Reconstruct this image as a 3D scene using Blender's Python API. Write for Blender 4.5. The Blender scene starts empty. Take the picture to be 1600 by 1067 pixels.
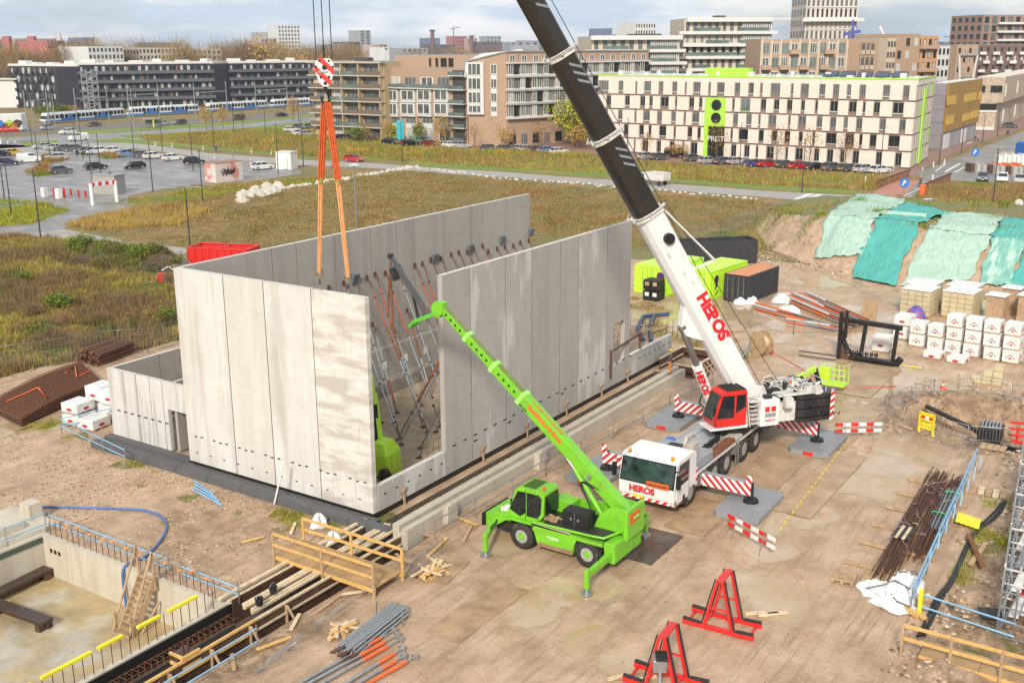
import bpy, math, random
import numpy as np
from mathutils import Vector, Matrix
R=math.radians
rnd=random.Random(7)
S=bpy.context.scene; C=S.collection
# ---------------- camera, sky, sun, exposure ----------------
FPX=1685.; CXp=800.; CYp=533.5; CH=23.
def nth(n):
    o='first second third fourth fifth sixth seventh eighth ninth tenth eleventh twelfth thirteenth fourteenth fifteenth sixteenth seventeenth eighteenth nineteenth'.split(); t='twenty thirty forty fifty sixty seventy eighty ninety'.split()
    if n<=19: return o[n-1]
    if n>=100: return 'one hundred and '+nth(n-100) if n>100 else 'hundredth'
    return (t[n//10-2]+'-'+o[n%10-1]) if n%10 else t[n//10-2][:-1]+'ieth'
def _setup(yh=73.,roll=-.005,xu=1949.):
    p1=np.array([-CXp,(yh-roll*CXp)-CYp,FPX]); p2=np.array([1600-CXp,(yh+roll*CXp)-CYp,FPX])
    up=np.cross(p1,p2); up/=np.linalg.norm(up)
    if up[1]>0: up=-up
    u=np.array([xu-CXp,yh+roll*(xu-CXp)-CYp,FPX]); u/=np.linalg.norm(u); u-=up*u.dot(up); u/=np.linalg.norm(u)
    v=np.cross(up,u)
    if v[0]>0: v=-v
    return np.array([u,v,up])
RM=_setup()
def ray(px,py): return RM@np.array([px-CXp,py-CYp,FPX])
def _raw(px,py,z):
    d=ray(px,py); t=(z-CH)/d[2]; return d*t
_o=_raw(585,813,0.)
CAM=np.array([-_o[0],-_o[1],CH])
def g(px,py,z=0.):                       # surveyed point: picture measurement -> site coordinates on level z
    p=_raw(px,py,z); return (float(p[0]+CAM[0]),float(p[1]+CAM[1]))
def P(px,py,z=0.): return g(px,py,z)+(z,)
def pr(x,y,z):
    c=RM.T@(np.array([x,y,z])-CAM); return (CXp+FPX*c[0]/c[2],CYp+FPX*c[1]/c[2])
def zat(px,py,x,y):
    lo,hi=-10.,300.
    for _ in range(40):
        m=(lo+hi)/2
        if pr(x,y,m)[1]>py: lo=m
        else: hi=m
    return lo
def smooth(p,n=2):
    p=[Vector(q) for q in p]
    for _ in range(n):
        r=[p[0]]
        for a,b in zip(p,p[1:]): r+=[a*.75+b*.25,a*.25+b*.75]
        p=r+[p[-1]]
    return p
def onY(px,py,Y):
    d=ray(px,py); t=(Y-CAM[1])/d[1]; return (float(CAM[0]+d[0]*t),float(CAM[2]+d[2]*t))
def onX(px,py,X):
    d=ray(px,py); t=(X-CAM[0])/d[0]; return (float(CAM[1]+d[1]*t),float(CAM[2]+d[2]*t))
def onL(px,py,a,b):                      # vertical plane through a,b: fraction along, height
    d=ray(px,py); ax,ay=a[0]-CAM[0],a[1]-CAM[1]; ex,ey=b[0]-a[0],b[1]-a[1]
    det=d[0]*(-ey)+ex*d[1]; t=(ax*(-ey)+ex*ay)/det; f=(d[0]*ay-d[1]*ax)/det
    return float(f),float(CAM[2]+d[2]*t)
cam=bpy.data.cameras.new('camera'); co=bpy.data.objects.new('camera',cam); C.objects.link(co)
cam.sensor_width=36; cam.lens=FPX/1600*36; cam.clip_start=.5; cam.clip_end=12000
M=Matrix(((RM[0][0],-RM[0][1],-RM[0][2],CAM[0]),(RM[1][0],-RM[1][1],-RM[1][2],CAM[1]),(RM[2][0],-RM[2][1],-RM[2][2],CAM[2]),(0,0,0,1)))
co.matrix_world=M; S.camera=co
SUN_EL=34.; SUN_DIR=Vector((-.93,-.36,0)).normalized()     # towards the sun, horizontally
w=bpy.data.worlds.new("World"); S.world=w; w.use_nodes=True; nt=w.node_tree; N=nt.nodes; L=nt.links; N.clear()
out=N.new('ShaderNodeOutputWorld'); bg=N.new('ShaderNodeBackground'); bg.inputs['Strength'].default_value=.084
sky=N.new('ShaderNodeTexSky'); sky.sky_type='NISHITA'; sky.sun_disc=False; sky.sun_elevation=R(SUN_EL)
sky.sun_rotation=math.atan2(SUN_DIR.x,SUN_DIR.y); sky.altitude=0; sky.air_density=1; sky.dust_density=2
tc=N.new('ShaderNodeTexCoord'); mp=N.new('ShaderNodeMapping'); mp.inputs['Scale'].default_value=(1.5,1.5,8.)
mp.inputs['Location'].default_value=(.4,1.3,.2)
n1=N.new('ShaderNodeTexNoise'); n1.inputs['Scale'].default_value=1.5; n1.inputs['Detail'].default_value=9; n1.inputs['Roughness'].default_value=.56
n1.inputs['Distortion'].default_value=.35
r1=N.new('ShaderNodeValToRGB'); e=r1.color_ramp.elements; e[0].position=.3; e[0].color=(.4,.4,.4,1); e[1].position=.5; e[1].color=(1,1,1,1)
n2=N.new('ShaderNodeTexNoise'); n2.inputs['Scale'].default_value=2.6; n2.inputs['Detail'].default_value=8; n2.inputs['Roughness'].default_value=.6
r2=N.new('ShaderNodeValToRGB'); e=r2.color_ramp.elements; e[0].position=.44; e[0].color=(4.9,5.7,6.7,1); e[1].position=.57; e[1].color=(7.9,7.9,7.9,1)
mx=N.new('ShaderNodeMixRGB')
L.new(tc.outputs['Generated'],mp.inputs['Vector']); L.new(mp.outputs[0],n1.inputs['Vector']); L.new(mp.outputs[0],n2.inputs['Vector'])
L.new(n1.outputs['Fac'],r1.inputs[0]); L.new(n2.outputs['Fac'],r2.inputs[0])
L.new(r1.outputs[0],mx.inputs[0]); L.new(sky.outputs[0],mx.inputs[1]); L.new(r2.outputs[0],mx.inputs[2])
L.new(mx.outputs[0],bg.inputs[0]); L.new(bg.outputs[0],out.inputs[0])
sl=bpy.data.lights.new('sun','SUN'); sl.energy=2.6; sl.angle=R(8); sl.color=(1,.92,.79)
so=bpy.data.objects.new('sun',sl); C.objects.link(so)
sd=Vector((SUN_DIR.x*math.cos(R(SUN_EL)),SUN_DIR.y*math.cos(R(SUN_EL)),math.sin(R(SUN_EL))))
so.rotation_euler=sd.to_track_quat('Z','Y').to_euler()
S.view_settings.view_transform='Standard'; S.view_settings.look='None'; S.view_settings.gamma=1; S.view_settings.use_curve_mapping=False
S.view_settings.exposure=.66
S.render.engine='CYCLES'; S.cycles.max_bounces=6; S.cycles.use_denoising=True; S.cycles.volume_bounces=0
# ---------------- materials ----------------
MATS={}
def mat(name,col,rough=.7,metal=0.,var=.12,vs=1.5,bump=.0,bs=20.,spec=.5,col2=None,c2s=.6,c2t=(.5,.62),stretch=None,alpha=1.,attr=None,coat=0.,dirt=None):
    """principled material: base colour with noise variation, optional second colour blotches and dirt"""
    if name in MATS: return MATS[name]
    m=bpy.data.materials.new(name); m.use_nodes=True; t=m.node_tree; n=t.nodes; l=t.links
    b=n['Principled BSDF']; b.inputs['Roughness'].default_value=rough; b.inputs['Metallic'].default_value=metal
    b.inputs['Specular IOR Level'].default_value=spec; b.inputs['Coat Weight'].default_value=coat
    geo=n.new('ShaderNodeNewGeometry'); src=geo.outputs['Position']
    if stretch:
        q=n.new('ShaderNodeMapping'); q.inputs['Scale'].default_value=stretch; l.new(src,q.inputs[0]); src=q.outputs[0]
    def noise(sc,det=5,ro=.6):
        k=n.new('ShaderNodeTexNoise'); k.inputs['Scale'].default_value=sc; k.inputs['Detail'].default_value=det; k.inputs['Roughness'].default_value=ro
        l.new(src,k.inputs['Vector']); return k.outputs['Fac']
    if attr:
        a=n.new('ShaderNodeAttribute'); a.attribute_name=attr; cur=a.outputs['Color']
    else:
        c=n.new('ShaderNodeRGB'); c.outputs[0].default_value=(*col,1); cur=c.outputs[0]
    if col2:
        r=n.new('ShaderNodeMapRange'); l.new(noise(c2s,6,.65),r.inputs[0]); r.inputs[1].default_value=c2t[0]; r.inputs[2].default_value=c2t[1]
        x=n.new('ShaderNodeMixRGB'); l.new(r.outputs[0],x.inputs[0]); l.new(cur,x.inputs[1]); x.inputs[2].default_value=(*col2,1); cur=x.outputs[0]
    if dirt:
        r=n.new('ShaderNodeMapRange'); l.new(noise(1.7,8,.75),r.inputs[0]); r.inputs[1].default_value=.52; r.inputs[2].default_value=.75; r.inputs[4].default_value=dirt
        x=n.new('ShaderNodeMixRGB'); l.new(r.outputs[0],x.inputs[0]); l.new(cur,x.inputs[1]); x.inputs[2].default_value=(.17,.13,.09,1); cur=x.outputs[0]
    if var:
        r=n.new('ShaderNodeMapRange'); l.new(noise(vs,7,.65),r.inputs[0]); r.inputs[1].default_value=.3; r.inputs[2].default_value=.7
        r.inputs[3].default_value=1-var; r.inputs[4].default_value=1+var
        x=n.new('ShaderNodeMixRGB'); x.blend_type='MULTIPLY'; x.inputs[0].default_value=1; l.new(cur,x.inputs[1]); l.new(r.outputs[0],x.inputs[2]); cur=x.outputs[0]
    l.new(cur,b.inputs['Base Color'])
    if bump:
        u=n.new('ShaderNodeBump'); u.inputs['Strength'].default_value=bump; u.inputs['Distance'].default_value=.05
        l.new(noise(bs,4),u.inputs['Height']); l.new(u.outputs[0],b.inputs['Normal'])
    if alpha<1: b.inputs['Alpha'].default_value=alpha
    MATS[name]=m; return m
def glassy(name,col,rough=.06): return mat(name,col,rough,0,.35,.23,spec=.6)
m_conc=mat('precast concrete',(.40,.385,.36),.8,var=.10,vs=.9,bump=.12,bs=30)
m_sand=None
m_mud=mat('mud film',(.25,.16,.09),.8,var=.3,vs=4); m_black=mat('black rubber',(.012,.012,.012),.55); m_dark=mat('dark steel',(.03,.03,.032),.5,.3,dirt=.4)
m_white=mat('white paint',(.74,.735,.72),.35,var=.07,vs=2.,coat=.2,dirt=.12); m_whited=mat('white paint dirty',(.62,.60,.57),.5,var=.2,vs=3,dirt=.8)
m_red=mat('red paint',(.62,.025,.02),.4,var=.08); m_orange=mat('orange paint',(.68,.13,.03),.5,var=.15,dirt=.3)
m_grey=mat('grey crane paint',(.29,.31,.34),.45,var=.1,dirt=.5); m_steel=mat('galvanised steel',(.40,.42,.43),.38,.75,var=.2,vs=6)
m_rust=mat('rusty steel',(.20,.08,.035),.85,.1,var=.45,vs=5,bump=.3); m_rustd=mat('dark rust steel',(.115,.052,.032),.7,.1,var=.4,vs=4)
m_lime=mat('lime green paint',(.17,.50,.02),.38,var=.12,vs=2.5,coat=.2,dirt=.55); m_limey=mat('yellow green paint',(.50,.80,.04),.4,var=.05)
m_woody=mat('yellow timber',(.62,.37,.12),.75,var=.2,vs=3,stretch=(1,1,1)); m_wood=mat('raw timber',(.42,.28,.16),.8,var=.3,vs=3)
m_woodl=mat('pale timber',(.60,.47,.31),.8,var=.25,vs=2.5); m_woodd=mat('brown formwork',(.085,.045,.03),.5,var=.4,vs=2)
m_glass=mat('window glass',(.018,.022,.024),.05,0,.6,2.2,spec=.5); m_glassl=glassy('curtained glass',(.20,.22,.22),.15)
m_blue=mat('blue steel rail',(.22,.42,.60),.5,var=.2,dirt=.3); m_oprop=mat('faded orange prop paint',(.36,.075,.03),.6,var=.25,vs=4,dirt=.6); m_yell=mat('yellow plastic',(.80,.66,.02),.45); m_bluep=mat('blue plastic',(.03,.16,.50),.5)
m_tyre=mat('tyre rubber',(.03,.027,.024),.85,var=.4,vs=5,dirt=1.); m_rim=mat('silver rim',(.42,.42,.42),.4,.3,var=.2,vs=5,dirt=.5)
m_brick=mat('brick wall',(.40,.27,.185),.85,var=.14,vs=2.2,bump=.1); m_brickp=mat('pale brick',(.52,.42,.31),.85,var=.12,vs=2)
m_lamp=mat('lamp glass',(.7,.7,.68),.3)
# ---------------- mesh helpers ----------------
class MB:
    def __init__(s): s.v=[]; s.f=[]; s.m=[]; s.sm=[]; s.mi=0
    def add(s,vs,fs,smooth=False):
        o=len(s.v); s.v+= [tuple(map(float,a)) for a in vs]
        for f in fs: s.f.append(tuple(i+o for i in f)); s.m.append(s.mi); s.sm.append(smooth)
        return s
    def box(s,x0,y0,z0,x1,y1,z1):
        return s.hexa([(x0,y0,z0),(x1,y0,z0),(x1,y1,z0),(x0,y1,z0)],[(x0,y0,z1),(x1,y0,z1),(x1,y1,z1),(x0,y1,z1)])
    def hexa(s,b,t):
        return s.add(list(b)+list(t),[(3,2,1,0),(4,5,6,7),(0,1,5,4),(1,2,6,5),(2,3,7,6),(3,0,4,7)])
    def obox(s,c,d,rz=0.):
        ca,sa=math.cos(rz),math.sin(rz); h=[x/2 for x in d]
        q=[(c[0]+ca*x*h[0]-sa*y*h[1],c[1]+sa*x*h[0]+ca*y*h[1]) for x,y in ((-1,-1),(1,-1),(1,1),(-1,1))]
        return s.hexa([(a,b,c[2]-h[2]) for a,b in q],[(a,b,c[2]+h[2]) for a,b in q])
    def beam(s,p,q,wd,ht,up=(0,0,1),w2=None,h2=None):
        p=Vector(p);q=Vector(q); d=(q-p).normalized(); u=Vector(up)
        sd_=d.cross(u)
        if sd_.length<1e-4: sd_=d.cross(Vector((1,0,0)))
        sd_.normalize(); u=sd_.cross(d); w2=w2 or wd; h2=h2 or ht
        A=[p+sd_*a*wd/2+u*b*ht/2 for a,b in ((-1,-1),(1,-1),(1,1),(-1,1))]; B=[q+sd_*a*w2/2+u*b*h2/2 for a,b in ((-1,-1),(1,-1),(1,1),(-1,1))]
        return s.hexa(A,B)
    def tube(s,p,q,r,n=8,r2=None,caps=True):
        p=Vector(p);q=Vector(q); d=(q-p).normalized(); a=d.orthogonal().normalized(); b=d.cross(a); r2=r if r2 is None else r2
        vs=[];fs=[]
        for i in range(n):
            t=2*math.pi*i/n; k=a*math.cos(t)+b*math.sin(t); vs+= [p+k*r,q+k*r2]
        for i in range(n): j=(i+1)%n; fs.append((2*i,2*j,2*j+1,2*i+1))
        s.add(vs,fs,n>5)
        if caps: s.add([vs[2*i] for i in range(n)],[tuple(range(n-1,-1,-1))]); s.add([vs[2*i+1] for i in range(n)],[tuple(range(n))])
        return s
    def path(s,pts,r,n=6):
        pts=[Vector(p) for p in pts]; rings=[]
        for i,p in enumerate(pts):
            d=(pts[min(i+1,len(pts)-1)]-pts[max(i-1,0)]).normalized()
            a=d.cross(Vector((0,0,1)))
            if a.length<.05: a=d.cross(Vector((1,0,0)))
            a.normalize(); b=d.cross(a); rings.append([p+(a*math.cos(2*math.pi*k/n)+b*math.sin(2*math.pi*k/n))*r for k in range(n)])
        return s.loft(rings,smooth=True)
    def loft(s,rings,smooth=False,caps=True,close=True):
        n=len(rings[0]); vs=[p for r in rings for p in r]; fs=[]
        for i in range(len(rings)-1):
            for k in range(n if close else n-1):
                j=(k+1)%n; fs.append((i*n+k,i*n+j,(i+1)*n+j,(i+1)*n+k))
        s.add(vs,fs,smooth)
        if caps: s.add(rings[0],[tuple(range(n-1,-1,-1))]); s.add(rings[-1],[tuple(range(n))])
        return s
    def prism(s,poly,z0,z1):
        return s.loft([[(x,y,z0) for x,y in poly],[(x,y,z1) for x,y in poly]])
    def ext(s,poly,o,ax,ay,n,th):            # planar outline (2D) extruded: origin o, axes ax, ay, thickness along n
        o=Vector(o);ax=Vector(ax);ay=Vector(ay);n=Vector(n)
        A=[o+ax*x+ay*y for x,y in poly]; return s.loft([[p for p in A],[p+n*th for p in A]])
    def build(s,name,mats,parent=None,w=True,bevel=0.,kind=None,smooth=None):
        me=bpy.data.meshes.new(name); V=s.v
        if parent is not None and w:
            r=parent
            while r.parent: r=r.parent
            inv=(Matrix.Translation(r.location)@Matrix.Rotation(r.rotation_euler.z,4,'Z')).inverted()
            V=[tuple(inv@Vector(a)) for a in V]
        me.from_pydata(V,[],s.f)
        if not isinstance(mats,(list,tuple)): mats=[mats]
        for m in mats: me.materials.append(m)
        if len(mats)>1: me.polygons.foreach_set('material_index',s.m)
        if any(s.sm): me.polygons.foreach_set('use_smooth',s.sm)
        me.update(); o=bpy.data.objects.new(name,me); C.objects.link(o)
        if parent: o.parent=parent
        if bevel:
            b=o.modifiers.new('bevel','BEVEL'); b.width=bevel; b.segments=2; b.limit_method='ANGLE'; b.angle_limit=R(40)
        if kind: o['kind']=kind
        return o
def tag(o,label,cat,group=None):
    o['label']=label; o['category']=cat
    if group: o['group']=group
    return o
def thing(name,label,cat,loc=(0,0,0),rz=0.,group=None):
    o=bpy.data.objects.new(name,None); C.objects.link(o); o.empty_display_size=.2
    o.location=(loc[0],loc[1],loc[2] if len(loc)>2 else 0); o.rotation_euler=(0,0,rz); return tag(o,label,cat,group)
def piece(o,parent,loc=(0,0,0),rz=0.,sc=(1,1,1),name=None,rx=0.,ry=0.):   # another object on the same mesh data
    c=bpy.data.objects.new(name or o.name.split('.')[0],o.data if hasattr(o,'data') else o); C.objects.link(c)
    c.parent=parent; c.location=loc; c.rotation_euler=(rx,ry,rz); c.scale=sc; return c
KIDS={}
def kids(o):
    return [c for c in C.objects if c.parent==o]
def dup(root,loc,rz=None,label=None,mats=None,ch=None):
    r=root.copy(); C.objects.link(r); r.location=(loc[0],loc[1],loc[2] if len(loc)>2 else 0)
    if rz is not None: r.rotation_euler=(0,0,rz)
    if label: r['label']=label
    def rec(src,dst):
        for c in list(src.children):
            d=c.copy(); C.objects.link(d); d.parent=dst
            if mats and d.type=='MESH' and d.data.materials and d.data.materials[0].name in mats:
                key=(d.data.name,mats[d.data.materials[0].name].name)
                if key not in KIDS:
                    k=d.data.copy(); k.materials[0]=mats[d.data.materials[0].name]; KIDS[key]=k
                d.data=KIDS[key]
            rec(c,d)
    rec(root,r); return r
def text(body,name,parent,origin,right,up,size,mt,depth=.01,align='LEFT',sx=1.,bold=0.):
    cu=bpy.data.curves.new(name,'FONT'); cu.body=body; cu.size=size; cu.extrude=depth; cu.align_x=align; cu.offset=size*.02+bold
    cu.materials.append(mt); o=bpy.data.objects.new(name,cu); me=bpy.data.meshes.new_from_object(o); bpy.data.objects.remove(o); o=bpy.data.objects.new(name,me); C.objects.link(o)
    a=Vector(right).normalized(); b=Vector(up); b=(b-a*b.dot(a)).normalized(); n_=a.cross(b)
    mw=Matrix(((a.x*sx,b.x,n_.x,origin[0]),(a.y*sx,b.y,n_.y,origin[1]),(a.z*sx,b.z,n_.z,origin[2]),(0,0,0,1)))
    if parent:
        r=parent
        while r.parent: r=r.parent
        o.parent=parent; o.matrix_local=(Matrix.Translation(r.location)@Matrix.Rotation(r.rotation_euler.z,4,'Z')).inverted()@mw
    else: o.matrix_world=mw
    return o
def fbm(x,y,s=1.,seed=0):
    x=np.asarray(x,float)*s; y=np.asarray(y,float)*s; r=np.zeros_like(x); a=1.
    for k in range(5):
        f=2.03**k; t=seed*1.7+k*2.1
        r=r+a*np.sin(x*f*1.1+1.7*np.sin(y*f*.9+t)+t)*np.cos(y*f*1.2+1.3*np.sin(x*f*.8-t)+2*t); a*=.55
    return r/1.6
def inpoly(x,y,poly):
    x=np.asarray(x);y=np.asarray(y); c=np.zeros(x.shape,bool); n=len(poly); j=n-1
    for i in range(n):
        xi,yi=poly[i]; xj,yj=poly[j]
        k=((yi>y)!=(yj>y))&(x<(xj-xi)*(y-yi)/((yj-yi) or 1e-9)+xi); c^=k; j=i
    return c
def npmesh(name,V,F,mats,col=None,attr='Col',parent=None,fa=None):
    me=bpy.data.meshes.new(name); me.vertices.add(len(V)); me.vertices.foreach_set('co',V.astype(np.float32).ravel())
    k=F.shape[1]; me.loops.add(F.size); me.loops.foreach_set('vertex_index',F.astype(np.int32).ravel())
    me.polygons.add(len(F)); me.polygons.foreach_set('loop_start',np.arange(0,F.size,k,dtype=np.int32)); me.update(calc_edges=True)
    if col is not None:
        a=me.color_attributes.new(attr,'FLOAT_COLOR','POINT'); a.data.foreach_set('color',np.c_[col,np.ones(len(col))].astype(np.float32).ravel())
    for m in (mats if isinstance(mats,list) else [mats]): me.materials.append(m)
    o=bpy.data.objects.new(name,me); C.objects.link(o)
    if parent: o.parent=parent
    return o
def sheet(name,pix,z,m,kind='structure',world=False):
    pts=pix if world else [g(*p) for p in pix]
    b=MB(); b.add([(x,y,z) for x,y in pts],[tuple(range(len(pts)))]); o=b.build(name,m)
    if o.data.polygons[0].normal.z<0: o.data.flip_normals()
    if kind: o['kind']=kind
    return o
# ---------------- ground ----------------
PIT=(-10.,12.5)      # pit: x<-10, 0<y<12.5
def ground_h(x,y):
    h=.035*fbm(x,y,.9,1)+.02*fbm(x,y,3.1,2)
    field=np.clip((y-36.5)/4,0,1); h=h+field*.22*fbm(x,y,.33,4)
    ex=inpoly(x,y,[(27.5,-19.2),(35.5,-19.5),(41,-26),(41,-45),(30,-45),(28.6,-27)])
    cx=1-np.hypot((x-32.3)/5.,(y+23)/6.)+.08*fbm(x,y,.9,14); cx=np.clip(cx,0,1)
    h=h-1.7*np.clip(cx*4.5,0,1)+np.clip(cx*6,0,1)*.3*fbm(x,y,1.1,6)
    rough=np.clip((-25.6-y)/1.5,0,1)*np.clip((26-x)/3,0,1); h=h+rough*(.32*fbm(x,y,.8,9)+.1)
    r2=np.clip((y-15)/4,0,1)*np.clip((1-x)/4,0,1)*np.clip((36-y)/4,0,1); h=h+r2*.05*fbm(x,y,1.6,3)
    flat=(x>-3)&(x<54)&(y>-3.5)&(y<24); h=np.where(flat,np.minimum(h,0)*.4,h)
    rb=(x>-9)&(x<-1)&(y>-7)&(y<2.5); h=np.where(rb,h*.4,h)
    return h
st=.5
xs=np.arange(-45,76+.01,st); ys=np.arange(-50,46+.01,st)
X,Y=np.meshgrid(xs,ys,indexing='ij'); edge=np.minimum(np.minimum(X+45,76-X),np.minimum(Y+50,46-Y)); Z=ground_h(X,Y)*np.clip(edge/3,0,1)
nx,ny=len(xs),len(ys); idx=np.arange(nx*ny).reshape(nx,ny)
F=np.stack([idx[:-1,:-1],idx[1:,:-1],idx[1:,1:],idx[:-1,1:]],-1).reshape(-1,4)
fx=(X[:-1,:-1]+st/2).ravel(); fy=(Y[:-1,:-1]+st/2).ravel()
hole=((fx<-10)&(fy>0)&(fy<12.5))|((fx<31)&(fx>0)&(fy>-2)&(fy<-.5))|((fx<0)&(fy>-3.5)&(fy<0)&(fx>-45))
F=F[~hole]
GR=[g(*p) for p in [(0,590),(60,575),(150,557),(228,545),(290,528)]]+[(60,32),(90,60),(90,160),(-40,160),(-40,60)]
gr=inpoly(X,Y,GR).astype(float)
gr=np.maximum(gr,np.clip(fbm(X,Y,.55,12)*1.6-.5,0,.7)*((X<21)&(Y<-26.5)))
gr=np.maximum(gr,np.clip(fbm(X,Y,.8,15)*1.8-.35,0,.8)*((X>-4)&(X<1.5)&(Y>-1)&(Y<28)))
gr=np.maximum(gr,np.clip((X-66)/4+fbm(X,Y,.4,5)*.5,0,1)*(Y>13)); gr=np.maximum(gr,np.clip((Y-24)/3,0,1)*(X>20))
# wetness / puddles
def blob(px,py,r,ax=1.,z=0):
    c=g(px,py); return np.clip(1.35-np.hypot((X-c[0])/(r*1.25),(Y-c[1])/(r*1.25*ax)),0,1)
wet=np.zeros_like(X)
for a in [(870,930,2.0,.55),(830,965,1.4,.8),(785,845,1.3,.9),(1420,600,6.5,1.2),(1290,440,4.,.8),(1250,810,3.4,.5),(1180,860,1.6,1.),(1290,500,8,1.2),(1050,500,5,1.),(1350,735,4.5,.7),(1280,745,2.,.6),(1210,930,2.2,.9),(905,1000,1.4,.7),(970,1040,1.,.8),(60,660,3,.8),(930,920,1.3,.8),(1500,470,5,1.)]: wet=np.maximum(wet,blob(*a))
wet=np.clip(wet*1.2+.55*fbm(X,Y,.7,21)-.12,0,1)
ec=np.hypot((X-32.3)/5.2,(Y+23)/6.2)
mud=np.clip(1.5-np.abs(ec-.85)*2.2,0,1)+np.clip((-25.6-Y)/1.2,0,1)*(X<26)*.9+np.clip(1-np.hypot((X+4.5)/6,(Y-5.5)/7),0,1)*.75+np.clip(1.3-np.abs(Y+4.4)/1.3,0,1)*(X<33)*.35+np.clip(.8*fbm(X,Y,.35,41)-.15,0,.35)+((X<0)&(Y<-3.4)&(Y>-5.4))*.4
mud=np.clip(mud,0,1); wet=np.where((ec<1.15)&(X>26),wet*.2,wet)
def tube3(a): return a.ravel()
col=np.stack([tube3(gr),tube3(wet),tube3(mud)],-1)
def ground_mat():
    m=bpy.data.materials.new('muddy sand ground'); m.use_nodes=True; t=m.node_tree; n=t.nodes; l=t.links; b=n['Principled BSDF']
    a=n.new('ShaderNodeAttribute'); a.attribute_name='Col'; s=n.new('ShaderNodeSeparateColor'); l.new(a.outputs['Color'],s.inputs[0])
    geo=n.new('ShaderNodeNewGeometry')
    def noise(sc,det=6,ro=.6,stretch=None,rot=0):
        k=n.new('ShaderNodeTexNoise'); k.inputs['Scale'].default_value=sc; k.inputs['Detail'].default_value=det; k.inputs['Roughness'].default_value=ro
        if stretch:
            q=n.new('ShaderNodeMapping'); q.inputs['Scale'].default_value=stretch; q.inputs['Rotation'].default_value=(0,0,rot); l.new(geo.outputs['Position'],q.inputs[0]); l.new(q.outputs[0],k.inputs['Vector'])
        else: l.new(geo.outputs['Position'],k.inputs['Vector'])
        return k.outputs['Fac']
    def ramp(src,p0,c0,p1,c1):
        r=n.new('ShaderNodeValToRGB'); e=r.color_ramp.elements; e[0].position=p0; e[0].color=(*c0,1); e[1].position=p1; e[1].color=(*c1,1); l.new(src,r.inputs[0]); return r.outputs[0]
    def mix(f,a_,b_,bt='MIX'):
        x=n.new('ShaderNodeMixRGB'); x.blend_type=bt
        for i,v in enumerate((f,a_,b_)):
            if isinstance(v,float): x.inputs[i].default_value=v
            elif isinstance(v,tuple): x.inputs[i].default_value=(*v,1)
            else: l.new(v,x.inputs[i])
        return x.outputs[0]
    def mth(op,a_,b_,c_=None):
        x=n.new('ShaderNodeMath'); x.operation=op; x.use_clamp=True
        for i,v in enumerate((a_,b_)):
            if isinstance(v,float): x.inputs[i].default_value=v
            else: l.new(v,x.inputs[i])
        return x.outputs[0]
    sand=ramp(noise(.5,8,.68),.32,(.41,.262,.155),.62,(.65,.455,.305))
    sand=mix(mth('MULTIPLY',ramp(noise(2.2,7,.75),.56,(0,0,0),.75,(1,1,1)),.3),sand,(.25,.165,.10))
    sand=mix(mth('MULTIPLY',ramp(noise(7.,5,.8),.58,(0,0,0),.7,(1,1,1)),.55),sand,(.5,.42,.32))
    tr=ramp(noise(2.4,5,.6,(.10,1.3,1),R(-12)),.5,(0,0,0),.62,(1,1,1)); sand=mix(mth('MULTIPLY',tr,.4),sand,(.30,.20,.125))
    fine=ramp(noise(14,4,.8),.3,(.84,.84,.84),.7,(1.12,1.12,1.12)); sand=mix(1.,sand,fine,'MULTIPLY')
    sand=mix(mth('MULTIPLY',mth('MULTIPLY',s.outputs[2],ramp(noise(1.1,8,.75),.38,(0,0,0),.58,(1,1,1))),.85),sand,(.17,.10,.05))
    t2=ramp(noise(3.2,4,.7,(.07,1.6,1),R(24)),.53,(0,0,0),.6,(1,1,1)); sand=mix(mth('MULTIPLY',mth('MULTIPLY',t2,ramp(noise(.16,3),.5,(0,0,0),.62,(1,1,1))),.5),sand,(.24,.15,.08))
    wm=mth('MULTIPLY',ramp(mth('ADD',s.outputs[1],mth('MULTIPLY',noise(1.1,7,.7),.6)),.58,(0,0,0),.95,(1,1,1)),1.)
    sand=mix(mth('MULTIPLY',wm,.8),sand,mix(ramp(noise(.3,4),.42,(0,0,0),.6,(1,1,1)),(.38,.265,.14),(.48,.36,.25)))
    grass=ramp(noise(.35,9,.7),.34,(.22,.16,.04),.62,(.15,.19,.03)); grass=mix(ramp(noise(1.9,6,.7),.5,(0,0,0),.75,(1,1,1)),grass,(.34,.21,.07)); grass=mix(1.,grass,ramp(noise(9,5,.8),.3,(.5,.5,.5),.7,(1.3,1.3,1.3)),'MULTIPLY')
    gm=ramp(mth('ADD',s.outputs[0],mth('MULTIPLY',mth('SUBTRACT',noise(1.3,6,.7),.5),.9)),.42,(0,0,0),.6,(1,1,1))
    l.new(mix(gm,sand,grass),b.inputs['Base Color'])
    rg=n.new('ShaderNodeMapRange'); l.new(wm,rg.inputs[0]); rg.inputs[3].default_value=.50; rg.inputs[4].default_value=.05
    l.new(rg.outputs[0],b.inputs['Roughness']); b.inputs['Specular IOR Level'].default_value=.5
    u=n.new('ShaderNodeBump'); hs=mth('MULTIPLY',mth('ADD',mth('MULTIPLY',noise(3.5,6,.7),.6),mth('MULTIPLY',noise(14,3,.8),.35)),mth('SUBTRACT',1.,wm))
    l.new(hs,u.inputs['Height']); u.inputs['Strength'].default_value=1; u.inputs['Distance'].default_value=.13; l.new(u.outputs[0],b.inputs['Normal'])
    return m
m_ground=ground_mat()
o=npmesh('site_ground',np.stack([X.ravel(),Y.ravel(),Z.ravel()],-1),F,m_ground,col); o['kind']='structure'; o.data.polygons.foreach_set('use_smooth',[True]*len(F))
m_grassg=mat('field ground',(.15,.14,.04),.9,var=.35,vs=.8,bump=.5,bs=3,col2=(.27,.16,.06),c2s=.12,c2t=(.42,.6))
far=MB(); B_=7000.
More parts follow.
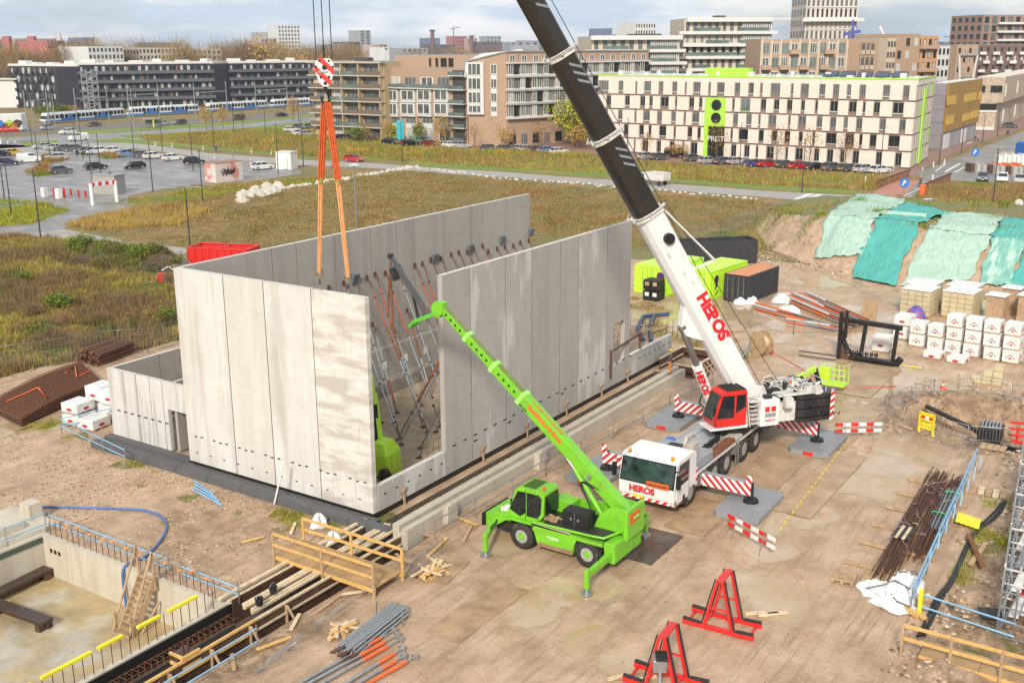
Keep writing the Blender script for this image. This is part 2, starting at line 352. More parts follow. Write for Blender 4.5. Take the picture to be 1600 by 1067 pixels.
for a,b_,c_,d_ in ((-B_,-B_,-45,B_),(76,-B_,B_,B_),(-45,46,76,B_),(-45,-B_,76,-50)): far.add([(a,b_,0),(c_,b_,0),(c_,d_,0),(a,d_,0)],[(0,1,2,3)])
far.build('ground',m_grassg,kind='structure')
# ---------------- roads, parking, paths ----------------
m_asph=mat('wet asphalt',(.20,.185,.175),.42,var=.2,vs=.3,col2=(.29,.27,.255),c2s=.15); m_path=mat('concrete path',(.33,.31,.28),.7,var=.12,vs=.5)
m_brickroad=mat('red brick paving',(.27,.155,.125),.7,var=.15,vs=.8); m_redpath=mat('red cycle path',(.42,.19,.14),.75,var=.1); m_mark=mat('road marking paint',(.72,.72,.70),.6)
m_green=mat('mown grass',(.15,.21,.025),.9,var=.3,vs=1.2,bump=.4,bs=4,col2=(.22,.22,.04),c2s=.1)
def strip(name,cl,wd,z,m):
    """ribbon of given width along surveyed centre line"""
    pts=[Vector((*g(*p),0)) for p in cl]; b=MB(); l_=[];r_=[]
    for i,p in enumerate(pts):
        d=(pts[min(i+1,len(pts)-1)]-pts[max(i-1,0)]).normalized(); nn=Vector((-d.y,d.x,0)); l_.append(p+nn*wd/2); r_.append(p-nn*wd/2)
    for i in range(len(pts)-1): b.add([(r_[i].x,r_[i].y,z),(r_[i+1].x,r_[i+1].y,z),(l_[i+1].x,l_[i+1].y,z),(l_[i].x,l_[i].y,z)],[(0,1,2,3)])
    return b.build(name,m,kind='structure')
sheet('car_park',[(-120,235),(0,226),(60,228),(150,234),(215,240),(330,246),(400,256),(470,266),(470,272),(385,284),(300,288),(200,306),(150,312),(60,325),(-80,330)],.012,m_asph)
sheet('access_road',[(-120,392),(-120,350),(0,352),(60,345),(105,330),(60,318),(-30,305),(50,300),(200,306),(200,318),(275,320),(275,326),(215,332),(155,343),(110,354),(98,358),(45,366),(0,373)],.016,m_asph)
sheet('footpath',[(98,358),(140,366),(200,378),(295,388),(300,402),(200,386),(120,376),(60,372),(45,366)],.012,m_path)
sheet('street',[(-60,236),(60,229),(120,228),(200,222),(330,240),(470,250),(560,254),(700,264),(800,270),(900,278),(1040,287),(1200,299),(1340,306),(1500,322),(1700,344),(1700,360),(1600,350),(1500,338),(1400,326),(1280,317),(1190,308),(1100,302),(1000,294),(900,286),(800,278),(700,272),(640,267),(560,262),(470,259),(330,248),(210,232),(100,240)],.02,m_path)
sheet('main_road',[(-80,222),(60,212),(200,203),(350,195),(490,183),(640,174),(640,182),(490,194),(350,206),(220,218),(150,232),(60,236),(-80,240)],.012,m_asph)
sheet('tram_track_bed',[(-80,206),(60,198),(250,190),(490,173),(640,164),(640,170),(490,181),(250,198),(60,208),(-80,218)],.012,mat('ballast',(.16,.14,.12),.9,var=.3,vs=2))
sheet('verge',[(185,212),(350,203),(490,190),(490,194),(350,208),(200,217)],.03,m_green)
sheet('verge',[(30,222),(90,219),(92,226),(40,229)],.03,m_green)
sheet('verge',[(100,206),(350,192),(490,178),(490,182),(350,197),(110,212)],.03,m_green)
sheet('verge',[(138,222),(180,216),(300,226),(470,240),(600,248),(600,252),(470,246),(330,234),(200,224)],.028,m_green)
sheet('verge',[(640,252),(800,262),(1000,272),(1190,288),(1340,298),(1340,304),(1190,296),(1000,280),(800,268),(640,259)],.008,m_green)
sheet('verge',[(1430,308),(1600,330),(1600,338),(1430,316)],.028,m_green)
sheet('service_street',[(360,196),(480,200),(600,222),(760,236),(900,238),(1000,250),(1150,262),(1300,270),(1420,276),(1480,270),(1440,262),(1100,240),(900,215),(480,190)],.010,m_brickroad)
sheet('avenue',[(1385,300),(1432,270),(1500,236),(1560,212),(1640,188),(1640,172),(1570,190),(1500,215),(1440,245),(1420,262),(1372,296)],.03,m_brickroad)
sheet('avenue',[(1432,270),(1480,252),(1600,205),(1660,190),(1660,204),(1560,250),(1520,268),(1700,280),(1700,296),(1500,284),(1440,282)],.024,m_asph)
sheet('cycle_bridge',[(1366,300),(1400,282),(1438,282),(1408,310),(1372,306)],.034,m_redpath)
sheet('cycle_path',[(1408,310),(1438,282),(1452,284),(1425,310)],.038,m_asph)
mk=MB()
def mline(pts,wd=.18,z=.044):
    q=[Vector((*g(*p),z)) for p in pts]
    for a,b in zip(q,q[1:]):
        d=(b-a).normalized(); nn=Vector((-d.y,d.x,0))*wd/2; mk.add([a-nn,b-nn,b+nn,a+nn],[(0,1,2,3)])
for k in range(0,9):
    x=20+k*44; mline([(x-14,262+k*.6),(x+18,266+k)]) ; mline([(x-60,292-k*.5),(x-8,299-k*.7)])
for y_ in (272,283,296): mline([(-20,y_+6),(410-(y_-272)*4,y_-4)],.15)
mline([(1462,268),(1478,256)],.3); mline([(1477,269),(1500,256)],.5); mline([(1492,270),(1506,262)],.3); mline([(1408,309),(1456,286)],.2); mline([(1511,225),(1519,222)],.4)
for k in range(3):
    a=g(1236+k*14,312+k*1.2); b=g(1262+k*14,303+k*1.2); mk.add([(a[0],a[1],.044),(a[0]+.8,a[1]-1,.044),(b[0]+.8,b[1]-1,.044),(b[0],b[1],.044)],[(0,1,2,3)])
for k in range(2):
    a=g(1490+k*30,331+k*3); b=g(1502+k*30,323+k*3); mk.add([(a[0],a[1],.044),(a[0]-.5,a[1]-2,.044),(b[0]-.5,b[1]-2,.044),(b[0],b[1],.044)],[(0,1,2,3)])
o=mk.build('road_markings',m_mark,kind='structure')
# ---------------- precast hall ----------------
HZ=11.5; TH=.3
m_wet=None
def conc_mat(name,c,streak=.3,warm=(.30,.265,.215),thr=(.5,.66),st=(1,1,.09),s=.8):
    m=mat(name,c,.75,var=.07,vs=1.1,bump=.15,bs=25); t=m.node_tree; n=t.nodes; l=t.links; b=n['Principled BSDF']
    old=b.inputs['Base Color'].links[0].from_socket; geo=n.new('ShaderNodeNewGeometry')
    for (stx,sc,th_,fac) in ((st,s,thr,streak),((1,1,1),.35,(.45,.7),.13),((2.2,2.2,.16),2.,(.56,.72),streak*.8)):
        q=n.new('ShaderNodeMapping'); q.inputs['Scale'].default_value=stx; l.new(geo.outputs['Position'],q.inputs[0])
        k=n.new('ShaderNodeTexNoise'); k.inputs['Scale'].default_value=sc; k.inputs['Detail'].default_value=7; k.inputs['Roughness'].default_value=.62; k.inputs['Distortion'].default_value=.4; l.new(q.outputs[0],k.inputs['Vector'])
        r=n.new('ShaderNodeMapRange'); l.new(k.outputs['Fac'],r.inputs[0]); r.inputs[1].default_value=th_[0]; r.inputs[2].default_value=th_[1]; r.inputs[4].default_value=fac
        x=n.new('ShaderNodeMixRGB'); l.new(r.outputs[0],x.inputs[0]); l.new(old,x.inputs[1]); x.inputs[2].default_value=(*warm,1); old=x.outputs[0]
    l.new(old,b.inputs['Base Color']); return m
mc_a=conc_mat('cream precast',(.61,.59,.56),.45); mc_a2=conc_mat('cream precast two',(.55,.52,.48),.6,(.64,.62,.59)); mc_b=conc_mat('cream precast stained',(.64,.61,.57),.8,(.42,.38,.33),(.44,.58),(.4,.4,1.7),.8)
mc_c=conc_mat('grey precast',(.40,.375,.345),.75,(.60,.575,.54),(.53,.60),(1,1,.3),.55); mc_d=conc_mat('grey precast plain',(.39,.365,.335),.5,(.30,.275,.25))
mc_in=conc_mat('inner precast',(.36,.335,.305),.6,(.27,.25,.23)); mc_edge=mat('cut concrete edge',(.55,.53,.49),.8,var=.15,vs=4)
hall=thing('unfinished_hall','roofless hall shell of tall precast concrete panels at the centre of the site','building',(14,6.8,0))
def panel(name,x0,y0,x1,y1,z0,z1,m,parent=hall,z0b=None,label=None):
    b=MB(); b.box(x0,y0,z0,x1,y1,z1); b.mi=1
    b.add([(x0,y0,z1+.004),(x1,y0,z1+.004),(x1,y1,z1+.004),(x0,y1,z1+.004)],[(0,1,2,3)])
    o=b.build(name,[m,mc_edge],parent,bevel=0)
    if label: o['label']=label
    return o
fy=[onX(px,py,0.)[0] for px,py in ((283,418),(347,428),(410,440),(485,455))]; fy=[13.7]+fy[1:]+[0.02]
GP=.03
for i,m in zip(range(3),(mc_a,mc_a2,mc_a)): panel('wall_panel',0,fy[i+1]+GP,TH,fy[i]-GP,.35,HZ,m)
# front low inner wall behind
hp=thing('concrete_wall_panel','rightmost cream panel of the front wall still hanging from the crane slings','wall panel',(0.15,1.6,.35))
b=MB(); b.box(-.01,fy[4],.35,TH-.01,fy[3]-GP,HZ); b.build('slab',mc_b,hp)
b=MB()
for yy in (3.01,1.15): b.tube((.14,yy,HZ),(.14,yy,HZ+.28),.04,8)
b.build('lifting_anchor',m_steel,hp)
rx=[onY(px,py,0.)[0] for px,py in ((690,430),(734,418),(790,402),(831,390),(876,378),(905,370),(950,356))]+[onY(988,345,0.)[0]]
for i in range(7):
    x0,x1=rx[i]+GP,rx[i+1]-GP; m=(mc_d,mc_c,mc_c,mc_d,mc_d,mc_c,mc_d)[i]
    if i<6: panel('wall_panel',x0,0,x1,TH,.35,HZ,m)
    else:
        xo=onY(958,560,0.)[0]; xc=onY(975,560,0.)[0]; zo=onY(960,506,0.)[1]; b=MB()
        b.box(x0,0,.35,xo,TH,HZ); b.box(xo,0,zo,x1,TH,HZ); b.box(xc,0,.35,x1,TH,zo); b.box(xo,0,.35,xc,TH,1.75)
        b.build('wall_panel',mc_d,hall)['label']='last grey panel with a tall door opening cut in it'
# low spandrel panels
zl=1.72
for x0,x1 in ((0.32,2.6),(2.6,5.0),(5.0,rx[0])): panel('low_panel',x0+GP,0,x1-GP,TH-.02,.35,zl-.0,mc_c)
panel('low_panel',rx[7]+.03,0.01,34.8,TH,.35,1.9,mc_c)
# left long wall
lx=[.0]+[onY(px,py,13.3)[0] for px,py in ((426,388),(464,379),(524,368),(580,355),(621,346),(648,340),(694,330),(738,321),(756,318),(795,309),(830,302))]
lx[0]=TH+.02
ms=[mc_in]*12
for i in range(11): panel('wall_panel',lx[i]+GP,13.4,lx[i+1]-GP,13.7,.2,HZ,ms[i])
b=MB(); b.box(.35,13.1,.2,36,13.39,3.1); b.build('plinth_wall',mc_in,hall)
b=MB(); b.box(.35,12.2,.15,36,13.08,1.0); b.build('plinth_wall',mat('raw foundation',(.27,.24,.20),.85,var=.2),hall)
for px,py in ((555,437),(619,421),(680,405),(735,390),(785,376),(830,364)):
    x,z=onY(px,py,13.3); b=MB(); b.ext([(-.28,-.3),(.28,-.3),(.28,.3),(-.28,.3)],(x,13.4,z),(1,0,0),(0,0,1),(0,-1,0),.03)
    b.hexa([(x-.3,13.38,z-.3),(x+.3,13.38,z-.3),(x+.3,13.3,z-.3),(x-.3,13.3,z-.3)],[(x-.3,13.38,z+.34),(x+.3,13.38,z+.34),(x+.3,13.1,z+.34),(x-.3,13.1,z+.34)]); b.build('steel_bracket',mat('bracket grey',(.12,.14,.17),.5,dirt=.2),hall)
b=MB()
for i in range(9): x=12+i*2.3; b.obox((x,13.08,1.9),(.45,.02,.5))
b.build('paper_label',m_white,hall)['kind']='stuff'
b=MB(); b.box(.32,.32,-.1,36,13.05,.12); b.build('floor_slab',mat('dusty slab',(.38,.29,.19),.85,var=.25,vs=.8,dirt=.3),hall)
b=MB(); b.box(.05,.05,-.6,34.8,.28,.35); b.box(.03,.31,-.6,.28,13.4,.35); b.build('waterproof_strip',m_black,hall)
# bolt pockets in the panels
b=MB()
for i in range(26):
    px=rx[0]+.8+i*1.0
    if px<28: b.obox((px,-.004,1.85-.0*i),(.32,.03,.07))
for i in range(6): b.obox((.9+i*.95,-.004,1.15),(.16,.03,.07))
for i in range(7): b.obox((29.4+i*.8,-.004,1.35),(.16,.03,.07))
for i in range(4): b.obox((rx[i+1]+.3,-.004,1.5+i*.05),(.35,.03,.08))
for i in range(26):
    y=.5+i*.5
    if i%4!=3: b.obox((-.004,y,1.95-.04*(i%2)),(.03,.2,.07))
for i in range(12): b.obox((-.004,.9+i*1.1,.95),(.03,.14,.06))
b.build('bolt_pocket',m_dark,hall)['kind']='stuff'
b=MB()
for x in (2.3,9.5,14.2,18.9,23.6,27.4):
    b.beam((x,-.05,1.),(x,-.12,.0),.12,.06); b.beam((x-.2,-.1,.75),(x+.25,-.06,.95),.08,.08)
b.build('timber_wedge',m_wood,hall)['kind']='stuff'
b=MB(); x,z=onY(953,571,0.); b.beam((x,-.06,z-.9),(x,-.06,z+1.1),.12,.1); b.beam((x+.3,-.1,z+1.),(x+4.2,-.1,z+1.3),.1,.12); b.beam((x+4.3,-.1,z+.2),(x+4.3,-.1,z+1.4),.12,.1); b.build('steel_clamp',m_rustd,hall)
b=MB()
for x in rx[1:7]: b.box(x-.05,.012,.4,x+.05,.2,HZ-.02)
for x in lx[1:11]: b.box(x-.05,13.43,.3,x+.05,13.6,HZ-.02)
for y in fy[1:4]: b.box(.012,y-.05,.4,.2,y+.05,HZ-.02)
b.build('joint_sealant',mat('joint sealant',(.10,.06,.04),.9),hall)['kind']='stuff'
# dark precast ground beam along the front
kb=thing('ground_beam','dark grey precast ground beam lying along the foot of the front wall','ground beam',(-.6,8,0))
m_kb=mat('dark precast beam',(.10,.10,.105),.75,var=.15)
for i in range(9):
    y0=-1.9+i*2.55; b=MB(); b.box(-1.25,y0+.02,-.2,-.75,y0+2.53,.42); b.build('beam_segment',m_kb,kb)
b=MB(); b.box(-.74,-.4,-.2,.0,21.4,.18); b.build('gravel_backfill',mat('dark gravel',(.10,.095,.09),.9,var=.4,vs=9,bump=.6,bs=12),kb)['kind']='stuff'
# annex
an=thing('concrete_annex','low roofless annex of pale concrete panels with a doorway left of the hall','building',(2.5,17.5,0))
ay=[21.2]+[onX(px,py,0.5)[0] for px,py in ((211,585),(232,592),(252,598),(313,612))]; ZA=4.5
mc_an=conc_mat('weathered annex precast',(.56,.55,.53),.75,(.33,.31,.28),(.5,.62),(1.6,1.6,.1),1.1)
for a,b2 in zip(ay[:3],ay[1:4]): panel('annex_panel',.5,b2+GP,.75,a-GP,.3,ZA,mc_an,an)
ydl=onX(268,700,.5)[0]; ydr=onX(303,712,.5)[0]; b=MB()
b.box(.5,ydl,.3,.75,ay[3]-GP,ZA); b.box(.5,ydr,2.85,.75,ydl,ZA); b.box(.5,13.75,.3,.75,ydr,ZA); b.build('annex_panel',mc_an,an)['label']='panel with open doorway'
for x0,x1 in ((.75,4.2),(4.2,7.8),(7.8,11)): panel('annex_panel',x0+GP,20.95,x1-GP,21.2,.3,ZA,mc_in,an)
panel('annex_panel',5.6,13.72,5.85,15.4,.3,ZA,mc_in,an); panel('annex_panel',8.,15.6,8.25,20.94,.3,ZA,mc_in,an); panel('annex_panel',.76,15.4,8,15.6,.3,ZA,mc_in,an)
b=MB(); b.box(.5,13.72,-.1,11,20.9,.15); b.build('floor_slab',MATS['dusty slab'],an)
b=MB(); b.box(-.0,13.8,-.3,.49,21.4,.3); b.build('plinth',m_kb,an)
b=MB()
for i in range(8): b.obox((.497,20.4-i*.62,1.95),(.02,.3,.08))
b.build('bolt_pocket',m_dark,an)['kind']='stuff'
b=MB(); b.tube((5,20.8,3.1),(6.2,19.3,1.),.04,6); b.tube((2.8,20.8,2.9),(3.1,20.2,2.),.03,6); b.build('brace',m_steel,an)
# ---------------- push-pull props ----------------
def prop(top,bot,kind,label,grp='push-pull props bracing the panels'):
    T=thing('push_pull_prop',label,'prop',bot,0,grp); a=Vector(bot);c=Vector(top); d=c-a
    def seg(t0,t1,r,m,nm): b=MB(); b.tube(a+d*t0,a+d*t1,r,7); return b.build(nm,m,T)
    if kind==0: seg(.0,.12,.035,m_rustd,'screw_end'); seg(.1,.56,.052,m_steel,'outer_tube'); seg(.54,.9,.05,m_steel,'inner_tube'); seg(.88,1,.035,m_rustd,'screw_end')
    elif kind==1: seg(0,.14,.035,m_rustd,'screw_end'); seg(.12,.6,.052,m_steel,'outer_tube'); seg(.58,.84,.06,m_oprop,'sleeve'); seg(.82,1,.035,m_rustd,'screw_end')
    elif kind==2: seg(0,.1,.035,m_rustd,'screw_end'); seg(.09,.36,.062,m_oprop,'sleeve'); seg(.34,.88,.058,m_steel,'outer_tube'); seg(.86,1,.035,m_rustd,'screw_end')
    else: seg(0,.1,.035,m_rustd,'screw_end'); seg(.08,.45,.06,m_steel,'outer_tube'); seg(.44,.66,.07,m_rust,'sleeve'); seg(.64,.9,.055,m_oprop,'sleeve'); seg(.88,1,.035,m_rustd,'screw_end')
    b=MB()
    for t in (.12,.35,.57,.86): p=a+d*t; q=a+d*(t+.006); b=MB(); b.tube(p,q,.09,8); b.build('collar',m_rustd,T)
    b=MB(); b.obox(bot,(.3,.22,.05)); b.build('foot_plate',m_rustd,T); b=MB(); b.obox((top[0],top[1]+.06,top[2]),(.2,.06,.34)); b.build('head_plate',m_rustd,T)
    return T
pt=[(515,450),(538,442),(557,440),(574,434),(587,429),(603,427),(623,426),(649,415),(661,412),(674,406),(690,404),(706,398),(718,395),(731,394),(741,389),(755,384),(764,393),(778,389),(790,386),(803,384),(814,379),(827,376)]
kd=[0,0,0,3,3,1,0,3,1,2,1,3,1,2,0,3,0,1,3,1,0,1]
ordn='first second third fourth fifth sixth seventh eighth ninth tenth eleventh twelfth thirteenth fourteenth fifteenth sixteenth seventeenth eighteenth nineteenth twentieth twenty-first twenty-second twenty-third twenty-fourth twenty-fifth twenty-sixth twenty-seventh twenty-eighth twenty-ninth thirtieth thirty-first thirty-second thirty-third thirty-fourth thirty-fifth thirty-sixth thirty-seventh thirty-eighth thirty-ninth fortieth forty-first forty-second'.split()
kn={0:'grey steel',1:'grey and orange',2:'grey prop with orange foot',3:'rust and orange'}
for i,((px,py),k) in enumerate(zip(pt,kd)):
    x,z=onY(px,py,13.28); z=min(z,8.6)
    prop((x,13.28,z),(x-4.-.3*(i%3),6.2-.8*(i%2),.17),k,f'{kn[k]} brace against the inner left wall, {ordn[i]} from the left')
for i,(x,z,k) in enumerate(((13.6,4.6,1),(15.6,5.,2),(17.6,4.4,0),(19.3,5.2,3),(21.2,4.6,2),(23.2,5.,1))):
    prop((x,13.08,z),(x-2.4,8.9+.4*(i%2),.17),k,f'lower {kn[k]} brace to the inner left wall, {ordn[i]} from the left','lower props on the inner left wall')
for i,(x,k) in enumerate(((6.75,0),(7.6,3),(8.6,3),(9.6,0),(12.,2),(14.5,0),(17.,2))):
    prop((x,.34,(6.9,8.1,6.,7.)[i%4]),(x-(.6,.3,.9)[i%3],(4.1,5.0,3.2)[i%3],.17),k,f'{("grey steel",0,"orange footed","rust and orange")[k]} brace behind the right wall, {ordn[i]} from its open end')
prop((3.2,.33,1.5),(2.6,2.6,.17),2,'short red and grey brace behind the low front spandrel panel'); prop((.34,4.4,8.),(4.6,4.6,.17),0,'grey brace behind the front wall, nearest the lime machine'); prop((.34,2.0,5.),(2.6,2.2,.17),2,'orange footed brace beside the loader in the open corner')
# slender rebar starters in the low wall gap
b=MB()
for i in range(12): x=1.1+i*.5; b.tube((x,.5,.1),(x,.5,2.3+.2*(i%3)),.012,4)
tag(b.build('starter_bars',m_rustd),'thin rusty starter bars standing behind the low panels','rebar')['kind']='stuff'
# hanging chain bundle
b=MB(); b.path([(4.6,2.2,11.2),(4.6,2.25,9.8),(4.5,2.3,8.4),(4.6,2.3,7.3)],.09,6)
# ---------------- strip foundation beside the right wall ----------------
sf=thing('strip_foundation','long pale concrete strip foundation beam with two stepped tops beside the right wall','foundation',(14,-2.6,0))
m_sf=conc_mat('raw cast concrete',(.47,.42,.34),.5,(.33,.29,.23))
b=MB(); b.box(-1.2,-3.1,-.4,30.5,-2.75,.72); b.build('outer_beam',m_sf,sf)
b=MB(); b.box(-1.2,-2.6,-.4,30.5,-2.2,.85); b.box(-1.2,-2.75,-.4,30.5,-2.6,.5); b.build('inner_beam',m_sf,sf)
for x in (1.6,10.2): b=MB(); b.box(x,-3.45,-.2,x+.8,-3.1,.95); b.tube((x+.4,-3.28,.95),(x+.4,-3.28,1.02),.16,10); b.build('pilaster',m_sf,sf)
b=MB()
for x0,x1,y0,y1 in ((0,31,-2.2,-.5),(-45,0,-3.5,0)): b.add([(x0,y0,-.9),(x1,y0,-.9),(x1,y1,-.9),(x0,y1,-.9)],[(0,1,2,3)])
b.add([(0,-.5,-.9),(31,-.5,-.9),(31,-.5,.0),(0,-.5,.0)],[(3,2,1,0)]); b.add([(-45,-3.5,-.9),(0,-3.5,-.9),(0,-3.5,.02),(-45,-3.5,.02)],[(0,1,2,3)]); b.add([(31,-2.2,-.9),(31,-.5,-.9),(31,-.5,0),(31,-2.2,0)],[(0,1,2,3)])
b.add([(0,-3.5,-.9),(0,-2.,-.9),(0,-2.,0),(0,-3.5,0)],[(0,1,2,3)])
b.build('trench',mat('trench earth',(.11,.085,.065),.9,var=.4,vs=3,bump=.5,bs=8),kind='structure')
b=MB()
for i in range(150):
    x=.3+i*.2; z=.15+.05*math.sin(i); b.tube((x,-1.9,-.5),(x,-1.9,z),.01,3,caps=False); b.tube((x,-1.35,-.5),(x,-1.35,z),.01,3,caps=False); b.tube((x,-1.9,z),(x,-1.35,z),.01,3,caps=False)
for yy in (-1.9,-1.35): 
    for z in (-.3,.1): b.tube((.2,yy,z),(30.4,yy,z),.012,4)
tag(b.build('rebar_cage',m_rust),'long rusty rebar cage in the trench beside the right wall','rebar')['kind']='stuff'
for i in range(9):
    x=1+i*3.3; b=MB(); b.beam((x,-1.1,.0),(x+3.1,-1.1,.02),.2,.06); tag(b.build('trench_plank',m_wood),f'{ordn[i]} brown plank from the near end lying in the trench below the right wall','plank','planks in the trench')
# formwork box at the far end of the strip
fw=thing('timber_formwork','open timber formwork frame at the far end of the strip foundation','formwork',(32.3,-2.6,0))
for k,(x0,y0,x1,y1) in enumerate(((30.8,-3.6,35.5,-3.6),(35.5,-3.6,35.5,-.6),(35.5,-.6,31.5,-.6),(30.8,-3.6,30.8,-2.))):
    b=MB(); b.beam((x0,y0,.35),(x1,y1,.35),.06,.9); b.build('form_board',m_woodd,fw); b=MB(); b.beam((x0,y0,.86),(x1,y1,.86),.14,.1); b.beam((x0,y0-.08,.3),(x1,y1-.08,.3),.06,.1); b.build('waling',m_woodl,fw)
for i in range(8): x=31+i*.62; b=MB(); b.beam((x,-3.7,.8),(x,-4.4,.0),.1,.05); b.build('strut',m_wood,fw)
# ---------------- striped boards (printed sheet) ----------------
def stripes(name,c1,c2,vec,period):
    m=bpy.data.materials.new(name); m.use_nodes=True; t=m.node_tree; n=t.nodes; l=t.links; b=n['Principled BSDF']; b.inputs['Roughness'].default_value=.4
    geo=n.new('ShaderNodeNewGeometry'); d=n.new('ShaderNodeVectorMath'); d.operation='DOT_PRODUCT'; l.new(geo.outputs['Position'],d.inputs[0]); d.inputs[1].default_value=[v/period for v in vec]
    f=n.new('ShaderNodeMath'); f.operation='FRACT'; l.new(d.outputs['Value'],f.inputs[0]); q=n.new('ShaderNodeMath'); q.operation='GREATER_THAN'; q.inputs[1].default_value=.5; l.new(f.outputs[0],q.inputs[0])
    x=n.new('ShaderNodeMixRGB'); l.new(q.outputs[0],x.inputs[0]); x.inputs[1].default_value=(*c1,1); x.inputs[2].default_value=(*c2,1); l.new(x.outputs[0],b.inputs['Base Color']); return m
RED=(.55,.02,.025); WH=(.75,.74,.72)
m_strA=stripes('red white hazard print',RED,WH,(0,.8,.8),.34); m_strR=stripes('red white hazard print right',RED,WH,(0,.8,-.8),.34); m_strB=stripes('red white hook print',(.60,.05,.04),WH,(.47,-.53,.71),.46)
def wheel(parent,c,r,w_,hub,side=-1,hubm=None,axis='y'):
    """wheel with tyre and rim; c is the centre, the outer face looks along side*axis"""
    b=MB(); n=20; prof=[(.52,-.5),(.86,-.5),(1.,-.36),(1.,.36),(.86,.5),(.52,.5)]
    def P3(rr,a,k):
        x=math.cos(a)*rr*r; z=math.sin(a)*rr*r; y=k*w_
        return (c[0]+x,c[1]+y,c[2]+z) if axis=='y' else (c[0]+y,c[1]+x,c[2]+z)
    rings=[[P3(rr,2*math.pi*i/n,k) for i in range(n)] for rr,k in prof]; b.loft(rings,smooth=True,caps=False)
    for i in range(n*2):
        a=2*math.pi*i/(n*2); a2=a+.08
        for s0,s1 in ((-.4,-.05),(.05,.4)):
            b.add([P3(1.0,a,s0),P3(1.0,a2,s0),P3(1.0,a2,s1),P3(1.0,a,s1),P3(1.035,a,s0),P3(1.035,a2,s0),P3(1.035,a2,s1),P3(1.035,a,s1)],[(4,5,6,7),(0,1,5,4),(3,7,6,2),(1,2,6,5),(0,4,7,3)])
    T=b.build('wheel',m_tyre,parent)
    b=MB(); k=side*.36; rings=[[P3(rr,2*math.pi*i/n,kk*side) for i in range(n)] for rr,kk in ((.54,.47),(.5,.30),(.3,.26),(.28,.38),(.1,.4))]; b.loft(rings,smooth=False); b.build('rim',m_rim,T)
    b=MB()
    for i in range(10):
        a=2*math.pi*i/10; q=P3(.40,a,side*.30); q2=P3(.40,a,side*.345); b.tube(q,q2,r*.055,6)
    b.tube(P3(0,0,side*.37),P3(0,0,side*.44),r*.16,10); b.build('wheel_bolts',m_dark,T)['kind']='stuff'
    if hubm:
        b=MB(); b.loft([[P3(rr,2*math.pi*i/12,kk*side) for i in range(12)] for rr,kk in ((.3,.3),(.27,.5),(.08,.54))]); b.build('hub',hubm,T)
    return T
# ---------------- mobile crane ----------------
cr=thing('mobile_crane','white five axle mobile crane with red operator cab and long dark telescopic boom','crane',(16,-11.1,0))
YL,YR=-9.55,-12.65
b=MB(); b.box(21.2,-12.6,1.0,24.2,-9.6,1.9); b.build('rear_box',m_grey,cr,bevel=.03)
b=MB(); b.box(11.4,-11.9,.75,24.3,-10.3,1.45); b.build('chassis',m_dark,cr)
b=MB(); b.box(13.4,YR+.75,1.45,24.2,YL-.75,1.62); b.box(14.0,YL-.7,1.55,23.8,YL-.1,1.62); b.build('deck',mat('grey deck',(.33,.36,.38),.45,var=.12,dirt=.5),cr)
for s,y0,y1 in ((0,YR,YR+.7),(1,YL-.7,YL)):
    b=MB(); b.box(10.9,y0,1.48,24.2,y1,1.58); b.build('side_deck',mat('mudguard grey',(.16,.155,.15),.6,dirt=.6),cr,bevel=.02)
    b=MB(); ye=YR if s==0 else YL; b.box(10.9,ye-.02,1.50,24.2,ye+.03,1.63); b.build('edge_rail',m_whited,cr)
    b=MB()
    xa=[9.3,11.15,12.25,16.05,16.55,20.6,24.2]
    yy=YR if s==0 else YL
    b.box(11.15,min(y0,y1)+.03,.75,12.3,max(y0,y1)-.03,1.45); b.box(16.05,min(y0,y1)+.03,.9,16.55,max(y0,y1)-.03,1.45); b.box(20.6,min(y0,y1)+.03,.8,23.9,max(y0,y1)-.03,1.45)
    b.box(12.3,min(y0,y1)+.1,1.36,20.6,max(y0,y1)-.1,1.45); b.build('fender',mat('mudguard grey',(.16,.155,.15),.6,dirt=.6),cr)
for x in (10.2,13.35,15.05,17.65,19.5):
    for y,sd_ in ((YR+.28,-1),(YL-.28,1)): wheel(cr,(x,y,.76),.76,.5,None,sd_)
# carrier cab
XF=8.15
b=MB()
sec=[(XF+.12,.62),(XF,.95),(XF,1.60),(XF+.30,2.85),(XF+.45,2.96),(10.55,2.96),(10.75,2.8),(10.75,1.1),(9.4,1.1),(9.3,.62)]
b.ext([(x,z) for x,z in sec],(0,YR,0),(1,0,0),(0,0,1),(0,1,0),YL-YR); b.build('cab_body',m_white,cr,bevel=.05)
b=MB(); b.hexa([(XF-.015,YR+.03,1.58),(XF-.015,YL-.03,1.58),(XF+.02,YL-.03,1.58),(XF+.02,YR+.03,1.58)],[(XF+.255,YR+.05,2.80),(XF+.255,YL-.05,2.80),(XF+.3,YL-.05,2.80),(XF+.3,YR+.05,2.80)]); b.build('windscreen_frame',m_black,cr)
b=MB(); b.hexa([(XF-.03,YR+.12,1.66),(XF-.03,YL-.12,1.66),(XF+.0,YL-.12,1.66),(XF+.0,YR+.12,1.66)],[(XF+.235,YR+.14,2.74),(XF+.235,YL-.14,2.74),(XF+.28,YL-.14,2.74),(XF+.28,YR+.14,2.74)])
ws=b.build('windscreen',mat('windscreen',(.03,.055,.05),.04,0,.7,1.3,spec=.6),cr)
b=MB()
for k,(ya,yb) in enumerate(((YR+.6,YR+1.4),(YR+1.5,YR+2.4))): b.beam((XF-.04,ya,1.80),(XF+.14,yb,2.2),.03,.02)
b.build('wiper',m_black,ws)
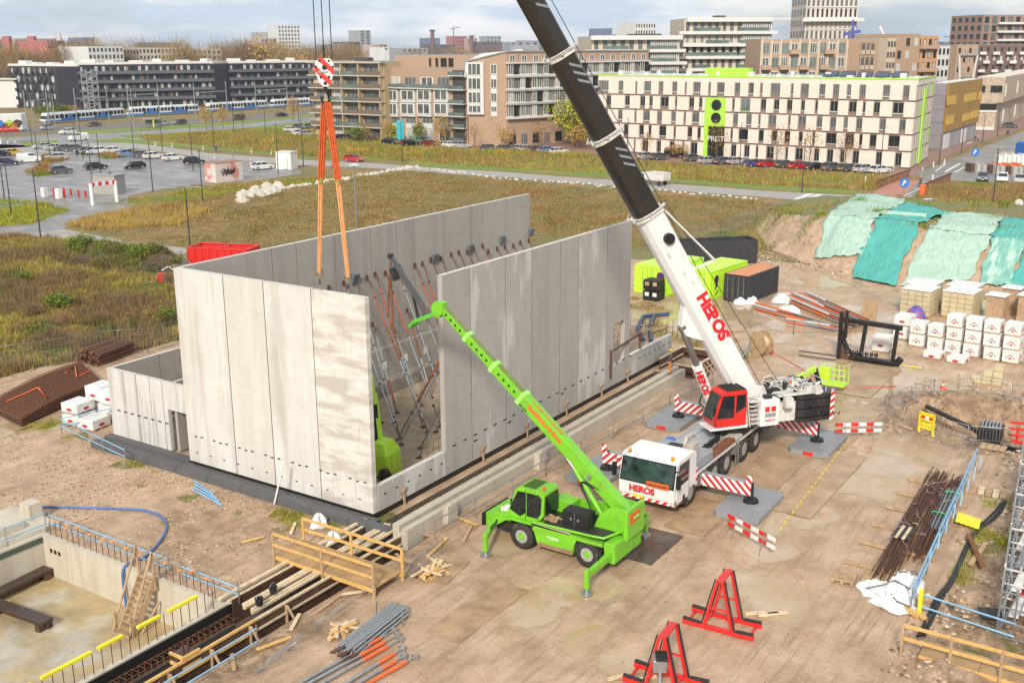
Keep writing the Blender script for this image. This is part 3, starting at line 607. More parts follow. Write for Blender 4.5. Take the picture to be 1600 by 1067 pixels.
for yy,sg in ((YR-.012,-1),(YL+.012,1)):
    b=MB(); b.ext([(8.42,1.62),(9.8,1.62),(9.8,2.75),(8.68,2.75)],(0,yy,0),(1,0,0),(0,0,1),(0,-sg,0),.03); b.build('side_window',m_glass,cr)
    b=MB(); b.ext([(8.4,.75),(9.85,.75),(9.85,1.62),(8.4,1.62)],(0,yy+sg*.01,0),(1,0,0),(0,0,1),(0,-sg,0),.03); b.build('door',m_white,cr,bevel=.01)
    b=MB(); b.box(9.95,yy-.02,.7,10.5,yy+.02,1.6) if 0 else b.box(9.12,yy-.02,.5,9.4,yy+.02,1.0); b.build('step',m_dark,cr)
    b=MB(); b.beam((XF+.05,yy+sg*.0,2.6),(XF-.05,yy+sg*.22,2.65),.05,.05); b.box(XF-.14,yy+sg*.12,1.75,XF-.02,yy+sg*.34,2.45) if sg>0 else b.box(XF-.14,yy-.34,1.75,XF-.02,yy-.12,2.45); b.build('mirror',m_black,cr)
b=MB(); b.box(8.55,YR-.018,1.62,9.4,YR-.012,1.72); b.build('lower_window',m_black,cr)
b=MB(); b.box(10.76,YR+.0,.62,11.1,YR+.5,1.7) if 0 else b.box(9.46,YR-.02,1.0,9.5,YR-.01,1.6); b.build('door_handle',m_black,cr)
text('HEROS','lettering',cr,(XF-.02,-10.85,1.10),(0,-1,0),(0,0,1),.46,mat('red letters',(.6,.02,.03),.4),.01,'CENTER',bold=.014)
b=MB(); b.box(XF-.05,-12.35,1.52,XF-.02,-11.1,1.82); sg_=b.build('orange_sign',m_orange,cr)
text('CONVOI EXCEPT.','lettering',sg_,(XF-.06,-11.72,1.6),(0,-1,0),(0,0,1),.15,m_black,.004,'CENTER')
text('LIEBHERR','lettering',cr,(XF-.02,-9.75,1.6),(0,-1,0),(0,0,1),.1,m_black,.004,'LEFT')
b=MB(); b.box(XF-.03,YR+.15,.72,XF+.0,YL-.15,.86); b.build('bumper_stripe',m_strA,cr,bevel=0)
b=MB(); b.box(XF-.04,-10.95,.82,XF-.02,-10.35,.94); b.build('number_plate',m_yell,cr)
b=MB(); b.tube((XF-.03,-9.9,.85),(XF+.05,-9.9,.85),.13,12); b.tube((XF-.03,-12.3,.85),(XF+.05,-12.3,.85),.13,12)
hl=b; 
for y_ in (-9.8,-12.4): b=MB(); b.tube((XF-.05,y_,1.0),(XF+.05,y_,1.0),.12,12); b.build('headlight',m_lamp,cr)
for x_,y_ in ((8.6,-12.3),(8.6,-9.9)): b=MB(); b.tube((x_,y_,2.96),(x_,y_,3.16),.09,10); b.build('beacon',mat('amber lamp',(.75,.30,.02),.3),cr)
b=MB(); b.path([(XF+.4,-10.4,2.95),(XF-.2,-10.5,3.15),(XF-.35,-10.55,2.7)],.015,5); b.obox((XF-.35,-10.55,2.6),(.05,.26,.22)); b.path([(XF+.4,-10.0,3.05),(XF-.2,-10.0,3.15),(XF-.35,-10.0,2.8)],.015,5); b.obox((XF-.35,-10.,2.7),(.05,.22,.2)); b.build('mirror',m_black,cr)
b=MB(); b.box(10.76,YR+.02,.9,10.98,YR+.4,1.9); b.build('chevron_board',m_strA,cr)
for z_,y0_,y1_ in ((.70,YR-.012,YR-.008),): b=MB(); b.box(8.2,y0_,.62,9.1,y1_,.95); b.build('mud_splash',m_mud,cr)
b=MB(); b.box(8.44,YR-.024,.74,8.46,YR-.01,2.8); b.box(9.84,YR-.024,.74,9.86,YR-.01,2.8); b.build('door_seam',m_black,cr)
# engine housing, radiator, exhaust behind cab
b=MB(); b.box(10.85,YR+.1,1.6,13.2,YL-.1,2.15); b.box(10.9,-11.3,2.15,12.6,YL-.3,2.45); b.build('engine_housing',m_grey,cr,bevel=.04)
for k in range(6):
    b=MB(); b.box(11.0+.42*(k%3),-11.5+.5*(k//3),2.46,11.36+.42*(k%3),-11.05+.5*(k//3),2.5); b.build('vent_panel',m_dark,cr)
b=MB(); b.box(10.95,-12.35,2.15,11.75,-11.75,3.05); b.build('air_filter_box',mat('beige tin',(.42,.38,.33),.6,var=.15,dirt=.6),cr,bevel=.03)
b=MB(); b.tube((10.85,-11.9,2.15),(10.85,-11.9,2.75),.2,14); b.path([(10.85,-11.9,2.7),(10.85,-11.9,3.1),(11.1,-11.9,3.35),(11.7,-11.95,3.4),(12.,-12.,3.2)],.1,10); b.build('exhaust_pipe',MATS['beige tin'],cr)
b=MB(); b.tube((13.4,-9.95,1.75),(13.4,-9.95,2.2),.28,14); b.build('blue_drum',m_bluep,cr)
b=MB(); b.box(13.6,YR+.05,1.6,16.2,YR+.5,1.85)
for k in range(3): b.box(13.8,YR+.1+.16*k,1.85,16.0,YR+.2+.16*k,1.88)
b.build('tool_tray',m_rust,cr)
b=MB(); b.box(16.3,YR+.05,1.62,17.3,YR+.75,1.78); b.build('tool_lid',mat('beige lid',(.50,.47,.40),.5),cr,bevel=.03)
for k in range(6):
    b=MB(); b.obox((14.0+k*.38,YR+.95+.05*(k%2),1.75),(.18,.25,.26)); b.tube((13.9+k*.38,YR+.95,1.9),(14.1+k*.38,YR+.95,1.9),.05,8); b.build('hydraulic_valve',m_dark,cr)
b=MB()
for k in range(9): z=.35+k*.17; b.tube((16.15,YR-.03,z),(16.55,YR-.03,z),.02,6)
b.tube((16.15,YR-.03,.3),(16.15,YR-.03,1.75),.03,6); b.tube((16.55,YR-.03,.3),(16.55,YR-.03,1.75),.03,6); b.build('ladder',m_steel,cr)
# outriggers
def outrigger(x,side,reach):
    y0=YR if side<0 else YL; y1=-11.1+side*reach
    b=MB(); b.box(x-.35,min(y0-side*.6,y1),.72,x+.35,max(y0-side*.6,y1),1.3); o=b.build('outrigger_beam',m_grey,cr,bevel=.02)
    b=MB(); b.box(x-.40,min(y0+side*.05,y1+side*.1),.78,x-.36,max(y0+side*.05,y1+side*.1),1.42); b.box(x-.40,y1-.15,1.42,x-.36,y1+.15,1.85); b.build('striped_board',m_strR if side<0 else m_strA,cr)
    b=MB(); b.tube((x,y1,.45),(x,y1,1.35),.12,12); b.tube((x,y1,.33),(x,y1,.46),.36,12); b.build('jack',m_dark,cr)
    b=MB(); b.tube((x,y1,.3),(x,y1,.36),.42,8); b.build('jack_foot',m_black,cr)
outrigger(11.8,-1,4.2); outrigger(11.8,1,4.2); outrigger(22.4,-1,4.2); outrigger(22.0,1,4.6)
# superstructure
az=math.atan2(.62623,-.77964); f=Vector((-.77964,.62623,0)); l=Vector((-.62623,-.77964,0)); U=Vector((0,0,1)); c0=Vector((18.0,-11.4,0))
def Q(a,b_,z): return c0+f*a+l*b_+U*z
def lbox(b,a0,l0,z0,a1,l1,z1): return b.hexa([Q(a0,l0,z0),Q(a1,l0,z0),Q(a1,l1,z0),Q(a0,l1,z0)],[Q(a0,l0,z1),Q(a1,l0,z1),Q(a1,l1,z1),Q(a0,l1,z1)])
b=MB(); b.tube(Q(0,0,1.6),Q(0,0,2.05),1.25,28); b.build('slewing_ring',m_dark,cr)
b=MB(); lbox(b,-4.4,-.95,2.05,1.1,-.55,3.2); lbox(b,-4.4,.55,2.05,1.0,.95,3.2); lbox(b,-4.4,-.55,2.05,1.,.55,2.5)
b.ext([(-2.2,3.2),(-.2,3.2),(-.9,4.3),(-1.7,4.3)],Q(0,.6,0)-U*0,f,U,l,.3); b.ext([(-2.2,3.2),(-.2,3.2),(-.9,4.3),(-1.7,4.3)],Q(0,-.9,0),f,U,l,.3); b.build('turntable_frame',m_whited,cr,bevel=.02)
b=MB(); lbox(b,-2.35,1.0,2.15,-1.15,1.6,3.7); b.build('side_box',m_white,cr,bevel=.03)
b=MB()
for k in range(2): lbox(b,-1.72-.4*k,1.6,3.0,-1.42-.4*k,1.615,3.3)
b.build('red_emblem_squares',m_red,cr); b=MB(); lbox(b,-2.12,1.6,2.68,-1.42,1.615,2.92); b.build('grey_emblem_bar',m_grey,cr)
text('HEROS','lettering',cr,Q(-1.45,1.62,2.42),-f,U,.2,MATS['red letters'],.004)
b=MB()
for k in range(6): z=2.3+k*.26; a=-.95+k*.04; lbox(b,a-.05-.28,1.05,z,a+.28,1.5,z+.05)
b.beam(Q(-1.2,1.52,2.2),Q(-.95,1.52,3.9),.05,.05); b.beam(Q(-.55,1.52,2.2),Q(-.3,1.52,3.9),.05,.05); b.beam(Q(-1.15,1.05,3.7),Q(-.1,1.05,3.9),.05,.05); b.build('access_steps',m_whited,cr)
# machinery clutter
for k in range(90):
    a=-5.2+4.9*rnd.random(); s_=-.9+2.2*rnd.random(); z=3.3+.4*rnd.random()+(.35 if a<-3.4 else 0); b=MB()
    if k%3==0: b.tube(Q(a,s_,z),Q(a+rnd.uniform(-.6,.6),s_+rnd.uniform(-.5,.5),z+.25),rnd.uniform(.03,.09),8)
    elif k%3==1: d=rnd.uniform(.12,.35); lbox(b,a,s_,z-.25,a+d*1.5,s_+d,z+d)
    else: b.path([Q(a,s_,z),Q(a+.3,s_+.1,z+.4),Q(a+.7,s_-.1,z+.3),Q(a+1.,s_+.1,z)],.03,6)
    b.build('machine_part',(m_whited,m_steel,m_dark,m_whited)[k%4],cr)
b=MB(); b.tube(Q(-2.6,-.5,3.5),Q(-2.6,.5,3.5),.42,18); b.tube(Q(-2.6,-.55,3.5),Q(-2.6,-.5,3.5),.55,18); b.tube(Q(-2.6,.5,3.5),Q(-2.6,.55,3.5),.55,18); b.build('winch',m_dark,cr)
b=MB(); b.tube(Q(-3.7,-.5,3.45),Q(-3.7,.5,3.45),.36,18); b.tube(Q(-3.7,.5,3.45),Q(-3.7,.55,3.45),.5,18); b.build('winch',m_whited,cr)
b=MB(); lbox(b,-5.4,-1.1,3.66,-2.5,1.25,3.78); b.path([Q(-5.6,1.2,3.7),Q(-5.6,1.2,4.3),Q(-3,1.2,4.3),Q(-3,1.2,3.7)],.025,6); b.path([Q(-5.6,-1.1,3.7),Q(-5.6,-1.1,4.3),Q(-5.6,1.2,4.3)],.025,6); b.build('winch_platform',m_whited,cr)
b=MB(); b.tube(Q(-3.4,.9,4.3),Q(-3.4,.9,4.5),.08,10); b.build('beacon',m_orange,cr)
# counterweight
for k in range(6):
    b=MB(); z=2.0+k*.27+.02*(k%2); i_=.05*(k%2); b.prism([tuple(Q(a,s_,0)[:2]) for a,s_ in ((-6.2+i_,-1.2),(-6.2+i_,1.1),(-5.8,1.35-i_),(-4.1,1.35-i_),(-3.8,1.1),(-3.8,-1.2),(-4.1,-1.5+i_),(-5.8,-1.5+i_))],z,z+.235); b.build('counterweight_slab',mat('black counterweight',(.018,.018,.02),.45,var=.4,vs=4,dirt=.3),cr,bevel=.02)
b=MB(); lbox(b,-6.1,1.36,2.0,-5.85,1.40,3.7); lbox(b,-6.25,.8,2.1,-6.21,1.1,3.7); b.build('striped_board',m_strA,cr)
for k in range(7): b=MB(); b.path([Q(-4.4-.3*k,1.55,3.2-.12*k),Q(-4.5-.3*k,1.62,2.9-.1*k),Q(-4.6-.3*k,1.56,2.5)],.03,5); b.build('hose',m_dark,cr)
# operator cab
b=MB(); CL0,CL1=.5,1.72
sec=[(-.15,2.45),(1.75,2.45),(1.95,2.8),(1.45,4.35),(1.2,4.5),(-.15,4.5)]
b.ext(sec,Q(0,CL0,0),f,U,l,CL1-CL0); b.build('operator_cab',m_red,cr,bevel=.06)
b=MB(); b.ext([(1.30,3.05),(1.93,3.05),(1.45,4.2),(.95,4.2)] if 0 else [(.62,2.95),(1.72,2.95),(1.34,4.25),(.62,4.25)],Q(0,CL1+.012,0),f,U,-l,.03); b.build('side_window',m_glass,cr)
b=MB(); b.ext([(-.08,3.5),(.5,3.2),(.5,4.25),(-.08,4.25)],Q(0,CL1+.012,0),f,U,-l,.03); b.build('side_window',m_glass,cr)
b=MB(); n_=(f*.94+U*.32).normalized(); b.hexa([Q(1.97,CL0+.1,2.9),Q(1.97,CL1-.1,2.9),Q(1.9,CL1-.1,2.9),Q(1.9,CL0+.1,2.9)],[Q(1.50,CL0+.1,4.3),Q(1.50,CL1-.1,4.3),Q(1.42,CL1-.1,4.3),Q(1.42,CL0+.1,4.3)]); b.build('windscreen',MATS['windscreen'],cr)
b=MB(); lbox(b,-.1,CL0+.05,4.51,1.1,CL1-.05,4.56); 
for k in range(4): lbox(b,.0+.28*k,CL0+.1,4.56,.06+.28*k,CL1-.1,4.62)
b.build('roof_grille',m_dark,cr)
b=MB(); lbox(b,-.25,CL0,2.30,2.1,CL1+.08,2.43); b.build('cab_platform',m_white,cr,bevel=.02)
b=MB(); b.path([Q(1.7,1.8,2.7),Q(1.95,2.0,2.75),Q(2.0,2.0,4.2),Q(1.5,1.8,4.3)],.02,5); b.obox(Q(2.0,2.0,3.6),(.12,.12,.35)); b.build('mirror',m_black,cr)
# boom
F0=Vector((18.75,-12.1,3.8)); TP=Vector((.2,2.8,43.)); bd=(TP-F0).normalized(); bs_=l.copy(); bn=bd.cross(bs_)*1.
bn=-bs_.cross(bd) if (-bs_.cross(bd)).z>0 else bs_.cross(bd)
def ring(t,hw,up,dn,cu=0.):
    c_=F0+bd*t-bn*0.0; R_=[(hw*.80,up),(hw,up-.1),(hw,-dn*.25),(hw*.82,-dn*.68),(hw*.45,-dn*.94),(0,-dn),(-hw*.45,-dn*.94),(-hw*.82,-dn*.68),(-hw,-dn*.25),(-hw,up-.1),(-hw*.80,up)]
    return [c_+bs_*a+bn*b_ for a,b_ in R_]
m_bdark=mat('dark boom paint',(.024,.020,.019),.35,.1,var=.25,vs=1.2,coat=.3); m_bdark2=mat('black boom flank',(.022,.023,.027),.4,.1,var=.2)
def boomsec(name,t0,t1,hw,up,dn,m,hw2=None):
    b=MB(); b.loft([ring(t0,hw,up,dn),ring(t1,hw2 or hw,up,dn)]); o=b.build(name,[m,m_bdark2] if m is m_bdark else m,cr)
    return o
boomsec('boom_base_section',-1.1,12.55,.74,.58,.86,mat('boom white',(.72,.72,.72),.35,var=.05,vs=.6,coat=.25,dirt=.12))
boomsec('boom_section',12.5,17.3,.70,.54,.84,m_bdark); boomsec('boom_section',17.2,22.1,.63,.48,.77,m_bdark); boomsec('boom_section',22.,33,.56,.42,.70,m_bdark); boomsec('boom_section',33,44,.49,.36,.62,m_bdark)
for t,h in ((12.5,.84),(17.25,.76),(22.05,.69),(33,.62)):
    b=MB(); a_=ring(t-.13,h,.62*h/.78,.92*h/.78+.05); c_=ring(t+.1,h,.62*h/.78,.92*h/.78+.05); b.loft([a_,c_])
    for k in range(11):
        p=ring(t+.12,h+.05,.62*h/.78+.05,.92*h/.78+.1)[k]; b.obox(p,(.13,.13,.13)) if k%2==0 else None
    b.path(ring(t+.2,h+.16,.62*h/.78+.14,.92*h/.78+.1),.03,5); b.build('collar',m_whited,cr)
m_bl=mat('grey warning print',(.22,.24,.26),.5)
for t in (16.1,21.0,25.2,11.6+0):
    if t<12: continue
    hw=.70 if t<17 else .63 if t<22 else .56
    for k in range(3):
        b=MB(); o_=F0+bd*(t-.45*k)+bs_*(hw+.004)
        A=[o_+bn*.38-bd*.0,o_+bn*.38+bd*.16,o_-bn*.12+bd*.62,o_-bn*.12+bd*.46]; b.loft([A,[p+bs_*.006 for p in A]]); b.build('warning_stripe',m_bl,cr)
# lettering along the base section, window, fittings
lp=F0+bd*7.1+bs_*.75-bn*.12
text('HEROS','lettering',cr,lp,-bd,bn,.90,MATS['red letters'],.01,sx=1.1,bold=.035)
text('nl','lettering',cr,F0+bd*4.1+bs_*.75+bn*.42,-bd,bn,.3,MATS['red letters'],.006)
pc=F0+bd*10.9+bs_*.74+bn*.05; b=MB(); b.tube(pc,pc+bs_*.22,.30,20); b.build('cable_drum',m_black,cr); b=MB(); b.tube(pc+bs_*.2,pc+bs_*.32,.12,12); b.build('drum_hub',m_black,cr)
b=MB()
for t,n2 in ((9.4,.3),(8.6,-.1),(7.9,.1),(10.,-.35),(6.2,.45)):
    p=F0+bd*t+bs_*.74+bn*n2; b.beam(p,p+bd*.25,.1,.06); b.tube(p+bs_*.0,p+bs_*.08,.03,6)
b.build('fittings',m_whited,cr)
b=MB(); q=F0+bd*12.4+bs_*.5+bn*.7
b.tube(F0+bd*12.7+bn*.9-bs_*.4,F0+bd*6.3+bn*2.5-bs_*.5,.05,6) if 0 else None
b.beam(F0+bd*12.6+bn*.7,F0+bd*7.9+bn*2.0,.09,.09); b.beam(F0+bd*7.9+bn*2.0,F0+bd*8.3+bn*.6,.09,.09); b.beam(F0+bd*12.5+bn*.65+bs_*.3,F0+bd*8.0+bn*2.0+bs_*.1,.07,.07); b.build('rope_guide',m_white,cr)
b=MB(); b.tube(F0+bd*-.6+bn*1.0-bs_*.1,F0+bd*44+bn*.75,.022,5); b.tube(Q(-3.4,0,3.8),F0+bd*12.6+bn*1.1,.02,5); b.build('hoist_rope',m_dark,cr)
# luffing cylinder
ct=F0+bd*5.9+bs_*.05-bn*1.45; cb_=Q(.75,.0,2.5); cdv=(cb_-ct)
b=MB(); b.ext([(-.9,0),(1.6,0),(.7,-.75),(.1,-.75)],F0+bd*6.0-bn*.80+bs_*.25,-bd,bn,-bs_,.5); b.build('cylinder_bracket',m_white,cr)
b=MB(); b.tube(ct,ct+cdv*.45,.19,16); b.tube(ct+cdv*.0,ct+cdv*.03,.26,16); b.build('piston_rod',mat('chrome rod',(.35,.34,.33),.25,.9),cr)
b=MB(); b.tube(ct+cdv*.43,cb_,.31,18); b.build('luffing_cylinder',m_white,cr)
cd=cdv.normalized(); cn=cd.cross(Vector((.93,.37,0))).normalized(); co_=(ct+cdv*.47); camv=(Vector((-.9,-.42,0))); camv=(camv-cd*camv.dot(cd)).normalized()
text('HEROS','lettering',cr,co_+camv*.32+cd.cross(camv)*.18*(1),cd,-cd.cross(camv) if 0 else camv.cross(cd),.5,MATS['red letters'],.01,bold=.02)
b=MB(); b.path([Q(1.1,.3,2.6),Q(1.9,.0,3.4),Q(1.5,.1,5.0),Q(1.4,.1,5.2)],.05,6); b.build('hose',m_black,cr)
b=MB(); b.tube(TP+Vector((-.35,0,-.6)),TP+Vector((.35,0,-.6)),.5,14); b.build('boom_head_sheave',m_dark,cr)
# pads
pads=[((11.75,-15.25),'grey crane mat under the front outrigger beside the red white barrier'),((22.45,-15.4),'grey crane mat under the rear outrigger nearest the lime basket'),((21.9,-6.3),'grey crane mat behind the crane beside the blue railing, far one'),((11.6,-6.6),'grey crane mat between the green boom and the strip foundation')]
p0=None
for (x,y),lb in pads:
    if p0 is None:
        p0=thing('crane_mat',lb,'mat',(x,y,0),0,'grey mats under the crane outriggers'); b=MB(); b.prism([(-2.1,-.95),(-1.85,-1.2),(1.85,-1.2),(2.1,-.95),(2.1,.95),(1.85,1.2),(-1.85,1.2),(-2.1,.95)],.03,.30); b.build('mat_board',mat('grey mat plastic',(.25,.26,.275),.5,var=.12,dirt=.5),p0,w=False,bevel=.03)
        b=MB(); b.box(-2.13,-.35,.08,-2.05,.25,.27); b.build('red_grip',m_red,p0,w=False)
    else: dup(p0,(x,y,0),0,lb)
# ---------------- hook block and slings ----------------
hx,hy=.15,2.02; hz=21.1; HK_S=.62
hb=thing('hook_block','red and white striped hook block hanging from the steel ropes above the hall','hook block',(hx,hy,hz))
vd=Vector((-.75,-.66,0)); hr=Vector((.66,-.75,0))   # faces the lens side
b=MB(); sc_h=lambda L_:[(a*.62,c*.66) for a,c in L_]; hc=Vector((hx,hy,hz+.78))
out_=sc_h([(-.42,.95),(.42,.95),(.68,.62),(.74,.2),(.36,-.85),(.18,-.95),(-.18,-.95),(-.36,-.85),(-.74,.2),(-.68,.62)])
b.ext(out_,hc+vd*.2,hr,U,-vd,.4); b.build('cheek_plate',m_strB,hb)
for x,z,r_ in ((0,.35,.11),(-.3,-.3,.06),(.3,-.3,.06),(0,-.72,.075),(-.35,.8,.05),(.35,.8,.05),(-.62,.4,.05),(.62,.4,.05)):
    p=hc+U*z*.66+hr*x*.62; b=MB(); b.tube(p+vd*.2,p+vd*.24,r_,12); b.build('bolt',m_black,hb)
b=MB(); b.ext([(-.25,-.02),(.25,-.02),(.25,.07),(-.25,.07)],hc+vd*.2,hr,U,vd,.01); pl_=b.build('name_plate',m_white,hb); text('LIEBHERR','lettering',pl_,hc-U*.01+vd*.215-hr*.22,hr,U,.09,m_black,.003)
b=MB(); z_=hc-U*.62; b.tube(z_-U*.25,z_+U*.05,.10,10); b.path([z_-U*.2,z_-U*.4+hr*.13,z_-U*.62+hr*.17,z_-U*.78,z_-U*.68-hr*.18,z_-U*.45-hr*.2],.065,8); b.build('hook',m_dark,hb)
b=MB()
for s_ in (-.36,0,.36): b.tube(hc+U*.6+hr*s_,Vector((hx,hy,42.5))+hr*s_,.024,5)
b.tube(hc+U*.6,hc+U*1.2,.05,8); b.build('hoist_rope',m_dark,hb)
m_sl=mat('orange sling',(.60,.12,.03),.7,var=.2,vs=4); m_sl2=mat('faded orange sling',(.75,.36,.15),.7,var=.15,vs=4)
for yy,lb,jy in ((3.01,'orange lifting sling to the left anchor of the hanging panel',2.6),(1.15,'orange lifting sling to the right anchor of the hanging panel',1.5)):
    T=thing('lifting_sling',lb,'sling',(.15,yy,HZ+.3),0,'slings carrying the panel'); j=Vector((.15,jy,16.9)); top=Vector((hx,hy+(.1 if yy>2 else -.1),hz-.55)); low=Vector((.14,yy,HZ+.85))
    for s_ in (-.11,0.,.11):
        b=MB(); b.beam(top+hr*s_*.9,j+hr*s_*.9,.13,.05); b.build('sling_strand',m_sl,T)
    b=MB(); b.beam(j+hr*.05,low+hr*.04,.11,.05); b.beam(j-hr*.07,low-hr*.04,.11,.05); b.build('lower_strand',m_sl2,T)
    b=MB(); b.tube(j+Vector((0,0,.1)),j-Vector((0,0,.15)),.1,8); b.path([low+hr*.12+U*.2,low+U*-.1+hr*.16,low-U*.35,low-U*.1-hr*.16,low+U*.2-hr*.12],.035,6); b.build('shackle',mat('brass shackle',(.42,.38,.12),.4,.6),T)
    b=MB(); b.tube(low-U*.3,(.14,yy,HZ+.2),.04,6); b.build('chain',m_dark,T)
# ---------------- green telehandler ----------------
th=thing('telehandler','bright green rotating telehandler with its boom raised over the low wall','telehandler',(2.4,-9.8,0))
X0,X1=1.35,3.75
for x,sd_ in ((X0+.22,-1),(X1-.22,1)):
    for y in (-7.95,-11.5): wheel(th,(x,y,.64),.64,.46,None,sd_,m_lime,'x')
b=MB(); b.box(X0+.5,-12.8,.45,X1-.5,-6.2,.95); b.build('axle_frame',m_dark,th)
b=MB(); b.ext([(-10.75,.42),(-8.85,.42),(-8.65,1.05),(-8.5,1.22),(-10.95,1.22),(-10.8,.9)],(X0+.02,0,0),(0,1,0),(0,0,1),(1,0,0),X1-X0-.04); b.build('side_skirt',m_lime,th,bevel=.04)
b=MB(); b.ext([(-6.35,.75),(-7.0,1.22),(-7.3,1.35),(-8.6,1.35),(-8.7,1.22),(-12.6,1.22),(-12.6,1.38),(-7.2,1.5),(-6.2,1.2)],(X0-.02,0,0),(0,1,0),(0,0,1),(1,0,0),X1-X0+.04); b.build('fender_deck',m_lime,th,bevel=.04)
b=MB(); b.prism([(X0+.05,-6.3),(X0+.2,-5.75),(X1-.2,-5.75),(X1-.05,-6.3)],.7,1.25); b.build('front_bumper',m_lime,th,bevel=.05)
b=MB(); b.box(X0+.1,-5.74,.6,X1-.1,-5.6,1.25); b.build('bumper_pad',m_black,th)
b=MB(); b.box(X0-.05,-12.95,.55,X1+.2,-12.4,1.5); b.build('rear_frame',m_lime,th,bevel=.04)
b=MB(); b.tube((2.55,-9.6,1.3),(2.55,-9.6,1.7),.8,20); b.build('slewing_ring',m_dark,th)
b=MB(); b.box(X0+.1,-12.4,1.5,X1,-9.1,1.62); b.build('turret_deck',mat('black tread plate',(.03,.03,.03),.5),th)
b=MB(); b.ext([(-9.0,1.6),(-12.9,1.6),(-12.9,2.7),(-12.0,2.75),(-11.3,2.35),(-9.6,2.15),(-9.0,2.3)],(3.55,0,0),(0,1,0),(0,0,1),(1,0,0),.12); b.ext([(-11.3,1.6),(-12.9,1.6),(-12.9,2.75),(-12.2,2.8),(-11.6,2.3)],(2.35,0,0),(0,1,0),(0,0,1),(1,0,0),.12)
b.box(2.2,-13.1,1.35,3.9,-12.9,2.8); b.build('turret_side',m_lime,th,bevel=.03)
b=MB(); b.box(2.4,-13.13,2.1,3.4,-13.1,2.6); b.build('warning_label',m_orange,th)
b=MB(); b.path([(X0,-8.6,1.55),(X0,-11.6,1.62),(X0+.1,-12.3,1.62),(X0+.8,-12.8,1.8),(3.6,-12.95,1.95)],.06,8); b.build('bumper_rail',m_lime,th)
b=MB(); b.box(X0-.02,-10.6,1.38,X0+.3,-8.5,1.5); b.build('walkway',mat('beige walkway',(.40,.37,.32),.6,dirt=.5),th)
b=MB(); b.box(1.75,-11.3,1.63,2.5,-9.95,2.35); bx=b.build('tool_box',m_black,th,bevel=.02); b=MB(); b.box(1.73,-10.61,1.66,1.75,-10.59,2.32); b.tube((1.72,-10.42,2.0),(1.75,-10.42,2.0),.06,10); b.tube((1.72,-10.8,2.0),(1.75,-10.8,2.0),.06,10); b.build('latch',m_steel,bx)
b=MB()
for k in range(7): b.path([(1.6+.1*rnd.random(),-9.0-.11*k,1.65),(1.8+.2*rnd.random(),-9.1-.1*k,1.85),(2.0,-9.4-.08*k,1.68)],.035,5)
b.build('chain_heap',m_wood,th)
# cab
b=MB(); cs=[(-6.95,1.5),(-7.3,2.1),(-7.55,2.95),(-7.8,3.1),(-9.0,3.1),(-9.15,2.95),(-9.1,1.9),(-8.8,1.5)]
b.ext(cs,(X0+.12,0,0),(0,1,0),(0,0,1),(1,0,0),1.25); b.build('cab',m_lime,th,bevel=.05)
b=MB(); b.ext([(-7.22,1.85),(-7.35,2.2),(-7.68,2.85),(-8.1,2.88),(-8.12,1.85),(-7.8,1.6)],(X0+.105,0,0),(0,1,0),(0,0,1),(1,0,0),.03); b.build('side_window',m_glass,th)
b=MB(); b.ext([(-8.18,1.7),(-8.18,2.88),(-8.85,2.88),(-9.0,2.75),(-8.95,1.95),(-8.75,1.7)],(X0+.105,0,0),(0,1,0),(0,0,1),(1,0,0),.03); b.build('side_window',m_glass,th)
b=MB(); b.box(X0+.2,-9.2,1.95,X0+1.3,-9.14,2.85); b.build('rear_window',m_glass,th); b=MB(); b.box(X0+.2,-7.25,2.0,X0+1.3,-7.2,2.3); b.build('front_window',m_glass,th)
b=MB(); 
for k in range(9): b.box(X0+.25+.12*k,-8.6,3.11,X0+.29+.12*k,-7.9,3.13)
b.build('roof_grille',m_dark,th)
b=MB(); b.tube((X0+.3,-9.0,3.1),(X0+.3,-9.0,3.28),.07,10); b.build('beacon',m_orange,th)
b=MB(); b.obox((X0+.7,-6.8,1.55),(.5,.6,.1)); b.tube((X0+.4,-6.6,1.5),(X0+.4,-6.6,1.7),.06,8); b.build('headlight',m_lamp,th)
b=MB(); b.prism([(X0+.1,-6.3),(X0+.1,-7.25),(X1-.1,-7.25),(X1-.1,-6.3)],1.2,1.5); b.build('front_deck',m_lime,th,bevel=.05)
b=MB(); b.box(2.75,-9.9,1.6,3.5,-7.3,2.3); b.build('engine_hood',m_lime,th,bevel=.05)
# outriggers
for (p,q) in (((1.3,-6.35,.95),(-.25,-7.0,.95)),((1.5,-12.7,.95),(-.85,-12.75,.95)),((3.7,-12.7,.95),(5.75,-12.3,.95)),((3.7,-6.3,.95),(5.3,-6.2,.95))):
    b=MB(); b.beam(p,q,.26,.34,w2=.2,h2=.26); b.build('outrigger_arm',m_lime,th,bevel=.02)
    b=MB(); b.beam((q[0],q[1],.28),(q[0],q[1],1.2),.2,.2,up=(0,1,0)); b.build('outrigger_jack',m_lime,th,bevel=.02)
    b=MB(); b.tube((q[0],q[1],.03),(q[0],q[1],.12),.26,12); b.tube((q[0],q[1],.1),(q[0],q[1],.3),.08,8); b.build('outrigger_foot',m_steel,th)
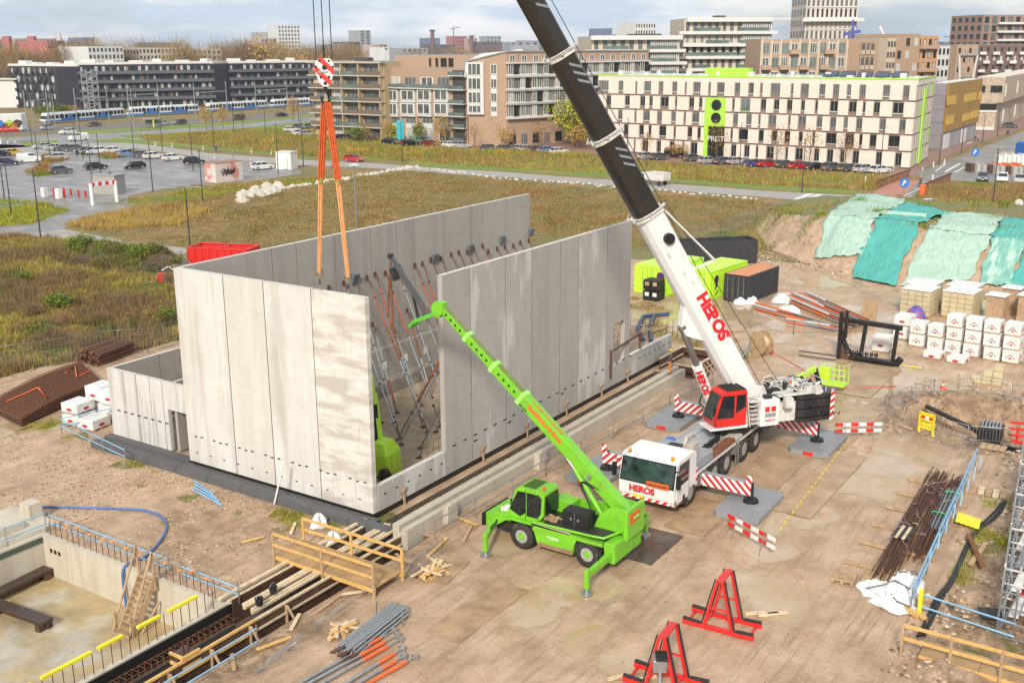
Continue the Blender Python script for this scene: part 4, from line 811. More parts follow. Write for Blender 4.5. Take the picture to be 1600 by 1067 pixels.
# boom
BP=Vector((3.0,-12.55,2.45)); BT=Vector((3.0,-2.2,10.75)); tb=(BT-BP).normalized(); ts=Vector((-1,0,0)); tn=ts.cross(tb); tn=tn if tn.z>0 else -tn; LB=(BT-BP).length
def tsec(name,t0,t1,hw,hh,m,top=None):
    b=MB(); a0=BP+tb*t0;a1=BP+tb*t1
    b.hexa([a0-ts*hw-tn*hh,a0+ts*hw-tn*hh,a1+ts*hw-tn*hh,a1-ts*hw-tn*hh],[a0-ts*hw+tn*hh,a0+ts*hw+tn*hh,a1+ts*hw+tn*hh,a1-ts*hw+tn*hh]); return b.build(name,m,th,bevel=.03)
m_olive=mat('greased boom side',(.17,.22,.05),.5,var=.25,vs=2,stretch=(6,1,1))
tsec('boom_base_section',-.6,7.15,.26,.31,m_lime); tsec('boom_section',7.1,9.2,.21,.26,m_lime); tsec('boom_section',9.15,11.2,.18,.22,m_lime); tsec('boom_section',11.15,LB,.15,.18,m_lime)
for t0,t1,hw,hh in ((7.3,9.1,.21,.26),(9.35,11.1,.18,.22),(11.35,LB-.2,.15,.18)):
    b=MB(); a0=BP+tb*t0+tn*(hh+.004);a1=BP+tb*t1+tn*(hh+.004); b.hexa([a0-ts*hw*.85,a0+ts*hw*.85,a1+ts*hw*.85,a1-ts*hw*.85],[p+tn*.02 for p in (a0-ts*hw*.85,a0+ts*hw*.85,a1+ts*hw*.85,a1-ts*hw*.85)]); b.build('wear_strip',m_olive,th)
    n_=4
    for k in range(n_): p=BP+tb*(t0+.3+k*(t1-t0-.3)/n_)+ts*(hw); b=MB(); b.tube(p+ts*.002,p+ts*.012,.065,12); b.build('boom_hole',m_black,th)
for t,hw,hh in ((7.15,.29,.34),(9.2,.24,.29),(11.2,.21,.25)):
    b=MB(); a0=BP+tb*(t-.12);a1=BP+tb*(t+.12); b.hexa([a0-ts*hw-tn*hh,a0+ts*hw-tn*hh,a1+ts*hw-tn*hh,a1-ts*hw-tn*hh],[a0-ts*hw+tn*hh,a0+ts*hw+tn*hh,a1+ts*hw+tn*hh,a1-ts*hw+tn*hh]); b.build('collar',mat('pale green collar',(.33,.70,.14),.45),th,bevel=.03)
text('StobNoordeloos','lettering',th,BP+tb*6.6+ts*.265-tn*.02,-tb,tn,.34,m_orange,.005,bold=.012)
text('0-032172-72-034','lettering',th,BP+tb*6.6+tn*.315+ts*.16,-tb,-ts,.3,m_orange,.004)
text('MAGNI','lettering',th,BP+tb*7.0+ts*.265-tn*.26,-tb,tn,.16,m_black,.004)
b=MB(); b.tube(BP+tb*-.1-ts*.36,BP+tb*-.1+ts*.36,.16,12); b.tube(BP+tb*2.2+ts*.3,BP+tb*2.2+ts*.38,.12,12); b.build('pivot_pin',m_steel,th)
b=MB(); b.tube((3.0,-10.0,1.8),BP+tb*2.6-tn*.65-ts*0,.11,12) if 0 else b.tube((2.75,-11.75,1.75),BP+tb*3.0-tn*.45+ts*.1,.13,12); b.build('lift_cylinder',m_lime,th); b=MB(); b.tube(BP+tb*2.7-tn*.5+ts*.1,BP+tb*4.3-tn*.42,.06,10); b.build('cylinder_rod',MATS['chrome rod'],th)
b=MB(); b.box(X0-.0,-10.74,.40,X0+.015,-8.86,.60); b.build('mud_splash',m_mud,th)
b=MB()
for k in range(4): b.path(smooth([BP+tb*(1.5+.1*k)+ts*(.32)-tn*(.1+.05*k),BP+tb*(2.6)+ts*.36-tn*(.45+.06*k),(2.45,-11.2,2.3),(2.3,-10.9,1.7)]),.022,5)
for k in range(3): b.path(smooth([(X0+.05,-6.5-.05*k,1.25),(X0-.15,-6.6,1.0),(.9,-6.6,1.12),(.4,-6.8-.03*k,1.1)]),.02,5); b.path(smooth([(X0+.1,-12.3,1.4),(.9,-12.5,1.25),(.3,-12.6-.04*k,1.15)]),.02,5)
b.build('hydraulic_hose',m_black,th)['kind']='stuff'
b=MB(); b.box(X0+.09,-8.82,1.52,X0+.1,-8.80,2.95); b.box(X0+.09,-8.14,1.5,X0+.10,-8.12,3.0); b.build('door_seam',m_dark,th)
# head, carriage and jib
b=MB(); h0=BT; b.ext([(-.3,.24),(.2,.26),(.42,.0),(.3,-.5),(-.02,-.55),(-.3,-.2)],h0+Vector((.22,0,0)),Vector((0,1,0)),U,Vector((-1,0,0)),.44); b.build('boom_head',m_lime,th,bevel=.03)
b=MB(); c1=BT+Vector((0,.25,-.35)); c2=Vector((2.9,-.75,9.85)); b.beam(c1,c2,.45,.2); b.beam(c2,c2+Vector((0,.28,-.3)),.6,.16); b.build('fork_carriage',mat('darker green paint',(.10,.45,.03),.45,dirt=.4),th,bevel=.02)
b=MB(); j0=Vector((2.95,-1.5,10.2)); j1=Vector((3.0,.85,12.95)); b.beam(j0,j1,.16,.30,w2=.12,h2=.2); b.build('jib_beam',mat('rusty grey jib',(.09,.09,.10),.6,.2,col2=(.20,.12,.08),c2s=1.3,c2t=(.55,.6)),th)
b=MB(); b.beam(j0+(j1-j0)*.45,Vector((2.95,-.9,9.8)),.08,.1); b.tube(j1-Vector((.1,0,0)),j1+Vector((.1,0,0)),.14,10); b.beam(j1+Vector((0,-.1,-.6)),j1+Vector((0,-.35,-1.2)),.25,.3); b.build('jib_strut',m_dark,th)
b=MB(); b.tube(j1,j1-U*.5,.05,6); b.path([j1-U*.5,j1-U*1.4+Vector((0,.05,0)),j1-U*2.8,j1-U*4.0],.06,6); b.path([j1-U*.6,j1-U*1.6-Vector((0,-.18,0)),j1-U*3.2+Vector((0,.3,0))],.05,6); b.build('chain_strop',m_rust,th)
text('MAGNI','lettering',th,(X0+.01,-9.35,.9),(0,-1,0),(0,0,1),.2,m_white,.004)
# ---------------- lime boom lifts ----------------
bl=thing('boom_lift','yellow green boom lift basket with mesh rail parked behind the crane counterweight','boom lift',(31.5,-12.6,0))
def wh(T,x,y,r=.4): b=MB(); b.tube((x,y-.15,r),(x,y+.15,r),r,14); b.build('wheel',m_tyre,T)
for x in (28.4,30.6):
    for y in (-12.4,-10.6): wh(bl,x,y)
b=MB(); b.box(28.2,-12.2,.4,30.8,-10.8,.95); b.build('chassis',m_dark,bl); b=MB(); b.box(28.4,-12.1,.95,29.8,-10.9,1.5); b.build('body',m_limey,bl,bevel=.05)
b=MB(); b.beam((29,-11.3,1.5),(32.2,-11.9,1.75),.28,.32); b.build('boom',m_limey,bl); b=MB()
for k in range(4): b.beam((32.1+.1*k,-12.0+.12*k,1.8),(32.5+.1*k,-12.3+.1*k,.5),.1,.12)
b.build('linkage',m_dark,bl)
bx0,by0,bz0,bz1=32.7,-13.75,.55,1.75; b=MB(); b.box(bx0,by0,bz0,bx0+1.1,by0+1.7,bz0+.08); b.box(bx0-.05,by0+1.0,bz0,bx0+.3,by0+1.7,bz0+1.2); b.build('basket_floor',m_limey,bl)
b=MB()
for z in (bz0+.4,bz0+.8,bz1): b.path([(bx0,by0,z),(bx0+1.1,by0,z),(bx0+1.1,by0+1.7,z),(bx0,by0+1.7,z),(bx0,by0,z)],.025,5)
for k in range(6): 
    for x in (bx0,bx0+1.1): b.tube((x,by0+1.7*k/5,bz0),(x,by0+1.7*k/5,bz1),.022,5)
b.build('basket_rail',m_limey,bl)
lf=thing('loader','yellow green machine with black boom inside the open corner of the hall','machine',(4.7,3.0,.12))
b=MB(); b.loft([[(4.0,2.5,.3),(5.4,2.5,.3),(5.4,3.8,.3),(4.0,3.8,.3)],[(4.0,2.5,1.5),(5.3,2.5,1.7),(5.3,3.8,1.7),(4.0,3.8,1.5)],[(4.2,2.8,2.1),(5.1,2.8,2.2),(5.1,3.6,2.2),(4.2,3.6,2.1)]]); b.build('hood',m_limey,lf,bevel=.12)
b=MB(); b.box(4.2,3.85,.4,5.4,4.6,1.6); b.beam((4.9,3.9,1.4),(5.0,4.1,4.0),.3,.3); b.build('mast',m_black,lf); b=MB(); b.beam((5.0,3.75,2.0),(5.2,4.25,4.6),.28,.3); b.beam((5.2,4.25,4.6),(5.4,4.5,5.6),.15,.2); b.build('boom',m_limey,lf)
for y in (2.9,4.4): b=MB(); b.tube((3.85,y-.3,.5),(4.1,y-.3,.5),.38,14); b.build('wheel',m_tyre,lf)
# ---------------- pit ----------------
m_pitw=conc_mat('pit wall concrete',(.52,.47,.38),.55,(.38,.32,.23),(.48,.62),(1.2,1.2,.25),.9); ZP=-2.
m_pitf=mat('muddy pit floor',(.40,.30,.16),.3,var=.3,vs=.6,col2=(.42,.38,.30),c2s=.35,c2t=(.48,.6),dirt=.2)
pt_=thing('basement_pit','open concrete basement pit with muddy floor at the lower left','pit',(-18,6,-2))
b=MB(); b.box(-45,-.1,ZP-.3,-9.9,13,ZP); b.build('pit_floor',m_pitf,pt_)
b=MB(); 
for i in range(5): y0=.0+i*2.5; b=MB(); b.box(-10.2,y0,ZP,-9.9,y0+2.49,.06); b.build('pit_wall_panel',m_pitw,pt_)
for i in range(12): x1=-9.9-i*3.; b=MB(); b.box(x1-2.99,12.5,ZP,x1,12.8,.06); b.build('pit_wall_panel',m_pitw,pt_)
b=MB(); b.box(-45,-.28,-.95,-9.9,.0,.06); b.build('near_wall',m_pitw,pt_); b=MB(); b.box(-45,-.36,-.95,-9.6,-.285,.0); b.build('waterproof_face',m_black,pt_)
b=MB(); b.box(-45,12.45,-.28,-10.25,12.495,-.02); b.build('joint_strip',mat('dark green strip',(.06,.08,.06),.6,dirt=.4),pt_)
b=MB()
for k in range(3): b.obox((-10.21,11.9-.32*k,-.6),(.02,.18,.2))
b.build('wall_socket',m_black,pt_)
b=MB(); b.box(-16,12.8,-.2,-9,16.6,.22); b.box(-12.3,13.6,.22,-10.4,14.3,.55); tag(b.build('concrete_slab',m_pitw),'pale concrete slab behind the pit corner at the left edge','slab')
b=MB(); b.box(-9.7,14.2,.0,-9.0,15.,1.0); tag(b.build('concrete_pier',m_pitw),'square raw concrete pier at the left edge behind the pit','pier')
m_cap=mat('orange cap',(.8,.3,.08),.5)
T=thing('starter_bar_row','row of rusty starter bars with orange caps along the right pit wall','rebar',(-10,6,0))
for i in range(27):
    y=12.2-i*.45; h=.55+.12*(i%3); b=MB(); b.tube((-9.95,y,.0),(-9.95+.03*(i%2),y,h+.2),.018,4); b.build('bar',m_rustd,T)
    if i%2: b=MB(); b.obox((-9.95,y,h+.22),(.14,.14,.06)); b.build('cap',m_cap if i not in(17,) else m_yell,T)
T=thing('starter_bar_row','row of bars joined by yellow plastic guard rails along the near pit wall','rebar',(-14,0,0))
for i in range(34):
    x=-10.6-i*.42; b=MB(); b.tube((x,-.12,.0),(x,-.12,1.02),.018,4); b.build('bar',m_rustd,T)
for x0,x1 in ((-12.9,-11.4),(-14.4,-13.3),(-16.2,-15.1),(-18.6,-16.5),(-21,-19)): b=MB(); b.box(x0,-.2,.98,x1,-.04,1.08); b.build('yellow_guard',m_yell,T)
def railing(name,label,pts,zs,m,post_m=None,step=2.2,r_=.035,cat='railing',h=1.1,z0=0):
    T=thing(name,label,cat,pts[0]); P_=[Vector((*p[:2],0)) for p in pts]
    for z in zs:
        for a,c in zip(P_,P_[1:]): b=MB(); b.tube(a+U*(z0+z),c+U*(z0+z+rnd.uniform(-.04,.04)),r_,6); b.build('rail',m,T)
    for a,c in zip(P_,P_[1:]):
        n_=max(1,int((c-a).length/step))
        for k in range(n_+1): p=a+(c-a)*k/n_; b=MB(); b.tube(p+U*z0,p+U*(z0+h),.028,6); b.build('post',post_m or m_steel,T)
    return T
railing('guard_rail','pale blue guard rail along the right edge of the pit, longer part',[(-9.6,12.7),(-9.6,3.9)],(.45,.85),m_blue,step=2.2)
railing('guard_rail','short pale blue guard rail by the pit corner nearest the trench',[(-9.6,3.0),(-9.6,-.6)],(.4,.75),m_blue,step=1.8)
railing('guard_rail','blue guard rail crossing the pale slab behind the pit',[(-9.8,12.75),(-16,12.9)],(.45,1.0),m_blue,step=2)
# benches
def bench(cx,cy,L_,ang,label):
    T=thing('steel_beam_bench',label,'beam',(cx,cy,ZP),ang,'brown beams lying in the pit'); b=MB(); b.box(-L_/2,-.32,.35,L_/2,.32,.5); b.box(-L_/2,-.06,.08,L_/2,.06,.35); b.build('plank',mat('wet brown plank',(.055,.03,.022),.25,var=.3,vs=3),T,w=False,bevel=.01)
    for x in (-L_/2+.3,L_/2-.3): b=MB(); b.box(x-.15,-.35,0,x+.15,.35,.35); b.build('support',m_woodd,T,w=False)
bench(-12.6,12.0,4.6,R(5),'brown beam lying along the far pit wall'); bench(-13.6,9.4,3.6,R(95),'brown beam on blocks in the middle of the pit')
b=MB(); b.box(-14.9,10.6,ZP,-14.3,11.2,ZP+.8); b.path([(-14.95,10.55,ZP+.3),(-14.25,10.55,ZP+.5)],.04,5); tag(b.build('timber_crate',m_wood,bevel=.02),'small timber crate beside the beams in the pit','crate')
# stairs
sx0,sy0=-11.1,4.6
st_=thing('timber_stair','brown timber site stair with tall handrail posts leading into the pit','stairs',(sx0,sy0,ZP))
A0=Vector((-11.7,5.15,ZP)); A1=Vector((-10.25,4.5,.3)); dv=A1-A0; sw=Vector((-.35,-.85,0)).normalized()*.9
A1=Vector((-10.3,4.9,.3)); A0=Vector((-11.7,4.9,ZP)); sw=Vector((0,-.95,0)); dv=A1-A0
for o_ in (Vector((0,0,0)),sw): b=MB(); b.beam(A0+o_,A1+o_,.06,.28); b.build('stringer',m_woodd if 0 else m_wood,st_)
for k in range(9): p=A0+dv*(k+.7)/9.3; b=MB(); b.hexa([p+Vector((-.13,0,-.02)),p+Vector((.13,0,-.02)),p+sw+Vector((.13,0,-.02)),p+sw+Vector((-.13,0,-.02))],[p+Vector((-.13,0,.02)),p+Vector((.13,0,.02)),p+sw+Vector((.13,0,.02)),p+sw+Vector((-.13,0,.02))]); b.build('tread',m_wood,st_)
for o_ in (Vector((0,.06,0)),sw-Vector((0,.06,0))):
    b=MB(); b.beam(A0+o_+Vector((-.1,0,0)),A0+o_+Vector((-.2,0,1.0)),.08,.08); b.build('post',m_wood,st_); b=MB(); b.beam(A1+o_+Vector((-.1,0,-.6)),A1+o_+Vector((-.15,0,1.25)),.1,.1); b.build('post',m_wood,st_)
    b=MB(); b.beam(A0+o_+Vector((-.35,0,.1)),A1+o_+Vector((-.15,0,1.2)),.1,.06); b.build('handrail',m_wood,st_)
b=MB(); b.beam(A0+sw+Vector((.3,-.1,0)),A1+sw+Vector((0,-.1,-1.2)),.07,.07); b.beam(A0+Vector((-.2,0,.02)),A0+sw+Vector((-.2,0,.02)),.1,.08); b.build('brace',m_wood,st_)
def surf(px,py,z=.06): x,y=g(px,py); return (x,y,z)
b=MB(); b.path(smooth([surf(25,793),surf(110,794),surf(200,796),surf(238,800),surf(258,812),surf(262,828),surf(250,848),surf(232,868),surf(222,875,.1),(-9.75,6.15,.25),(-10.05,6.2,.22),(-10.35,6.25,0),(-10.4,6.2,-.9),(-10.45,6.1,-1.95)]),.065,8)
tag(b.build('blue_hose',mat('blue hose',(.07,.15,.36),.55,var=.3)),'thick blue hose curving over the sand and down into the pit','hose')
# ---------------- formwork trench ----------------
tf=thing('trench_formwork','long timber formwork with brown panels and pale top rails beside the trench','formwork',(-9,-2.7,-.5))
for i in range(18):
    x1=-.3-i*2.05; b=MB(); b.box(x1-2.03,-2.72,-.9,x1,-2.66,.32); b.build('form_panel',m_woodd,tf)
    b=MB(); b.beam((x1-2.03,-2.69,.37),(x1,-2.69,.37),.12,.09); b.beam((x1-2.03,-2.79,-.05),(x1,-2.79,-.05),.06,.09); b.build('top_rail',m_woodl if i<5 else m_woody,tf)
    if i>3:
        b=MB(); b.beam((x1-.5,-2.85,.3),(x1-.5,-3.45,-.5),.09,.06); b.beam((x1-.5,-2.8,-.8),(x1-.5,-2.8,.3),.12,.06); b.build('strut',m_wood,tf)
for i in range(6):
    x1=-.3-i*1.6; b=MB(); b.box(x1-1.58,-.5,-.9,x1,-.44,.25); b.build('form_panel',m_woodd,tf)
lg=[(-.6,-10.2,.05,.30),(-.5,-10.,-.32,.22),(-.4,-9.9,-1.15,.26),(-.4,-10.1,-1.38,.28),(-.4,-10.,-1.72,.26),(-.5,-10.2,-1.95,.28)]
for i,(x0,x1,y,z) in enumerate(lg):
    b=MB(); b.beam((x0,y,z),(x1,y-.05,z-.02),.2 if i in(0,2) else .14,.12); tag(b.build('timber_beam',m_woodl,bevel=.01),f'pale timber beam lying along the trench, {ordn[i]} from the pit side','timber','pale timber beams over the trench')
for i in range(4):
    b=MB(); y=-1.35-.22*i; b.tube((-10.6-.4*i,y,-.35+.05*(i%2)),(-20,y,-.35),.06,7); tag(b.build('black_pipe',m_black),f'black pipe lying in the lower trench, {ordn[i]} from the pit wall','pipe','black pipes in the trench')
b=MB()
for i in range(60):
    x=-10.5-.3*i; z=-.1
    for y in (-.75,-1.2): b.tube((x,y,-.8),(x,y,z),.012,3,caps=False)
    b.tube((x,-.75,z),(x,-1.2,z),.012,3,caps=False)
for y in (-.75,-1.2):
    for z in (-.6,-.15): b.tube((-10.2,y,z),(-29,y,z),.014,4)
tag(b.build('rebar_cage',m_rust),'rusty rebar cage in the trench beside the black pit wall','rebar')['kind']='stuff'
T=thing('column_box','timber column box with rebar sticking out beside the lower trench','formwork',(-14,-2.4,-.9)); b=MB(); b.box(-14.3,-2.6,-.9,-13.7,-2.05,.55); b.build('box',m_woodd,T)
for z in (.1,.5): b=MB(); b.beam((-14.45,-2.68,z),(-13.55,-2.68,z),.1,.1); b.beam((-14.38,-2.7,z+.02),(-14.38,-1.95,z+.02),.1,.1); b.build('clamp',m_woody,T)
b=MB()
for k in range(8): b.tube((-14.2+.06*k,-2.5+.05*(k%4),.3),(-14.2+.06*k,-2.5+.05*(k%4),.95),.015,4)
b.build('rebar',m_rustd,T)
for i,(x,y) in enumerate(((-8.7,-1.75),(-9.75,-2.0))):
    T=thing('bucket',('black bucket on the pale timbers near the gangway','black bucket at the left end of the pale timbers')[i],'bucket',(x,y,.42)); b=MB(); b.tube((x,y,.42),(x,y,.75),.14,12,r2=.19,caps=False); b.tube((x,y,.42),(x,y,.44),.14,12); b.build('pail',m_dark,T); b=MB(); b.path([(x-.18,y,.75),(x-.1,y,.9),(x+.1,y,.9),(x+.18,y,.75)],.012,4); b.build('handle',m_steel,T)
# ---------------- gangway ----------------
def gangway(label,x0,x1,y0,y1,zd,nposts,loc,one=False,ye=0):
    T=thing('timber_gangway',label,'gangway',loc)
    n_=3; 
    for k in range(n_):
        ya=y0+(y1-y0)*k/n_; yb=y0+(y1-y0)*(k+1)/n_; b=MB(); b.box(x0,min(ya,yb)+.01,zd,x1,max(ya,yb)-.01,zd+.04); b.build('deck_board',mat('muddy plywood',(.36,.22,.10),.6,var=.3,vs=1.5,dirt=.5),T)
    for x in (x0+.05,x1-.05): b=MB(); b.beam((x,y0,zd-.1),(x,y1,zd-.1),.1,.2); b.build('edge_beam',m_woody,T)
    for x in ((x0-.03,) if one else (x0-.03,x1+.03)):
        y0+=ye; ye=0
        for z in (.55,1.1): b=MB(); b.beam((x,y0,zd+z),(x,y1,zd+z),.05,.13); b.build('rail',m_woody,T)
        for k in range(nposts): y=y0+(y1-y0)*k/(nposts-1); b=MB(); b.beam((x,y,-.1),(x,y,zd+1.15),.1,.1,up=(0,1,0)); b.build('post',m_wood if x<(x0+x1)/2 else m_woody,T)
    return T
gangway('yellow timber gangway with double rails crossing the trench',-6.1,-4.2,.8,-5.2,.42,3,(-5.1,-2.2,0))
gw=gangway('yellow timber ramp with rails at the lower right corner',1.55,2.75,-26.1,-32.6,.25,5,(1.6,-29,0),True,.65)
LB_=((1.2,-4.9,1.8,.4),(3.4,-5.3,1.4,-.2),(-.8,-4.6,2.2,.2),(-2.6,-3.9,1.2,1.2),(5.8,-4.8,1.5,.1),(2.4,-3.6,2.4,1.4),(-7.6,-3.9,1.8,.1),(-9.5,-3.8,1.3,.5),(-11.2,-4.3,1.5,-.3),(-13,-3.9,1.2,.9),(-6.3,-4.2,1.1,-.7),(13.5,-3.8,1.6,.2),(18,-4.2,1.8,.1),(-3.,-1.5+4.2,1.3,.6),(-5,3.4,1.1,-.4),(-2.2,5.,.9,.3))
for i,(x,y,L_,a_) in enumerate(LB_): b=MB(); b.obox((x,y,.06+.02*(i%3)),(L_,.16,.05),a_); tag(b.build('loose_board',(m_wood,m_woodl,m_woody)[i%3]),f'{("weathered","pale","yellow")[i%3]} loose board lying on the sand near the trench, {ordn[i]} of the scatter','board','loose boards scattered round the trench')
# steel road plates
m_plate=mat('muddy steel plate',(.40,.26,.15),.45,.0,var=.25,vs=.9,col2=(.27,.17,.09),c2s=.8,c2t=(.45,.65),dirt=.4); m_plated=mat('dark wet steel plate',(.085,.06,.045),.25,.1,var=.4,vs=1.2,dirt=.5); m_cplate=mat('wet concrete plate',(.44,.305,.19),.4,var=.22,vs=.8,col2=(.33,.215,.12),c2s=.5,c2t=(.42,.65),dirt=.25)
pl=[(-4.5,-9.6,5.2,1.7,0,m_plate,'muddy steel plate in front of the green machine'),(4.9,-12.6,3.6,2.6,0,m_plated,'dark steel plate under the crane front'),(9.3,-13.6,4.2,2.2,0,m_plate,'dark steel plate beside the crane front wheel'),(-2.4,-5.9,2.4,2.0,R(8),m_plate,'steel plate at the end of the gangway'),(16,-14.4,9,2.6,0,m_cplate,'long wet plate beside the crane wheels'),(27,-15.6,9,2.8,0,m_cplate,'wet plate behind the crane'),(28.5,-12.4,7,2.6,R(1),m_cplate,'wet plate under the lime basket'),(37,-14,8,3,0,m_cplate,'wet plate before the black frame'),(17,-17.4,10,2.0,0,m_cplate,'long wet plate beside the striped barriers')]
for i,(x,y,a,c_,rz,m,lb) in enumerate(pl):
    T=MB(); T.obox((x,y,.03+.002*i),(a,c_,.02),rz); tag(T.build('road_plate',m),lb,'road plate','steel and concrete road plates')
# ---------------- pipes and props piles ----------------
T=thing('scaffold_tube_bundle','bundle of long grey steel tubes on the sand below the gangway','tubes',(-8.5,-6.9,0))
k=0
for r_,n_ in ((0,8),(1,7),(2,6)):
    for i in range(n_): y=-6.45-.14*i-.07*r_; b=MB(); b.tube((-10.4+.25*rnd.random(),y-.3,.12+.13*r_),(-6.6+.2*rnd.random(),y+.05,.12+.13*r_),.06,8); b.build('tube',m_steel,T); 
for i in range(14): b=MB(); b.tube((-10.5-.2*rnd.random(),-6.8-.08*i,.2+.04*(i%5)),(-10.15,-6.8-.08*i,.2+.04*(i%5)),.04,6); b.build('rusty_end',m_rustd,T)
for x in (-9.6,-7.3): b=MB(); b.path([(x,-6.3,.05),(x,-6.35,.75),(x,-6.45,.75)],.03,5); b.path([(x,-7.7,.05),(x,-7.7,.75)],.03,5); b.build('stillage_post',m_steel,T)
for i,(p,q,a) in enumerate((((-12.8,-7.2),(-7.9,-7.75),0),((-12.9,-7.5),(-8.1,-8.1),1),((-13,-7.8),(-8.3,-8.4),0),((-12.,-8.7),(-8.8,-8.9),2),((-11.9,-9.0),(-9.2,-9.3),0),((-12.1,-9.3),(-9.,-9.7),3))):
    T=thing('loose_prop',f'steel prop lying on the sand at the bottom edge, {ordn[i]} from the grey tube bundle','prop',(*p,.1),0,'props lying at the bottom edge'); a0=Vector((*p,.14+.05*(i%2)));a1=Vector((*q,.14)); d=a1-a0
    b=MB(); b.tube(a0,a0+d*.6,.07,8); b.build('outer_tube',m_steel if a!=3 else m_orange,T); b=MB(); b.tube(a0+d*.58,a0+d*.85,.08,8); b.build('sleeve',m_orange,T); b=MB(); b.tube(a0+d*.85,a1,.035,6); b.obox(a1,(.05,.3,.25),.2); b.build('foot_plate',m_steel,T)
def woodpile(label,cx,cy,n_,L_,sp):
    T=thing('wood_pile',label,'wood pile',(cx,cy,0))
    for i in range(n_): a=rnd.uniform(-.5,.5)+ (1.4 if i%5==0 else 0); z=.05+.05*(i//4); c=Vector((cx+rnd.uniform(-sp,sp),cy+rnd.uniform(-sp,sp)*.6,z)); d=Vector((math.cos(a),math.sin(a),rnd.uniform(-.08,.12)))*L_*rnd.uniform(.35,.6); b=MB(); b.beam(c-d,c+d,.12,.05); b.build('board',m_woodl if i%3 else m_woody,T)
woodpile('loose pile of pale off-cut boards beside the grey tubes',-9.0,-5.8,16,1.1,.35); woodpile('scattered pile of pale off-cut boards under the bent barrier',-2.9,-5.9,26,1.1,.6)
def barrier(label,p,q,h=1.05,n_=12,lean=0.,grp='steel crowd barriers round the excavation'):
    T=thing('crowd_barrier',label,'barrier',(*p,0),0,grp); p=Vector((*p,0));q=Vector((*q,0)); d=q-p; nn=Vector((-d.y,d.x,0)).normalized(); up=(U*h+nn*lean)
    b=MB(); lo=up*.18; b.path([p+lo,p+up*.92,p+up+d*.03,q+up-d*.03,q+up*.92,q+lo,p+lo],.022,6); b.build('frame',m_steel,T)
    for k in range(1,n_): b=MB(); b.tube(p+d*k/n_+lo,p+d*k/n_+up,.010,4); b.build('bar',m_steel,T)
    for s_ in (.12,.88): b=MB(); b.beam(p+d*s_-nn*.3+U*.03,p+d*s_+nn*.3+U*.03,.05,.03); b.tube(p+d*s_+U*.03,p+d*s_+lo,.02,5); b.build('foot',m_steel,T)
barrier('bent crowd barrier leaning over the scattered boards',(-4.2,-5.2),(-1.6,-5.1),1.1,14,-.5,None)
bc=[((34.1,-17.95),(36.4,-18.8)),((36.45,-18.85),(38.0,-21.0)),((38.0,-21.05),(38.,-23.4)),((38,-23.5),(37.8,-25.8)),((34.0,-17.9),(31.6,-17.1)),((31.3,-16.9),(29.3,-18.6)),((29.2,-18.7),(28.3,-20.7)),((28.25,-20.8),(27.8,-22.7)),((27.8,-22.8),(28.5,-24.9))]
for i,(p,q) in enumerate(bc): barrier(('leftmost crowd barrier on the far side of the excavation','crowd barrier behind the small block pallet','crowd barrier far side right of the pallet','crowd barrier far side at the right edge','crowd barrier closing the left end of the excavation, upper','crowd barrier closing the left end of the excavation, lower','crowd barrier left of the yellow sign','crowd barrier right behind the yellow sign','crowd barrier in front of the dark crate')[i],p,q)
# yellow chapter 8 sign
T=thing('yellow_barrier','bright yellow plastic barrier with a red and white strip','barrier',(28.2,-20.2,0)); fl=[(28.45,-19.75),(28.0,-20.75)]
a0=Vector((28.35,-19.7,0)); a1=Vector((27.95,-20.75,0)); d=(a1-a0); nn=Vector((-.93,-.36,0))
for t0,t1,z0,z1,nm in ((0,.14,0,1.2,'post'),(.86,1,0,1.2,'post'),(.0,1,1.1,1.25,'board'),(.1,.9,.72,1.12,'board'),(.1,.9,.42,.62,'board'),(.1,.9,.22,.36,'board')):
    b=MB(); b.hexa([a0+d*t0+U*z0,a0+d*t1+U*z0,a0+d*t1+U*z0-nn*.08,a0+d*t0+U*z0-nn*.08],[a0+d*t0+U*z1,a0+d*t1+U*z1,a0+d*t1+U*z1-nn*.08,a0+d*t0+U*z1-nn*.08]); b.build(nm,m_yell,T)
for k,(t0,t1) in enumerate(((.15,.38),(.38,.62),(.62,.85))): b=MB(); b.hexa([a0+d*t0+U*.86+nn*.012,a0+d*t1+U*.86+nn*.012,a0+d*t1+U*.86,a0+d*t0+U*.86],[a0+d*t0+U*1.04+nn*.012,a0+d*t1+U*1.04+nn*.012,a0+d*t1+U*1.04,a0+d*t0+U*1.04]); b.build('reflector',m_white if k==1 else m_red,T)
b=MB(); b.beam(a0+d*.07-nn*.1+U*.03,a0+d*.07+nn*.35+U*.05,.12,.06); b.beam(a0+d*.93-nn*.1+U*.03,a0+d*.93+nn*.35+U*.05,.12,.06); b.build('foot',m_yell,T)
def striped(label,p,q,n_=6):
    T=thing('striped_barrier',label,'barrier',(*p,0),0,'red and white plank barriers'); p=Vector((*p,0));q=Vector((*q,0)); d=q-p; nn=Vector((-d.y,d.x,0)).normalized()
    for z in (.95,.55):
        for k in range(n_): b=MB(); b.beam(p+d*k/n_+U*z,p+d*(k+1)/n_+U*z,.035,.2); b.build('plank_section',(m_red,m_white)[k%2],T)
    for s_ in (.2,.8):
        c=p+d*s_; b=MB(); b.tube(c+nn*.35,c+nn*.03+U*1.1,.022,5); b.tube(c-nn*.35,c-nn*.03+U*1.1,.022,5); b.build('trestle',m_steel,T)
striped('red and white plank barrier behind the rear crane mat',(23.9,-15.9),(25.6,-18.2)); striped('red and white plank barrier beside the front crane mat',(8.2,-15.5),(6.8,-18.4))
